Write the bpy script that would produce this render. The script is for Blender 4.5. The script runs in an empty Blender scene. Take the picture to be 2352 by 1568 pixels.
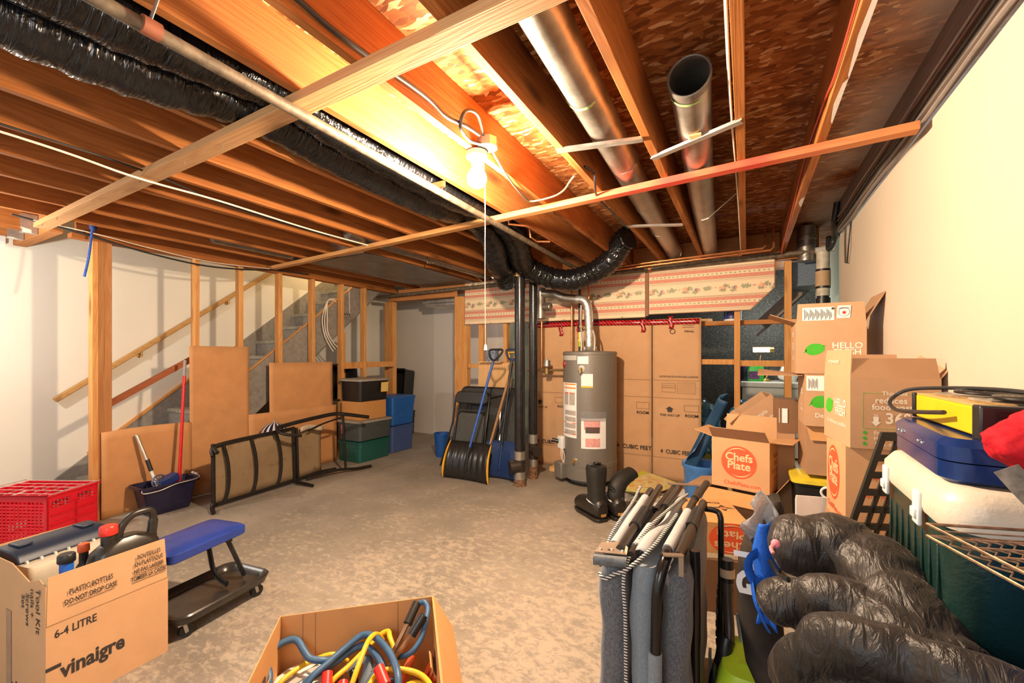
import bpy, bmesh, math, random
from mathutils import Vector, Matrix, noise
R = math.radians
C = bpy.context.scene.collection
scn = bpy.context.scene

# ---------------------------------------------------------------- camera
cam_d = bpy.data.cameras.new('camera'); cam = bpy.data.objects.new('camera', cam_d); C.objects.link(cam)
cam.location = (0, 0, 1.4); cam.rotation_euler = (R(90), 0, R(28.9))
cam_d.sensor_width = 36; cam_d.lens = 36 * 978 / 2352; cam_d.shift_y = 31 / 2352; cam_d.clip_start = 0.02
scn.camera = cam
# ---------------------------------------------------------------- world, view
w = bpy.data.worlds.new('world'); scn.world = w; w.use_nodes = True
w.node_tree.nodes['Background'].inputs[0].default_value = (1.0, 0.97, 0.93, 1)
w.node_tree.nodes['Background'].inputs[1].default_value = .8
scn.view_settings.view_transform = 'Standard'; scn.view_settings.look = 'None'
scn.view_settings.gamma = 1; scn.view_settings.use_curve_mapping = False
scn.view_settings.exposure = 0.35

def lamp(name, kind, loc, energy, color, size=0.1, rot=(0, 0, 0), sy=None):
    d = bpy.data.lights.new(name, kind); d.energy = energy; d.color = color
    if kind == 'AREA':
        d.size = size
        if sy: d.shape = 'RECTANGLE'; d.size_y = sy
    else: d.shadow_soft_size = size
    o = bpy.data.objects.new(name, d); C.objects.link(o); o.location = loc; o.rotation_euler = rot
    return o
# the bare bulb of the room, a second bulb of the room to the left of the frame, then added fill lights
BULB = 3000.0                                            # emission of the bare bulb's glass, built with its holder below
lamp('left_bulb_light', 'POINT', (-4.70, 0.40, 1.95), 62, (1.0, 0.95, 0.86), 0.04)
lamp('stairwell_fill', 'POINT', (-5.35, 4.3, 3.1), 16, (1.0, 0.72, 0.34), 0.08)  # added fill that brightens the stairwell, no lamp hangs there
lamp('laundry_fill', 'POINT', (0.25, 6.75, 1.95), 22, (1.0, 0.98, 0.88), 0.06)  # unseen fill added to brighten the laundry room beyond its desk lamp
lamp('hall_fill', 'POINT', (-2.95, 5.55, 2.25), 9, (1.0, 0.90, 0.78), 0.05)  # added fill hidden behind the wallpapered panel, brightens the hall wall
lamp('flash_fill', 'AREA', (-0.6, -0.6, 1.75), 15, (0.95, 0.97, 1.0), 0.9, (R(80), 0, R(24)), 0.7)  # soft fill added behind the camera in place of flash bounce

# ---------------------------------------------------------------- mesh builder
class MB:
    def __init__(s): s.v = []; s.f = []
    def add(s, vs, fs):
        n = len(s.v); s.v += [Vector(v) for v in vs]; s.f += [[i + n for i in f] for f in fs]; return s
    def box(s, p0, p1, rot=None, piv=None):
        x0, y0, z0 = p0; x1, y1, z1 = p1
        vs = [Vector(p) for p in ((x0,y0,z0),(x1,y0,z0),(x1,y1,z0),(x0,y1,z0),(x0,y0,z1),(x1,y0,z1),(x1,y1,z1),(x0,y1,z1))]
        if rot is not None:
            pv = Vector(piv) if piv is not None else Vector(((x0+x1)/2, (y0+y1)/2, (z0+z1)/2))
            vs = [pv + rot @ (v - pv) for v in vs]
        return s.add(vs, [(0,3,2,1),(4,5,6,7),(0,1,5,4),(1,2,6,5),(2,3,7,6),(3,0,4,7)])
    def bar(s, a, b, w, h, up=(0, 0, 1)):
        a = Vector(a); b = Vector(b); d = (b - a).normalized(); up = Vector(up)
        if abs(d.dot(up)) > .98: up = Vector((0, 1, 0))
        r = d.cross(up).normalized(); u = r.cross(d).normalized()
        vs = []
        for p in (a, b):
            for i, j in ((-1,-1),(1,-1),(1,1),(-1,1)): vs.append(p + r * (w/2*i) + u * (h/2*j))
        return s.add(vs, [(0,1,2,3),(7,6,5,4),(0,4,5,1),(1,5,6,2),(2,6,7,3),(3,7,4,0)])
    def tube(s, pts, r, n=10, cap=True, squash=None, smoothp=0, closed=False):
        pts = [Vector(p) for p in pts]
        if smoothp: pts = spline(pts, smoothp, closed)
        rs = r if isinstance(r, (list, tuple)) else [r] * len(pts)
        if len(rs) != len(pts): rs = [rs[min(len(rs)-1, int(i/(len(pts)-1)*(len(rs)-1)+.5))] for i in range(len(pts))]
        N = len(pts); base = len(s.v); prev = None
        for i, p in enumerate(pts):
            if closed: d = (pts[(i+1) % N] - pts[i-1])
            else: d = (pts[min(i+1, N-1)] - pts[max(i-1, 0)])
            d = d.normalized() if d.length > 1e-9 else Vector((0,0,1))
            if prev is None:
                a = Vector((0,0,1)) if abs(d.z) < .9 else Vector((1,0,0)); u = (a - d*a.dot(d)).normalized()
            else:
                u = prev - d*prev.dot(d); u = u.normalized() if u.length > 1e-6 else prev
            prev = u; t = d.cross(u)
            for k in range(n):
                an = 2*math.pi*k/n; x = math.cos(an)*rs[i]; y = math.sin(an)*rs[i]
                if squash: x *= squash[0]; y *= squash[1]
                s.v.append(p + u*x + t*y)
        for i in range(N - (0 if closed else 1)):
            for k in range(n):
                a = base+i*n+k; b = base+i*n+(k+1)%n; c = base+((i+1)%N)*n+(k+1)%n; dd = base+((i+1)%N)*n+k
                s.f.append([a, b, c, dd])
        if cap and not closed:
            s.f.append([base+k for k in range(n)][::-1]); s.f.append([base+(N-1)*n+k for k in range(n)])
        return s
    def cyl(s, a, b, r, r2=None, n=20): return s.tube([a, b], [r, r if r2 is None else r2], n)
    def lathe(s, prof, c=(0,0,0), n=24, axis='Z', cap=True):
        c = Vector(c); base = len(s.v)
        for (r, h) in prof:
            for k in range(n):
                an = 2*math.pi*k/n; x, y = r*math.cos(an), r*math.sin(an)
                s.v.append(c + (Vector((x, y, h)) if axis == 'Z' else Vector((h, x, y)) if axis == 'X' else Vector((y, h, x))))
        for i in range(len(prof)-1):
            for k in range(n):
                s.f.append([base+i*n+k, base+i*n+(k+1)%n, base+(i+1)*n+(k+1)%n, base+(i+1)*n+k])
        if cap:
            s.f.append([base+k for k in range(n)][::-1]); s.f.append([base+(len(prof)-1)*n+k for k in range(n)])
        return s
    def prism(s, poly, ax, a0, a1):
        """poly = 2D points in the plane normal to ax; extruded from a0 to a1"""
        def P(p, a): return Vector((a, p[0], p[1])) if ax == 'X' else Vector((p[0], a, p[1])) if ax == 'Y' else Vector((p[0], p[1], a))
        n = len(poly); vs = [P(p, a0) for p in poly] + [P(p, a1) for p in poly]
        return s.add(vs, [list(range(n))[::-1], list(range(n, 2*n))] + [[i, (i+1)%n, n+(i+1)%n, n+i] for i in range(n)])
    def plate(s, pts, t, nrm=None):
        """polygon in space given thickness t along its normal"""
        pts = [Vector(p) for p in pts]
        nn = nrm and Vector(nrm).normalized() or (pts[1]-pts[0]).cross(pts[2]-pts[0]).normalized()
        n = len(pts); vs = pts + [p + nn*t for p in pts]
        return s.add(vs, [list(range(n))[::-1], list(range(n, 2*n))] + [[i, (i+1)%n, n+(i+1)%n, n+i] for i in range(n)])
    def sphere(s, c, r, n=16, m=10, sc=(1,1,1)):
        c = Vector(c); base = len(s.v)
        for i in range(1, m):
            th = math.pi*i/m
            for k in range(n):
                an = 2*math.pi*k/n
                s.v.append(c + Vector((r*sc[0]*math.sin(th)*math.cos(an), r*sc[1]*math.sin(th)*math.sin(an), r*sc[2]*math.cos(th))))
        s.v.append(c + Vector((0,0,r*sc[2]))); s.v.append(c - Vector((0,0,r*sc[2]))); T = len(s.v)-2; B = T+1
        for i in range(m-2):
            for k in range(n): s.f.append([base+i*n+k, base+(i+1)*n+k, base+(i+1)*n+(k+1)%n, base+i*n+(k+1)%n])
        for k in range(n):
            s.f.append([T, base+k, base+(k+1)%n]); s.f.append([B, base+(m-2)*n+(k+1)%n, base+(m-2)*n+k])
        return s
    def torus(s, c, r, rr, nrm=(0,0,1), n=24, m=8, sc=1.0):
        nrm = Vector(nrm).normalized(); a = Vector((1,0,0)) if abs(nrm.x) < .9 else Vector((0,1,0))
        u = (a - nrm*a.dot(nrm)).normalized(); t = nrm.cross(u); c = Vector(c)
        return s.tube([c + u*(r*math.cos(2*math.pi*k/n)) + t*(r*sc*math.sin(2*math.pi*k/n)) for k in range(n)], rr, m, closed=True)
    def grid(s, fn, nu, nv):
        base = len(s.v)
        for i in range(nu+1):
            for j in range(nv+1): s.v.append(Vector(fn(i/nu, j/nv)))
        for i in range(nu):
            for j in range(nv):
                a = base+i*(nv+1)+j; s.f.append([a, a+nv+1, a+nv+2, a+1])
        return s
    def text(s, body, o, right, up, size, bold=0.0, align='CENTER', sx=1.0, spacing=1.0, line=1.0, lift=.0012):
        vs, fs = text_mesh(body, bold, align, spacing, line)
        right = Vector(right).normalized(); up = Vector(up).normalized(); nn = right.cross(up); o = Vector(o)
        return s.add([o + right*(v[0]*size*sx) + up*(v[1]*size) + nn*lift for v in vs], fs)
    def xform(s, M, start=0):
        for i in range(start, len(s.v)): s.v[i] = M @ s.v[i]
        return s
    def build(s, name, m, parent=None, local=False, bevel=0, smooth=True, sub=0, origin=None, solid=0, seg=2):
        me = bpy.data.meshes.new(name); o = bpy.data.objects.new(name, me); C.objects.link(o)
        vs = s.v
        if parent is not None:
            o.parent = parent
            if not local:
                Mi = world_of(parent).inverted(); vs = [Mi @ v for v in vs]
        else:
            if origin is None:
                xs = [v.x for v in vs]; ys = [v.y for v in vs]; zs = [v.z for v in vs]
                origin = ((min(xs)+max(xs))/2, (min(ys)+max(ys))/2, min(zs))
            origin = Vector(origin); o.location = origin; vs = [v - origin for v in vs]
        me.from_pydata(vs, [], s.f); me.update()
        bm = bmesh.new(); bm.from_mesh(me); bmesh.ops.recalc_face_normals(bm, faces=bm.faces); bm.to_mesh(me); bm.free()
        if smooth:
            me.shade_smooth(); me.set_sharp_from_angle(angle=R(38))
        me.materials.append(m)
        if solid:
            md = o.modifiers.new('solid', 'SOLIDIFY'); md.thickness = solid; md.offset = 0
        if bevel:
            md = o.modifiers.new('bevel', 'BEVEL'); md.width = bevel; md.segments = seg; md.limit_method = 'ANGLE'; md.angle_limit = R(40)
        if sub:
            md = o.modifiers.new('sub', 'SUBSURF'); md.levels = sub; md.render_levels = sub
        return o

def world_of(o):
    M = Matrix.LocRotScale(o.location, o.rotation_euler, o.scale)
    return world_of(o.parent) @ M if o.parent else M

def spline(pts, k, closed=False):
    pts = [Vector(p) for p in pts]; out = []; N = len(pts)
    for i in range(N if closed else N-1):
        if closed: p0, p1, p2, p3 = pts[i-1], pts[i], pts[(i+1)%N], pts[(i+2)%N]
        else: p0, p1, p2, p3 = pts[max(i-1,0)], pts[i], pts[i+1], pts[min(i+2,N-1)]
        for j in range(k):
            t = j/k
            out.append(.5*((2*p1) + (p2-p0)*t + (2*p0-5*p1+4*p2-p3)*t*t + (3*p1-p0-3*p2+p3)*t*t*t))
    if not closed: out.append(pts[-1])
    return out

_tc = {}
def text_mesh(body, bold=0, align='CENTER', spacing=1, line=1):
    key = (body, bold, align, spacing, line)
    if key not in _tc:
        c = bpy.data.curves.new('t', 'FONT'); c.body = body; c.offset = bold; c.align_x = align; c.align_y = 'CENTER'
        c.space_character = spacing; c.space_line = line; c.resolution_u = 3; c.fill_mode = 'FRONT'
        o = bpy.data.objects.new('t', c); me = o.to_mesh()
        _tc[key] = ([tuple(v.co) for v in me.vertices], [list(p.vertices) for p in me.polygons])
        o.to_mesh_clear(); bpy.data.objects.remove(o); bpy.data.curves.remove(c)
    return _tc[key]

def thing(name, label, cat, loc=(0,0,0), rz=0, group=None):
    o = bpy.data.objects.new(name, None); C.objects.link(o); o.empty_display_size = .1
    o.location = loc; o.rotation_euler = (0, 0, rz); return tag(o, label, cat, group)
def tag(o, label, cat, group=None):
    o['label'] = label; o['category'] = cat
    if group: o['group'] = group
    return o
def struct(o): o['kind'] = 'structure'; return o
def lab(o, l): o['label'] = l; return o
def dup(root, loc, rz=None, label=None, group=None):
    r = root.copy(); C.objects.link(r); r.location = loc
    if rz is not None: r.rotation_euler = (0, 0, rz)
    if label: r['label'] = label
    if group: r['group'] = group
    for ch in list(root.children):
        c = ch.copy(); C.objects.link(c); c.parent = r
        for g in list(ch.children):
            d = g.copy(); C.objects.link(d); d.parent = c
    return r

# ---------------------------------------------------------------- materials
class NT:
    def __init__(s, name):
        s.m = bpy.data.materials.new(name); s.m.use_nodes = True; s.t = s.m.node_tree; s.n = s.t.nodes
        s.b = s.n['Principled BSDF']
    def N(s, kind, **kw):
        n = s.n.new(kind)
        for k, v in kw.items():
            if k == 'op': n.operation = v
            else: setattr(n, k, v)
        return n
    def L(s, a, b): s.t.links.new(a, b)
    def inp(s, x, v):
        if isinstance(v, (int, float)): x.default_value = v
        elif isinstance(v, (tuple, list)): x.default_value = (*v, 1) if len(v) == 3 and x.type == 'RGBA' else v
        else: s.L(v, x)
    def math(s, op, a, b=0.0, c=None):
        n = s.N('ShaderNodeMath', op=op); s.inp(n.inputs[0], a); s.inp(n.inputs[1], b)
        if c is not None: s.inp(n.inputs[2], c)
        return n.outputs[0]
    def coord(s, kind='Object', scale=(1,1,1), rnd=0, loc=(0,0,0), rot=(0,0,0)):
        tc = s.N('ShaderNodeTexCoord'); o = tc.outputs[kind]
        if rnd:
            oi = s.N('ShaderNodeObjectInfo'); va = s.N('ShaderNodeVectorMath', op='SCALE'); cb = s.N('ShaderNodeCombineXYZ')
            for i, k in enumerate((1.0, 2.3, 3.7)): s.L(s.math('MULTIPLY', oi.outputs['Random'], k*rnd), cb.inputs[i])
            ad = s.N('ShaderNodeVectorMath', op='ADD'); s.L(o, ad.inputs[0]); s.L(cb.outputs[0], ad.inputs[1]); o = ad.outputs[0]
        mp = s.N('ShaderNodeMapping'); s.L(o, mp.inputs[0]); mp.inputs['Scale'].default_value = scale
        mp.inputs['Location'].default_value = loc; mp.inputs['Rotation'].default_value = rot
        return mp.outputs[0]
    def noise(s, v, scale, detail=4, rough=.5, dist=0, out=0):
        n = s.N('ShaderNodeTexNoise'); s.L(v, n.inputs['Vector']); n.inputs['Scale'].default_value = scale
        n.inputs['Detail'].default_value = detail; n.inputs['Roughness'].default_value = rough; n.inputs['Distortion'].default_value = dist
        return n.outputs[out]
    def vor(s, v, scale, feature='F1', out='Distance', rand=1):
        n = s.N('ShaderNodeTexVoronoi', feature=feature); s.L(v, n.inputs['Vector']); n.inputs['Scale'].default_value = scale
        n.inputs['Randomness'].default_value = rand; return n.outputs[out]
    def ramp(s, f, stops, interp='LINEAR'):
        n = s.N('ShaderNodeValToRGB'); s.inp(n.inputs[0], f); e = n.color_ramp; e.interpolation = interp
        while len(e.elements) < len(stops): e.elements.new(.5)
        for el, (p, c) in zip(e.elements, stops):
            el.position = p; el.color = (*c, 1) if isinstance(c, (tuple, list)) else (c, c, c, 1)
        return n.outputs[0]
    def mix(s, f, a, b, mode='MIX'):
        n = s.N('ShaderNodeMix', data_type='RGBA', blend_type=mode); s.inp(n.inputs[0], f); s.inp(n.inputs[6], a); s.inp(n.inputs[7], b)
        return n.outputs[2]
    def bump(s, h, st=.3, d=.01, nrm=None):
        n = s.N('ShaderNodeBump'); n.inputs['Strength'].default_value = st; n.inputs['Distance'].default_value = d
        s.L(h, n.inputs['Height'])
        if nrm: s.L(nrm, n.inputs['Normal'])
        s.L(n.outputs[0], s.b.inputs['Normal']); return n.outputs[0]
    def done(s, col=None, rough=None, metal=0, spec=None):
        if col is not None: s.inp(s.b.inputs['Base Color'], col)
        if rough is not None: s.inp(s.b.inputs['Roughness'], rough)
        s.inp(s.b.inputs['Metallic'], metal)
        if spec is not None: s.b.inputs['Specular IOR Level'].default_value = spec
        return s.m
def sc(c, k): return tuple(min(1, x*k) for x in c)

def plain(name, c, rough=.5, metal=0, spec=None, var=.12, ns=18, bmp=.08):
    t = NT(name); v = t.coord(rnd=3); n = t.noise(v, ns, 5, .6)
    col = t.ramp(n, [(.3, sc(c, 1-var)), (.7, sc(c, 1+var))])
    if bmp: t.bump(t.noise(v, ns*6, 3), bmp, .003)
    return t.done(col, rough, metal, spec)
def wood(name, cd, cm, cl, axis='Y', rough=.75, knots=.14, grain=1.0):
    t = NT(name); A, B = .55, 11
    scl = {'X': (A, B, B), 'Y': (B, A, B), 'Z': (B, B, A)}[axis]
    v = t.coord(scale=scl, rnd=7); g = t.noise(v, 1.0, 2, .5, 1.2); rings = t.math('FRACT', t.math('MULTIPLY', g, 9.0*grain))
    rings = t.math('ABSOLUTE', t.math('SUBTRACT', rings, .5)); rings = t.math('ADD', t.math('MULTIPLY', rings, .55), t.math('MULTIPLY', t.noise(t.coord(scale=scl, rnd=11), 2.6, 3, .6), .35))
    A2 = 1.2; v2 = t.coord(scale={'X': (A2, 120, 120), 'Y': (120, A2, 120), 'Z': (120, 120, A2)}[axis], rnd=5)
    fine = t.noise(v2, 1.0, 3, .6)
    f = t.math('ADD', t.math('MULTIPLY', rings, 1.0), t.math('MULTIPLY', fine, .5))
    col = t.ramp(f, [(.15, cd), (.45, cm), (.85, cl)])
    big = t.noise(t.coord(rnd=9), 2.2, 3, .6); col = t.mix(t.ramp(big, [(.35, .0), (.75, .35)]), col, sc(cd, 1.25))
    K = {'X': (1.6, 5.5, 5.5), 'Y': (5.5, 1.6, 5.5), 'Z': (5.5, 5.5, 1.6)}[axis]
    kd = t.vor(t.coord(scale=K, rnd=6), 1.0); kf = t.ramp(kd, [(knots*.55, 1.0), (knots*1.6, 0.0)])
    col = t.mix(t.math('MULTIPLY', kf, .8), col, sc(cd, .45))
    t.bump(f, .25, .004)
    return t.done(col, rough, 0, .25)
# ================================================================ materials used everywhere
M_joist = wood('joist_wood', (.17,.050,.011), (.33,.108,.023), (.45,.17,.043), 'Y')
M_joistx = wood('cross_wood', (.34,.16,.06), (.52,.27,.11), (.64,.37,.17), 'X')
M_beamx = wood('beam_wood', (.26,.09,.025), (.44,.17,.05), (.55,.24,.08), 'X')
M_stud = wood('stud_wood', (.40,.15,.04), (.60,.27,.08), (.74,.40,.14), 'Z')
M_railw = wood('rail_wood', (.33,.17,.05), (.48,.26,.09), (.6,.35,.13), 'Y', knots=0.02)
M_redw = wood('red_wood', (.22,.06,.025), (.33,.10,.04), (.42,.15,.06), 'Y', knots=0.02)
M_ply = wood('ply_wood', (.56,.28,.10), (.72,.42,.18), (.8,.52,.25), 'Z', knots=.05, grain=.6)
M_grey = plain('grey_painted_wood', (.25,.225,.195), .7, var=.2)
M_tread = plain('worn_tread', (.30,.27,.21), .8, var=.3)
M_dark = plain('black_plastic', (.012,.012,.012), .38, var=.3)
M_steel = plain('galvanised_steel', (.52,.50,.47), .42, .85, var=.25, ns=9)
M_iron = plain('dirty_iron_pipe', (.15,.11,.07), .6, .35, var=.55, ns=22)
M_copper = plain('copper_pipe', (.62,.24,.09), .32, .85, var=.25)
M_white = plain('white_plastic', (.75,.74,.70), .45, var=.05)
M_blackink = plain('black_ink', (.035,.028,.025), .7, var=.1, bmp=0)
M_paper = plain('white_paper', (.80,.78,.74), .7, var=.04, bmp=0)
M_wire_w = plain('white_cable', (.78,.70,.58), .45, var=.06, bmp=0)
M_wire_b = plain('black_cable', (.02,.02,.02), .4, var=.2, bmp=0)

def m_osb(name='osb_board'):
    t = NT(name); cols = None
    base = t.coord(scale=(1,1,1))
    nz = t.noise(base, 9, 2, .5, 0, 1)
    def layer(sx, sy, rot, loc):
        mp = t.N('ShaderNodeMapping'); mp.inputs['Scale'].default_value = (sx, sy, 1); mp.inputs['Rotation'].default_value = (0,0,rot); mp.inputs['Location'].default_value = loc
        ad = t.N('ShaderNodeVectorMath', op='MULTIPLY_ADD'); t.L(nz, ad.inputs[0]); ad.inputs[1].default_value = (.05,.05,0); t.L(base, ad.inputs[2])
        t.L(ad.outputs[0], mp.inputs[0])
        n = t.N('ShaderNodeTexVoronoi'); n.voronoi_dimensions = '2D'; t.L(mp.outputs[0], n.inputs['Vector']); n.inputs['Scale'].default_value = 1
        s = t.N('ShaderNodeSeparateColor'); t.L(n.outputs['Color'], s.inputs[0]); return s.outputs[0], s.outputs[1], n.outputs['Distance']
    a, a2, da = layer(17, 48, .12, (0,0,0)); b, b2, db = layer(22, 56, -.5, (3.3,1.7,0)); c, c2, dc = layer(19, 50, .7, (7.1,5.2,0))
    pal = [(0,(.14,.038,.007)),(.3,(.24,.072,.014)),(.6,(.33,.112,.025)),(.86,(.45,.185,.06)),(.97,(.66,.39,.19))]
    ca = t.ramp(a, pal); cb = t.ramp(b, pal); cc = t.ramp(c, pal)
    col = t.mix(t.ramp(b2, [(.55,0),(.56,1)], 'CONSTANT'), ca, cb); col = t.mix(t.ramp(c2, [(.62,0),(.63,1)], 'CONSTANT'), col, cc)
    fine = t.noise(t.coord(scale=(12,90,1)), 1, 3, .6)
    col = t.mix(t.math('MULTIPLY', fine, .45), col, (.12,.035,.01))
    # chalky white overspray along the right hand wall
    tc = t.coord(); sx = t.N('ShaderNodeSeparateXYZ'); t.L(tc, sx.inputs[0])
    edge = t.ramp(sx.outputs[0], [(.33, 0.0), (.64, .85)])
    spots = t.ramp(t.noise(t.coord(loc=(.4,.2,0)), 1.7, 2, .5), [(.36, 0.0), (.60, 1.0)])
    col = t.mix(t.math('MULTIPLY', edge, spots), col, (.58,.52,.48))
    t.bump(t.math('ADD', t.math('MULTIPLY', a, .5), b), .12, .003)
    return t.done(col, .8, 0, .2)
M_osb = m_osb()

def m_floor():
    t = NT('concrete_floor'); v = t.coord()
    big = t.noise(v, 1.1, 5, .62); col = t.ramp(big, [(.3, (.20,.175,.14)), (.52, (.29,.25,.20)), (.7, (.38,.32,.25))])
    sx = t.N('ShaderNodeSeparateXYZ'); t.L(v, sx.inputs[0])
    # flaked paint: pale specks, patches of bare pale concrete nearer the middle of the room, rusty stains
    near = t.ramp(t.math('ADD', t.math('MULTIPLY', sx.outputs[0], .22), t.math('MULTIPLY', sx.outputs[1], -.09)), [(0.0, 1.0)]) if False else None
    mid = t.noise(t.coord(loc=(2,1,0)), 2.2, 6, .7); flk = t.noise(t.coord(scale=(1,1.5,1)), 15, 9, .78, .4)
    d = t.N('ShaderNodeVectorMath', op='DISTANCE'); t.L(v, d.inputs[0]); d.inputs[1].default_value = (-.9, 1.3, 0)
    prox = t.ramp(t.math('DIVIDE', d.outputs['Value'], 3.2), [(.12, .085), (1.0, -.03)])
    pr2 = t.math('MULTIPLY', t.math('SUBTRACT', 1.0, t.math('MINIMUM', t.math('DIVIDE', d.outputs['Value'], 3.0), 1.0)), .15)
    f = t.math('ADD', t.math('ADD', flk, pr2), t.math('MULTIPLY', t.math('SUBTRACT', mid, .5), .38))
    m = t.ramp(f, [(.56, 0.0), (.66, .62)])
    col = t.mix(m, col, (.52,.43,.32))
    f2 = t.noise(t.coord(loc=(5,3,0)), 60, 4, .7); col = t.mix(t.ramp(f2, [(.64, 0.0), (.72, .6)]), col, (.55,.45,.33))
    dk = t.noise(t.coord(loc=(9,3,0)), 16, 4, .6); col = t.mix(t.ramp(dk, [(.30, .55), (.40, 0.0)]), col, (.19,.155,.12))
    rn = t.noise(t.coord(loc=(1.3,7.7,0)), 3.6, 5, .75); col = t.mix(t.ramp(rn, [(.70, 0.0), (.78, .65)]), col, (.36,.19,.07))
    t.bump(t.math('ADD', flk, t.math('MULTIPLY', f2, .5)), .3, .004)
    return t.done(col, t.ramp(big, [(.3, .52), (.7, .72)]), 0, .35)
M_floor = m_floor()

def m_wallw(name, c, dirt=(.55,.47,.38), st=.25):
    t = NT(name); v = t.coord(); n = t.noise(v, 1.3, 4, .6)
    col = t.ramp(n, [(.3, sc(c, .94)), (.7, c)])
    sm = t.noise(t.coord(scale=(1,1,.35), loc=(3,4,1)), 9, 5, .75); col = t.mix(t.ramp(sm, [(.66, 0.0), (.76, st)]), col, dirt)
    t.bump(t.noise(v, 160, 3, .6), .10, .002)
    return t.done(col, .8, 0, .2)
M_wallR = m_wallw('cream_wall', (.575,.475,.365)); M_wallL = m_wallw('white_wall', (.78,.73,.63), (.4,.35,.3), .3)
M_hall = m_wallw('hall_wall', (.66,.60,.54)); M_sage = m_wallw('sage_wall', (.44,.50,.42))
def m_black():
    t = NT('painted_block_wall'); v = t.coord(); n = t.noise(v, 55, 4, .7)
    col = t.ramp(n, [(.36, (.014,.015,.015)), (.56, (.055,.060,.058)), (.72, (.16,.165,.155))]); t.bump(n, .5, .01)
    return t.done(col, .6, 0, .5)
M_block = m_black()

# ================================================================ the shell
def sbox(name, p0, p1, m): return struct(MB().box(p0, p1).build(name, m, smooth=False, origin=(0,0,0)))
sbox('floor', (-6.4, -1.2, -.12), (1.6, 8.0, 0), M_floor)
# subfloor above the joists, left open over the stairs
struct(MB().box((-4.88, -1.2, 2.66), (.98, 7.7, 2.69)).box((-5.95, -1.2, 2.66), (-4.88, 1.32, 2.69)).build('ceiling', M_osb, smooth=False, origin=(0,0,0)))
sbox('wall_right', (.70, -1.2, 0), (.82, 4.55, 2.42), M_wallR)
struct(MB().box((.70, 4.55, 0), (.98, 4.62, 2.66)).box((.86, 4.62, 0), (.98, 7.7, 2.66)).build('wall_right_rear', M_sage, smooth=False, origin=(0,0,0)))
sbox('wall_left', (-5.97, -1.2, 0), (-5.87, 6.1, 3.6), M_wallL)
struct(MB().box((-5.87, 5.92, 0), (-3.38, 6.02, 3.6)).build('wall_hall', M_hall, smooth=False, origin=(0,0,0)))
sbox('wall_partition', (-3.48, 6.02, 0), (-3.38, 7.5, 2.66), M_sage)
sbox('wall_rear', (-3.48, 7.45, 0), (.98, 7.58, 2.66), M_block)
struct(MB().box((-4.88, 1.32, 2.69), (-4.84, 6.0, 3.6)).box((-5.87, 1.28, 2.69), (-4.88, 1.32, 3.6)).box((-5.87, 1.28, 3.6), (-4.84, 6.0, 3.66)).build('wall_stairwell', M_wallL, smooth=False, origin=(0,0,0)))
struct(MB().box((-5.87, 4.75, 2.62), (-4.88, 6.0, 2.69)).build('trim_stair_landing', M_grey, smooth=False, origin=(0,0,0)))
# trim: rim board and cream edge above the right wall, white edge at the top of the left wall
M_rim = wood('grey_rim_wood', (.13,.105,.085), (.20,.165,.14), (.28,.24,.21), 'Y', knots=.03)
sbox('trim_rim', (.66, -1.2, 2.44), (.70, 4.6, 2.66), M_rim)
sbox('trim_wall_top', (-5.87, -1.2, 2.40), (-5.83, 1.15, 2.50), M_white)

# ================================================================ ceiling joists
jx = [(.31,0),(-.027,0),(-.415,0),(-.81,0),(-1.20,0),(-1.53,0),(-2.10,0),(-2.50,0),(-2.90,0),(-3.30,0),(-3.70,0),(-4.10,0),(-4.50,0)]
names = ['floor joist nearest the right wall, white overspray on its underside','floor joist just right of the open end duct','floor joist between the two round metal ducts','dark floor joist left of the long round duct',
 'floor joist that carries the bare bulb','brightly lit floor joist right beside the iron pipe','floor joist left of the black insulated ducts','second floor joist left of the black ducts',
 'third floor joist left of the black ducts','fourth floor joist left of the black ducts, at the metal panning','fifth floor joist left of the black ducts','floor joist two bays from the stair wall','floor joist next to the stair wall']
for (x, _), nm in zip(jx, names):
    mb = MB().box((x-.019, -1.1, 2.42), (x+.019, 5.12, 2.659))
    o = tag(mb.build('floor_joist', M_joist, smooth=False, bevel=.002), nm, 'joist', 'floor joists under the ceiling boards')
# paler sprayed patch on the first joist is paint with its own shape
M_spray = plain('white_spray_paint', (.72,.68,.64), .8, var=.06)
o0 = [o for o in C.objects if o.name == 'floor_joist'][0]
for y0, y1, a, b in ((1.5,1.95,.006,.019),(2.0,2.3,.004,.018),(3.35,3.5,-.002,.016)):
    mb = MB().add([(.31+a, y0, 2.4193), (.31+b+.0002, y0-.03, 2.4193), (.31+b+.0002, y1+.03, 2.4193), (.31+a+.006, y1, 2.4193), (.31+a-.006,(y0+y1)/2,2.4193)], [[0,1,2,3,4]])
    lab(mb.build('paint_patch', M_spray, o0, smooth=False), 'white sprayed paint patch')
# short joists over the foot of the stairs, their hangers and the header
for x, l in ((-5.20,'short joist with metal hanger over the stair foot, nearer the camera'),(-5.56,'short joist with metal hanger over the stair foot, nearer the white wall')):
    o = tag(MB().box((x-.019,-1.1,2.42),(x+.019,1.19,2.659)).build('floor_joist', M_joist, smooth=False), l, 'joist', 'floor joists under the ceiling boards')
    h = MB().box((x-.026,1.10,2.405),(x+.026,1.196,2.412)).box((x-.027,1.10,2.41),(x-.0195,1.196,2.56)).box((x+.0195,1.10,2.41),(x+.027,1.196,2.56)).build('joist_hanger', M_steel, o, smooth=False)
tag(MB().box((-5.86,1.20,2.40),(-4.92,1.28,2.659)).build('stair_header', M_beamx, smooth=False), 'pale header beam across the foot of the stair opening', 'beam')
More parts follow.
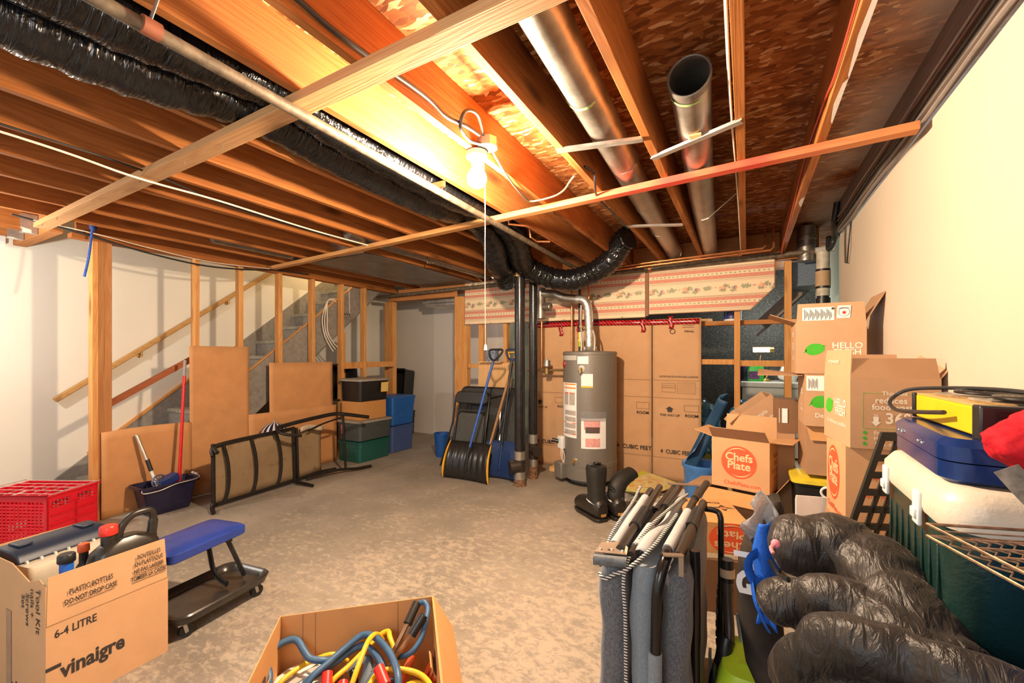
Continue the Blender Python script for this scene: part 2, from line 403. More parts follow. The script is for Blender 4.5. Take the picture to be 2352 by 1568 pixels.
# cross boards nailed under the joists
def board(a, b, wd, label, m=M_joistx, z=2.40):
    return tag(MB().bar((a[0],a[1],z), (b[0],b[1],z), wd, .037).build('cross_board', m, smooth=False, bevel=.002), label, 'board', 'cross boards under the joists')
b1 = board((-4.80,1.13),(-.2,1.06), .088, 'wide rough cross board under the joists nearest the camera')
t = NT('pinkish_board'); v = t.coord(); sx = t.N('ShaderNodeSeparateXYZ'); t.L(v, sx.inputs[0])
g = t.noise(t.coord(scale=(.7,14,14)), 1, 5, .6, 1.5); wcol = t.ramp(g, [(.3,(.40,.17,.05)),(.55,(.58,.29,.10)),(.75,(.66,.38,.16))])
rmask = t.ramp(t.math('ADD', t.math('MULTIPLY', sx.outputs[0], .35), .0), [(.36, 0.0), (.52, .95), (.74,.9), (.88,.3)])
redc = t.mix(t.math('MULTIPLY', rmask, t.ramp(t.noise(v, 5, 3), [(.3,.75),(.6,1)])), wcol, (.60,.045,.035)); t.bump(g, .2, .003)
M_redboard = t.done(redc, .7, 0, .25)
b2 = board((-4.82,2.96),(.66,2.50), .062, 'long thin cross board stained red toward the right wall', M_redboard)
b2b = b2
# nails sticking out of the wide board
for x in (-2.15,-2.5,-3.0,-3.55,-4.3,-4.6): MB().cyl((x,1.09,2.384),(x+.01,1.085,2.362),.0022,n=6).build('bent_nail', M_steel, b1)

# ================================================================ framing of the stair wall (x = -4.85) and of the back wall (y = 5.05)
def stud(x, y, z1, label, w_=.038, d_=.089, z0=0.0, alongx=False, m=None, nm='wall_stud'):
    a, b = (d_, w_) if not alongx else (w_, d_)
    return tag(MB().box((x-a/2, y-b/2, z0), (x+a/2, y+b/2, z1)).build(nm, m or M_stud, smooth=False, bevel=.0015), label, 'stud')
corner = thing('corner_post', 'stout corner post of paired timbers at the foot of the stairs', 'post', (-4.85,1.48,0))
MB().box((-4.895,1.425,0),(-4.805,1.463,2.36)).build('stud', M_stud, corner, smooth=False, bevel=.002)
MB().box((-4.9,1.464,0),(-4.81,1.553,2.36)).build('stud', wood('dark_post',(.24,.09,.03),(.42,.18,.06),(.52,.26,.1),'Z'), corner, smooth=False, bevel=.002)
ys = [(2.205,'first thin stud right of the stout corner post'),(2.63,'second thin stud right of the stout corner post'),(3.075,'third thin stud right of the stout corner post, seen against the treads'),(3.51,'fourth thin stud right of the stout corner post'),(3.955,'stud behind the black storage bin, left one'),(4.345,'stud behind the black storage bin, right one with dark patches')]
for y, l in ys: stud(-4.85, y, 2.36, l)
tag(MB().box((-4.895,1.30,2.36),(-4.805,4.98,2.398)).box((-4.89,1.34,2.398),(-4.852,4.98,2.655)).build('top_plate', M_joist, smooth=False), 'timber top plate running over the stair wall studs', 'beam')
stud(-5.12, 4.2, 1.72, 'short post standing under the stair stringer', nm='under_stair_post')
bl = lambda p0, p1, l: tag(MB().box(p0, p1).build('blocking', M_stud, smooth=False), l, 'board')
bl((-4.88,3.975,1.21),(-4.842,4.325,1.30),'short wooden block between the two studs behind the black bin'); bl((-4.88,4.366,1.22),(-4.842,4.96,1.30),'short wooden block between stud and doorway post')
# back wall framing
p1 = thing('doorway_post', 'built-up post left of the doorway beside the blue bins', 'post', (-4.95,5.03,0))
for i,(x0,x1) in enumerate(((-5.06,-5.022),(-5.02,-4.982),(-4.98,-4.89))): MB().box((x0-.02,4.985+.01*(i%2),0),(x1-.02,5.075,2.24)).build('stud', M_stud, p1, smooth=False, bevel=.0015)
p2 = thing('doorway_post', 'built-up post right of the doorway behind the folded chairs', 'post', (-3.6,5.03,0))
for (x0,x1,z) in ((-3.70,-3.662,2.24),(-3.66,-3.57,2.24)): MB().box((x0,4.985,0),(x1,5.075,z)).build('stud', M_stud, p2, smooth=False, bevel=.0015)
MB().box((-3.568,4.985,0),(-3.48,5.07,1.82)).build('stud', M_stud, p2, smooth=False, bevel=.0015)
hd = thing('doorway_header', 'timber header over the doorway in the rear wall', 'beam', (-4.3,5.03,2.24))
MB().box((-4.998,4.985,2.245),(-3.71,5.07,2.335)).build('lintel', M_beamx, hd, smooth=False)
tag(MB().box((-4.8,5.0,2.345),(.62,5.075,2.418)).build('top_plate', M_beamx, smooth=False), 'long timber plate above the doorway and the wallpapered panels', 'beam')
tag(MB().box((-4.8,5.125,2.42),(.62,5.16,2.655)).build('rim_beam', M_beamx, smooth=False), 'timber closing board at the far ends of the joists', 'beam')
stud(-3.25, 5.03, 2.33, 'stud behind the plastic tubs on the plywood, left one', .07, .089, alongx=True); stud(-2.86, 5.03, 2.33, 'stud partly hidden behind the two black pipes', .05,.089, alongx=True)
stud(-.09, 5.03, 2.33, 'stud right of the cardboard sheets in front of the dark room', .055, .07, alongx=True)
stud(.355, 5.03, 2.33, 'stud next to the stacked meal kit boxes', .06, .07, alongx=True)
bl((-3.47,5.0,1.22),(-3.29,5.05,1.275),'short wooden block left of the shovel handles'); bl((-.43,5.0,1.30),(-.12,5.05,1.355),'orange wooden block right of the cardboard sheets')
bl((-.06,5.0,1.285),(.32,5.03,1.345),'reddish double rail in front of the green jug')

# ================================================================ stairs
st = thing('staircase', 'grey painted wooden staircase with worn treads behind the studs', 'stairs', (-5.4,1.3,0))
def zline(y): return .5 + (y-1.9)*.785        # top edge of the stringer on the wall
N = 13; run = .252; rise = .2
y0 = 1.64
for i in range(N):
    y = y0 + i*run; z = .19 + i*rise
    if z > 2.62: break
    MB().box((-5.835,y-.03,z-.04),(-4.965,y+run+.01,z)).build('tread', M_tread, st, smooth=False, bevel=.004)
    MB().box((-5.835,y+run-.012,z),(-4.965,y+run+.006,z+rise-.04)).build('riser', M_grey, st, smooth=False)
sl = rise/run
ft, fb = .33, -.12
def spoly(top, bot, ya, yb): return [(ya, max(0,.19+(ya-y0)*sl+bot)), (yb, .19+(yb-y0)*sl+bot), (yb, .19+(yb-y0)*sl+top), (ya, .19+(ya-y0)*sl+top)]
MB().prism([(y0-.30,0),(y0+.34,0),(4.98,.19+(4.98-y0)*sl-.24),(4.98,.19+(4.98-y0)*sl+.15),(y0-.16,.19-.16*sl+.15),(y0-.30,.08)], 'X', -5.868, -5.836).build('stringer', M_grey, st, smooth=False)
MB().prism([(y0-.06,0),(y0+.37,0),(4.95,.19+(4.95-y0)*sl-.27),(4.95,.19+(4.95-y0)*sl+.12),(y0-.06,.19+.06)], 'X', -4.965, -4.93).build('stringer', M_grey, st, smooth=False)
def edge_strip(x0,x1,top,ya,yb,m,nm,th=.012):
    z = lambda y: .19+(y-y0)*sl+top
    return MB().prism([(ya,z(ya)),(yb,z(yb)),(yb,z(yb)+th),(ya,z(ya)+th)], 'X', x0, x1).build(nm, m, st, smooth=False)
edge_strip(-4.967,-4.928,.12,2.55,4.95,M_stud,'edge_trim'); edge_strip(-5.868,-5.83,.15,1.7,3.0,M_stud,'edge_trim',.03)
hr = thing('handrail', 'round wooden handrail on the white wall beside the stairs', 'handrail', (-5.80,1.45,.96))
MB().bar((-5.80,1.45,.965),(-5.80,3.95,2.83),.042,.05).build('rail', M_railw, hr, bevel=.01)
for y in (2.12,3.02): 
    z = .965+(y-1.45)*.746
    MB().tube([(-5.868,y,z-.07),(-5.80,y,z-.08),(-5.80,y,z-.02)],.008,8).cyl((-5.869,y,z-.07),(-5.862,y,z-.07),.022,n=12).build('bracket', plain('brass',(.6,.4,.15),.3,.9), hr)
tag(MB().bar((-4.925,1.50,.925),(-4.925,2.2,1.355),.022,.055).build('lower_rail', M_redw, smooth=False), 'dark red wooden rail sloping behind the tall hardboard', 'handrail')
# ================================================================ ducts, pipes and cables under the ceiling
def m_duct():
    t = NT('galvanised_duct'); v = t.coord(rnd=3); n = t.noise(v, 6, 5, .7); n2 = t.noise(t.coord(scale=(1,.25,1)), 70, 3, .6)
    col = t.ramp(n, [(.3,(.22,.205,.18)), (.55,(.38,.35,.31)), (.75,(.50,.47,.42))])
    col = t.mix(t.math('MULTIPLY', n2, .3), col, (.30,.24,.18)); t.bump(n2, .12, .002)
    return t.done(col, t.ramp(n, [(.3,.30),(.7,.48)]), .88)
M_duct = m_duct()
def m_flex():
    t = NT('black_duct_sleeve'); v = t.coord(scale=(7,17,7)); n = t.noise(v, 1.6, 2, .5, 1.0); n2 = t.noise(t.coord(scale=(3,34,3)), 1.5, 2, .5, 1.4)
    t.bump(t.math('ADD', n, n2), .6, .018)
    return t.done((.006,.006,.0065), .2, 0, .5)
M_flex = m_flex()
M_band = plain('green_tape', (.30,.42,.16), .5)

d = thing('round_duct', 'long round galvanised duct running between two joists', 'duct', (-.60,1.2,2.42))
MB().tube([(-.50,-1.0,2.525),(-.585,1.2,2.525),(-.635,2.6,2.52),(-.69,4.9,2.52)], .080, 28).build('pipe_body', M_duct, d)
for y, x in ((1.72,-.606),(3.25,-.654)): MB().tube([(x,y,2.523),(x-.0006,y+.018,2.523)], .0812, 28).build('green_band', M_band, d)
for y in (2.45,3.9): MB().tube([(-.585-.045*(y-1.2)/1.4,y,2.523),(-.585-.045*(y-1.2)/1.4,y+.03,2.523)], .0835, 28).build('duct_seam', M_duct, d)
d = thing('round_duct', 'short round galvanised duct with a dark open end facing the room', 'duct', (-.24,1.9,2.42))
mb = MB(); Y0 = 1.82
pts = [(-.20,Y0,2.50),(-.215,2.1,2.50),(-.27,3.1,2.50),(-.345,4.9,2.50)]
mb.tube(pts, .078, 30, cap=False); mb.tube(pts, .074, 30, cap=False); mb.build('pipe_body', M_duct, d)
MB().tube([(-.2,Y0-.012,2.50),(-.202,Y0+.02,2.50)], .083, 30, cap=False).tube([(-.2,Y0-.012,2.50),(-.202,Y0+.02,2.50)], .075, 30, cap=False).torus((-.2,Y0-.012,2.5), .079, .005, (0,1,0), 30, 8).build('collar', plain('dark_collar',(.16,.14,.12),.45,.5), d)
MB().tube([(-.205,Y0+.05,2.50),(-.206,Y0+.066,2.50)], .0795, 30, cap=False).build('green_band', M_band, d)
MB().tube([(-.24,2.6,2.50),(-.2405,2.61,2.50)], .0735, 30).build('dark_disc', M_dark, d)  # black disc set across the bore for the dark interior
MB().tube([(-.335,3.55,2.52),(-.3,3.52,2.42),(-.26,3.5,2.42),(-.21,3.5,2.46),(-.07,3.52,2.58)], .0035, 6).build('hanging_wire', M_wire_w, d)
for a, b, l in (((-.83,1.965,2.412),(-.43,2.055,2.412),'thin metal strap under the long round duct near the bulb'),((-.43,2.28,2.412),(-.02,2.10,2.412),'thin metal strap under the duct with the open end'),((-.83,3.39,2.412),(-.44,3.56,2.412),'thin metal strap under the far end of the long round duct')):
    tag(MB().bar(a, b, .034, .004).bar((a[0],a[1]-.016,a[2]+.0065),(b[0],b[1]-.016,b[2]+.0065),.003,.013).build('metal_strap', M_steel, smooth=False), l, 'strap')
tag(MB().box((-.235,2.13,2.4145),(-.185,2.19,2.4225)).build('wood_shim', M_ply, smooth=False), 'small wooden shim on the strap under the open end duct', 'wood')
def duct(x,ya,yb,r,z,l): return tag(MB().tube([(x,ya,z),(x,yb,z)], r, 20).build('round_duct', M_duct), l, 'duct')
duct(-4.30,2.1,5.0,.06,2.49,'dim round duct in the joist bay nearest the stair wall'); duct(-3.10,2.6,5.0,.06,2.49,'dim round duct in the joist bay right of the metal panning'); 
pan = thing('sheet_metal_panning', 'dark sheet metal panning nailed under the joists before the doorway', 'duct', (-3.7,3.8,2.40))
MB().box((-4.12,3.0,2.405),(-3.30,4.92,2.417)).build('panel', plain('dull_sheet_metal', (.20,.18,.15), .42, .7, var=.3, ns=5), pan, smooth=False)
MB().plate([(-3.68,2.86,2.53),(-3.33,2.80,2.53),(-3.33,3.0,2.415),(-3.68,3.0,2.415)], .004).plate([(-3.69,2.80,2.43),(-3.69,3.0,2.41),(-3.69,3.0,2.55),(-3.69,2.84,2.55)], .004).build('flared_end', M_steel, pan, smooth=False)
tag(MB().box((-4.5,5.2,2.20),(-3.66,5.6,2.659)).box((-4.42,5.18,2.15),(-3.7,5.62,2.20)).build('return_air_box', M_steel, smooth=False, bevel=.01), 'galvanised air box just under the ceiling past the doorway', 'duct')

# black insulated ducts
def flex(pts, r, label, k=14, wr=.075, seed=1):
    ps = spline(pts, k); random.seed(seed)
    rs = [(r if p.y < 3 else max(r, .112))*(1+wr*math.sin(i*1.9+seed)*random.uniform(.2,1)+random.uniform(-.02,.02)) for i, p in enumerate(ps)]
    return tag(MB().tube(ps, rs, 28).build('insulated_duct', M_flex), label, 'duct', 'black insulated ducts')
flex([(-1.945,-1.0,2.44),(-1.95,.2,2.43),(-1.96,.7,2.455),(-1.97,1.1,2.53),(-1.97,1.6,2.50),(-1.97,2.3,2.485),(-1.97,2.85,2.53),(-2.0,3.25,2.46),(-2.13,3.55,2.31),(-2.24,3.85,2.285),(-2.27,4.02,2.18)], .108, 'larger black wrapped duct beside the wide cross board, on the left', 12, .06, 2)
flex([(-1.72,-1.0,2.46),(-1.725,.4,2.455),(-1.73,.75,2.48),(-1.735,1.1,2.53),(-1.735,1.5,2.49),(-1.735,2.3,2.475),(-1.75,2.87,2.53),(-1.80,3.3,2.47),(-1.95,3.7,2.36),(-2.03,4.00,2.33),(-1.88,4.22,2.24),(-1.64,4.28,2.20),(-1.40,4.28,2.255),(-1.20,4.22,2.35),(-1.06,4.15,2.50),(-1.0,4.12,2.53)], .097, 'black wrapped duct beside the iron pipe that loops down to the water heater', 12, .07, 5)
# iron pipe under the joists
ip = thing('iron_pipe', 'long bare iron pipe running under the joists beside the black ducts', 'pipe', (-1.6,2.4,2.33))
MB().tube([(-1.475,-1.0,2.352),(-1.56,1.4,2.354),(-1.665,4.7,2.356)], .021, 14).build('pipe', M_iron, ip)
MB().tube([(-1.523,.555,2.353),(-1.525,.60,2.353)], .026, 14).build('strap', plain('rust_strap', (.28,.09,.045), .6, .3), ip); MB().tube([(-1.52,.575,2.37),(-1.50,.585,2.43),(-1.515,.59,2.47)], .012, 6, squash=(1,.3)).build('hanger', M_steel, ip, smooth=False)
MB().box((-1.66,1.98,2.385),(-1.55,2.0,2.418)).build('hanger', M_copper, ip, smooth=False)
# small copper stubs
def pipe(pts, r, m, name, label, cat='pipe', n=10, grp=None): return tag(MB().tube(pts, r, n).build(name, m), label, cat, grp)
pipe([(-1.585,2.80,2.47),(-1.585,2.82,2.395),(-1.49,2.93,2.395),(-1.49,3.0,2.40),(-1.49,4.3,2.40)], .009, M_copper, 'copper_pipe', 'thin copper pipe with an elbow beside the iron pipe')
pipe([(-1.60,3.20,2.46),(-1.60,3.22,2.395),(-1.60,3.34,2.385),(-1.50,3.40,2.385)], .009, M_copper, 'copper_pipe', 'short copper stub hooked beside the iron pipe')
M_coprb = M_copper
pipe([(-1.62,4.68,2.365),(-.9,4.68,2.385),(.13,4.68,2.41),(.15,4.68,2.43),(.15,4.72,2.62)], .011, M_copper, 'copper_pipe', 'upper of two copper pipes over the wallpapered panels')
pipe([(-1.30,4.63,2.33),(-.5,4.63,2.355),(.19,4.63,2.375),(.215,4.63,2.40),(.215,4.66,2.62)], .011, M_copper, 'copper_pipe', 'lower of two copper pipes over the wallpapered panels')
pipe([(-3.05,3.6,2.5),(-3.05,3.62,2.40),(-2.97,3.62,2.40),(-2.93,4.7,2.395)], .009, M_iron, 'thin_pipe', 'thin pipe with an elbow under the far left joists')
# waste pipe along the back
wp = thing('drain_pipe', 'grey stained waste pipe running across the whole rear wall', 'pipe', (-2.2,4.9,2.30))
MB().tube([(-5.15,4.90,2.315),(-3.5,4.90,2.335),(-.99,4.90,2.355),(.62,4.90,2.38)], .026, 14).build('pipe', M_iron, wp)
MB().tube([(-.96,4.90,2.32),(-.96,4.90,2.45)], .006, 8).tube([(-.965,4.90,2.356),(-.935,4.90,2.357)], .031, 14).build('strap', M_copper, wp)
vs = thing('vent_stack', 'vertical soil pipe in the far right corner, white above and black below', 'pipe', (.62,4.86,0))
MB().cyl((.62,4.88,1.95),(.62,4.88,2.36),.052).build('upper_pipe', plain('dirty_white_pipe',(.52,.46,.36),.5,0,var=.25), vs); MB().cyl((.62,4.88,0),(.62,4.88,1.95),.048).cyl((.62,4.88,2.02),(.62,4.88,2.2),.058).cyl((.62,4.88,1.80),(.62,4.88,1.93),.058).build('lower_pipe', M_dark, vs)
MB().cyl((.62,4.88,2.04),(.62,4.88,2.18),.0595).build('paper_label', plain('tan_label',(.48,.31,.17),.7), vs); MB().tube([(.56,4.88,2.38),(.70,4.88,2.39)],.03,14).build('clean_out', plain('dirty_white_pipe2',(.50,.46,.38),.5), vs)
tag(MB().lathe([(.075,0),(.075,.2),(.08,.205),(.08,.235),(.075,.24),(.072,.33)], (.50,4.95,2.30), 22).build('duct_elbow', M_duct), 'dark metal duct end high in the far right corner', 'duct')
tag(MB().box((.37,5.12,2.12),(.66,5.6,2.41)).box((.36,5.11,2.09),(.67,5.61,2.12)).build('metal_plenum', plain('blue_grey_metal',(.13,.17,.22),.5,.2,var=.25,ns=60), smooth=False), 'blue grey metal box high behind the stud in the far right corner', 'duct')
tag(MB().bar((.14,5.5,1.74),(.68,5.5,2.30),.05,.12).bar((.10,5.56,1.62),(.68,5.56,2.2),.02,.03).build('sloping_board', M_grey, smooth=False), 'grey sloping board behind the stud at the far right', 'board')
pipe([(.70,4.15,2.40),(.695,4.1,2.42),(.68,4.1,2.24),(.685,4.18,2.12),(.69,4.28,2.14),(.69,4.3,2.30),(.69,4.28,2.44)], .005, M_wire_b, 'cable_loop', 'loose dark cable loop at the far top of the right wall', 'cable')
flx = pipe(spline([(.64,4.3,2.64),(.63,4.35,2.5),(.665,4.6,2.42),(.63,4.62,2.33),(.64,4.7,2.45)],6), .022, M_wire_b, 'black_hose', 'thick black hose curling down in the far right corner', 'cable')
# cables along the top of the right wall
random.seed(4)
for i,(z, x, r, m, l) in enumerate(((2.432,.683,.010,plain('grey_cable',(.22,.18,.16),.6),'grey cable resting along the top edge of the right wall'),(2.468,.650,.008,M_wire_b,'black cable running above the right wall, lowest of the black ones'),(2.492,.648,.006,plain('brown_cable',(.19,.11,.08),.6),'brown cable stapled to the rim above the right wall'),(2.53,.650,.005,plain('tan_cable',(.42,.36,.3),.6),'thin pale cable looping on the rim above the right wall'))):
    ps = spline([(x + random.uniform(-.006,.003), y, z + random.uniform(-.012,.012)) for y in [-1 + k*.42 for k in range(14)]], 4)
    tag(MB().tube(ps, r, 8).build('wall_cable', m), l, 'cable', 'cables above the right wall')
# cables in the joist bays
for x, z, m, l in ((-.053,2.45,M_wire_w,'white cable stapled to the joist right of the open end duct, lower one'),(-.058,2.49,M_wire_w,'white cable stapled to the joist right of the open end duct, upper one')):
    tag(MB().tube(spline([(x,-1,z),(x+.003,.8,z+.01),(x-.006,2.0,z-.005),(x,3.2,z+.01),(x,4.9,z-.02)],8), .0055, 8, squash=(1.6,.8)).build('joist_cable', m), l, 'cable', 'white cables on the joist')
tag(MB().tube(spline([(.285,-.6,2.52),(.283,1.2,2.46),(.284,1.9,2.432),(.283,2.2,2.46),(.284,2.9,2.50),(.283,3.6,2.44),(.284,4.3,2.40),(.27,4.55,2.3)],8), .004, 6).build('red_wire', plain('red_wire',(.5,.05,.03),.5)), 'thin red wire along the joist nearest the right wall', 'cable')
tag(MB().tube(spline([(-2.93,-.6,2.405),(-2.93,.6,2.40),(-2.93,1.05,2.372),(-3.0,1.5,2.40),(-3.04,2.2,2.398),(-3.05,2.9,2.41)],8), .006, 8).build('white_cable', M_wire_w), 'long white cable crossing under the left joists', 'cable')
tag(MB().tube(spline([(-2.86,-.6,2.408),(-2.86,.9,2.405),(-3.05,1.6,2.40),(-3.08,2.4,2.40)],8), .0055, 8).build('black_cable', M_wire_b), 'black cable beside the long white cable under the left joists', 'cable')
tag(MB().tube(spline([(-4.9,1.0,2.47),(-4.78,1.42,2.39),(-4.76,1.75,2.33),(-4.76,2.2,2.295),(-4.76,2.6,2.32),(-4.77,3.0,2.38),(-4.75,3.4,2.398)],8), .008, 8).build('black_cable', M_wire_b), 'black cable sagging in front of the stair wall studs', 'cable')
tag(MB().tube(spline([(-4.86,1.1,2.45),(-4.76,1.45,2.41),(-4.745,1.8,2.37),(-4.745,2.3,2.34),(-4.75,2.9,2.38)],8), .004, 8).build('thin_cable', M_wire_w), 'thin pale cable sagging above the black one by the stair wall', 'cable')
rp = thing('blue_rope', 'short blue rope hanging from the ceiling by the corner post', 'rope', (-4.74,1.38,2.03))
MB().tube(spline([(-4.74,1.41,2.50),(-4.735,1.40,2.40),(-4.73,1.38,2.2),(-4.735,1.355,2.04)],6), .009, 8).build('cord', plain('blue_rope',(.03,.09,.36),.7,var=.6,ns=90), rp); MB().sphere((-4.738,1.41,2.46),.026,10,8,(1,1,1.4)).build('knot', plain('blue_knot',(.02,.06,.25),.7), rp)
for i in range(3):
    tag(MB().tube(spline([(-4.90,3.90+.01*i,2.16-.02*i),(-4.86,3.76,2.12),(-4.85,3.67+.035*i,1.9),(-4.85,3.69+.03*i,1.7),(-4.86,3.76+.045*i,1.56),(-4.86,3.84+.035*i,1.45+.03*i)],8), .0065, 8).build('coax_cable', M_wire_w), ['white coiled cable hanging over the stair stringer, outermost loop','white coiled cable hanging over the stair stringer, middle loop','white coiled cable hanging over the stair stringer, inner loop'][i], 'cable', 'white cables on the stringer')
sp = thing('cable_splitter', 'small metal cable splitter fixed to the stair stringer', 'splitter', (-4.92,4.12,1.9)); MB().box((-4.93,4.06,1.93),(-4.905,4.20,1.955)).build('body', M_steel, sp, smooth=False); MB().box((-4.93,4.04,1.905),(-4.91,4.22,1.915)).build('plate', M_steel, sp, smooth=False)
for y in (4.08,4.12,4.16): MB().cyl((-4.918,y,1.955),(-4.918,y,1.985),.006,n=8).build('plug', M_wire_b, sp)
tag(MB().cyl((-4.918,4.16,1.985),(-4.918,4.15,2.33),.005,n=8).build('coax_cable', M_wire_w), 'straight white cable dropping into the metal splitter', 'cable')

# the bulb
lf = thing('ceiling_light', 'bare glowing bulb in a porcelain holder under a joist', 'lamp', (-1.19,1.79,2.2))
MB().lathe([(.052,2.419),(.054,2.41),(.054,2.392),(.046,2.386),(.03,2.380),(.027,2.355),(.024,2.346),(.001,2.346)], (-1.19,1.79,0), 26).build('lamp_holder', M_white, lf)
t = NT('glowing_bulb'); t.b.inputs['Emission Color'].default_value = (1.0,.78,.545,1); t.b.inputs['Emission Strength'].default_value = BULB; M_bulb = t.done((1,1,1), .3)
MB().lathe([(.001,2.240),(.022,2.243),(.039,2.255),(.048,2.275),(.049,2.292),(.043,2.312),(.030,2.332),(.016,2.344),(.014,2.35)], (-1.19,1.79,0), 24).build('bulb', M_bulb, lf)
MB().tube(spline([(-1.175,1.83,2.375),(-1.17,1.835,2.2),(-1.172,1.838,1.8),(-1.17,1.84,1.45)],4), .0022, 6).build('pull_string', M_wire_w, lf)
MB().lathe([(.002,1.455),(.006,1.45),(.009,1.425),(.001,1.424)], (-1.17,1.84,0), 10).build('string_knob', M_white, lf)
jb = MB().lathe([(.052,2.425),(.052,2.47),(.001,2.47)], (-1.128,1.79,0), 8).build('junction_box', M_steel); tag(jb, 'metal junction box beside the bulb holder', 'box')
tag(MB().tube(spline([(-1.165,-.8,2.47),(-1.165,.6,2.46),(-1.17,.95,2.45),(-1.165,1.35,2.47),(-1.16,1.5,2.45),(-1.14,1.62,2.46),(-1.13,1.72,2.46)],8), .009, 8).build('black_cable', M_wire_b), 'black cable along the joist running to the bulb', 'cable')
tag(MB().tube(spline([(-1.12,1.74,2.47),(-1.10,1.66,2.52),(-1.11,1.58,2.50),(-1.14,1.58,2.44),(-1.15,1.66,2.415),(-1.14,1.74,2.43)],8), .008, 8).build('black_cable', M_wire_b), 'short cable loop above the bulb holder', 'cable')
tag(MB().tube(spline([(-1.135,1.84,2.44),(-1.15,1.95,2.412),(-1.19,2.15,2.395),(-1.22,2.38,2.385),(-1.21,2.46,2.388),(-1.08,2.48,2.40),(-.98,2.42,2.40),(-.9,2.33,2.41),(-.86,2.29,2.418)],8), .006, 8).build('grey_cable', plain('grey_cable2',(.10,.085,.07),.5)), 'grey cable drooping from the bulb to the next joist', 'cable')
tag(MB().tube(spline([(-.785,2.25,2.44),(-.765,2.35,2.44),(-.78,2.42,2.405),(-.83,2.62,2.40),(-.835,2.95,2.408),(-.83,3.4,2.41)],8), .007, 8).build('black_cable', M_wire_b), 'black cable stapled under the joist left of the long duct', 'cable')
# ================================================================ cardboard, printing, bins: shared builders
def m_card(name, c, rib=0.0, var=.05):
    t = NT(name); v = t.coord(rnd=4); n = t.noise(v, 7, 4, .6); fine = t.noise(v, 260, 3, .7)
    col = t.ramp(n, [(.3, sc(c, 1-var)), (.7, sc(c, 1+var))]); col = t.mix(t.ramp(fine, [(.4,0.0),(.8,.25)]), col, sc(c, .72))
    crease = t.noise(t.coord(rnd=2), 3.2, 2, .5, .3)
    t.bump(t.math('ADD', t.math('MULTIPLY', fine, .12), crease), .25, .012)
    return t.done(col, .82, 0, .2)
M_card = m_card('cardboard', (.60,.345,.175)); M_card2 = m_card('orange_cardboard', (.60,.315,.125)); M_card3 = m_card('brown_cardboard', (.43,.25,.135))
M_cardin = m_card('cardboard_inside', (.50,.315,.185))
M_hard = m_card('hardboard', (.56,.27,.108), var=.09)
M_hf = m_card('kraft_cardboard', (.53,.32,.18))
M_red_ink = plain('red_ink', (.76,.10,.03), .65, var=.08, bmp=0); M_green_ink = plain('green_ink', (.05,.42,.015), .65, var=.08, bmp=0)
M_white_ink = plain('white_ink', (.78,.70,.58), .7, var=.06, bmp=0); M_brownink = plain('brown_ink', (.25,.10,.03), .7, var=.1, bmp=0)
M_cream_ink = plain('cream_ink', (.80,.55,.30), .7, var=.05, bmp=0)

def carton(name, label, pos, size, rz=0, flaps=None, m=None, mi=None, tilt=(0,0), group=None, cat='box', t=.004, closed=False, open_bottom=False):
    """flaps = {side: (angle, length)}: 0 stands up, 90 lies outward, 180 hangs down outside, negative leans inward"""
    m = m or M_card; w_, d_, h_ = size
    th = thing(name, label, cat, pos, rz, group); th.rotation_euler = (tilt[0], tilt[1], rz)
    mb = MB(); x, y = w_/2, d_/2
    mb.box((-x,-y,0),(x,-y+t,h_)).box((-x,y-t,0),(x,y,h_)).box((-x,-y+t,0),(-x+t,y-t,h_)).box((x-t,-y+t,0),(x,y-t,h_))
    if not open_bottom: mb.box((-x+t,-y+t,0),(x-t,y-t,t))
    if closed: mb.box((-x,-y,h_),(-.001,y,h_+t)).box((.001,-y,h_),(x,y,h_+t))
    mb.build('box_body', m, th, local=True, smooth=False)
    for side, spec in (flaps or {}).items():
        a, L = spec[0], spec[1]; fm = spec[2] if len(spec) > 2 else m
        n, along, c, half = {'F': ((0,-1),(1,0),(0,-y),x), 'B': ((0,1),(-1,0),(0,y),x), 'L': ((-1,0),(0,-1),(-x,0),y), 'R': ((1,0),(0,1),(x,0),y)}[side]
        s, co = math.sin(R(a)), math.cos(R(a)); dirv = Vector((n[0]*s, n[1]*s, co)); al = Vector((*along, 0)); o = Vector((*c, h_))
        hf = half-.003; nn = Vector((n[0]*co, n[1]*co, -s))
        p = [o - al*hf, o + al*hf, o + al*(hf-.006) + dirv*L, o - al*(hf-.006) + dirv*L]
        MB().plate([q - nn*t for q in p], t, nn).build('flap', fm, th, local=True, smooth=False)
    return th
def faceinfo(size, side):
    w_, d_, h_ = size
    return {'F': (Vector((0,-d_/2,0)), Vector((1,0,0))), 'R': (Vector((w_/2,0,0)), Vector((0,1,0))), 'L': (Vector((-w_/2,0,0)), Vector((0,-1,0))), 'B': (Vector((0,d_/2,0)), Vector((-1,0,0)))}[side]
def ftext(th, size, side, items, m, name='printed_lettering'):
    """items = (text, x, z, height, bold, sx [, upside down])"""
    o, r = faceinfo(size, side); up = Vector((0,0,1)); mb = MB()
    for it in items:
        body, x, z, hh, bold, sx = it[:6]
        rr, uu = (-r, -up) if len(it) > 6 and it[6] == 'u' else (r, up)
        if len(it) > 6 and it[6] == 'v': rr, uu = -up, r
        nn = r.cross(up); mb.text(body, o + r*x + up*z + nn*.0008, rr, uu, hh, bold, 'CENTER', sx, lift=.0006)
    return mb.build(name, m, th, local=True, smooth=False)
def disc(mb, o, r, up, a, b, n=40, lift=.0008):
    nn = Vector(r).cross(Vector(up)); o = Vector(o)+nn*lift
    mb.add([o + Vector(r)*a*math.cos(2*math.pi*k/n) + Vector(up)*b*math.sin(2*math.pi*k/n) for k in range(n)], [list(range(n))])
    return mb
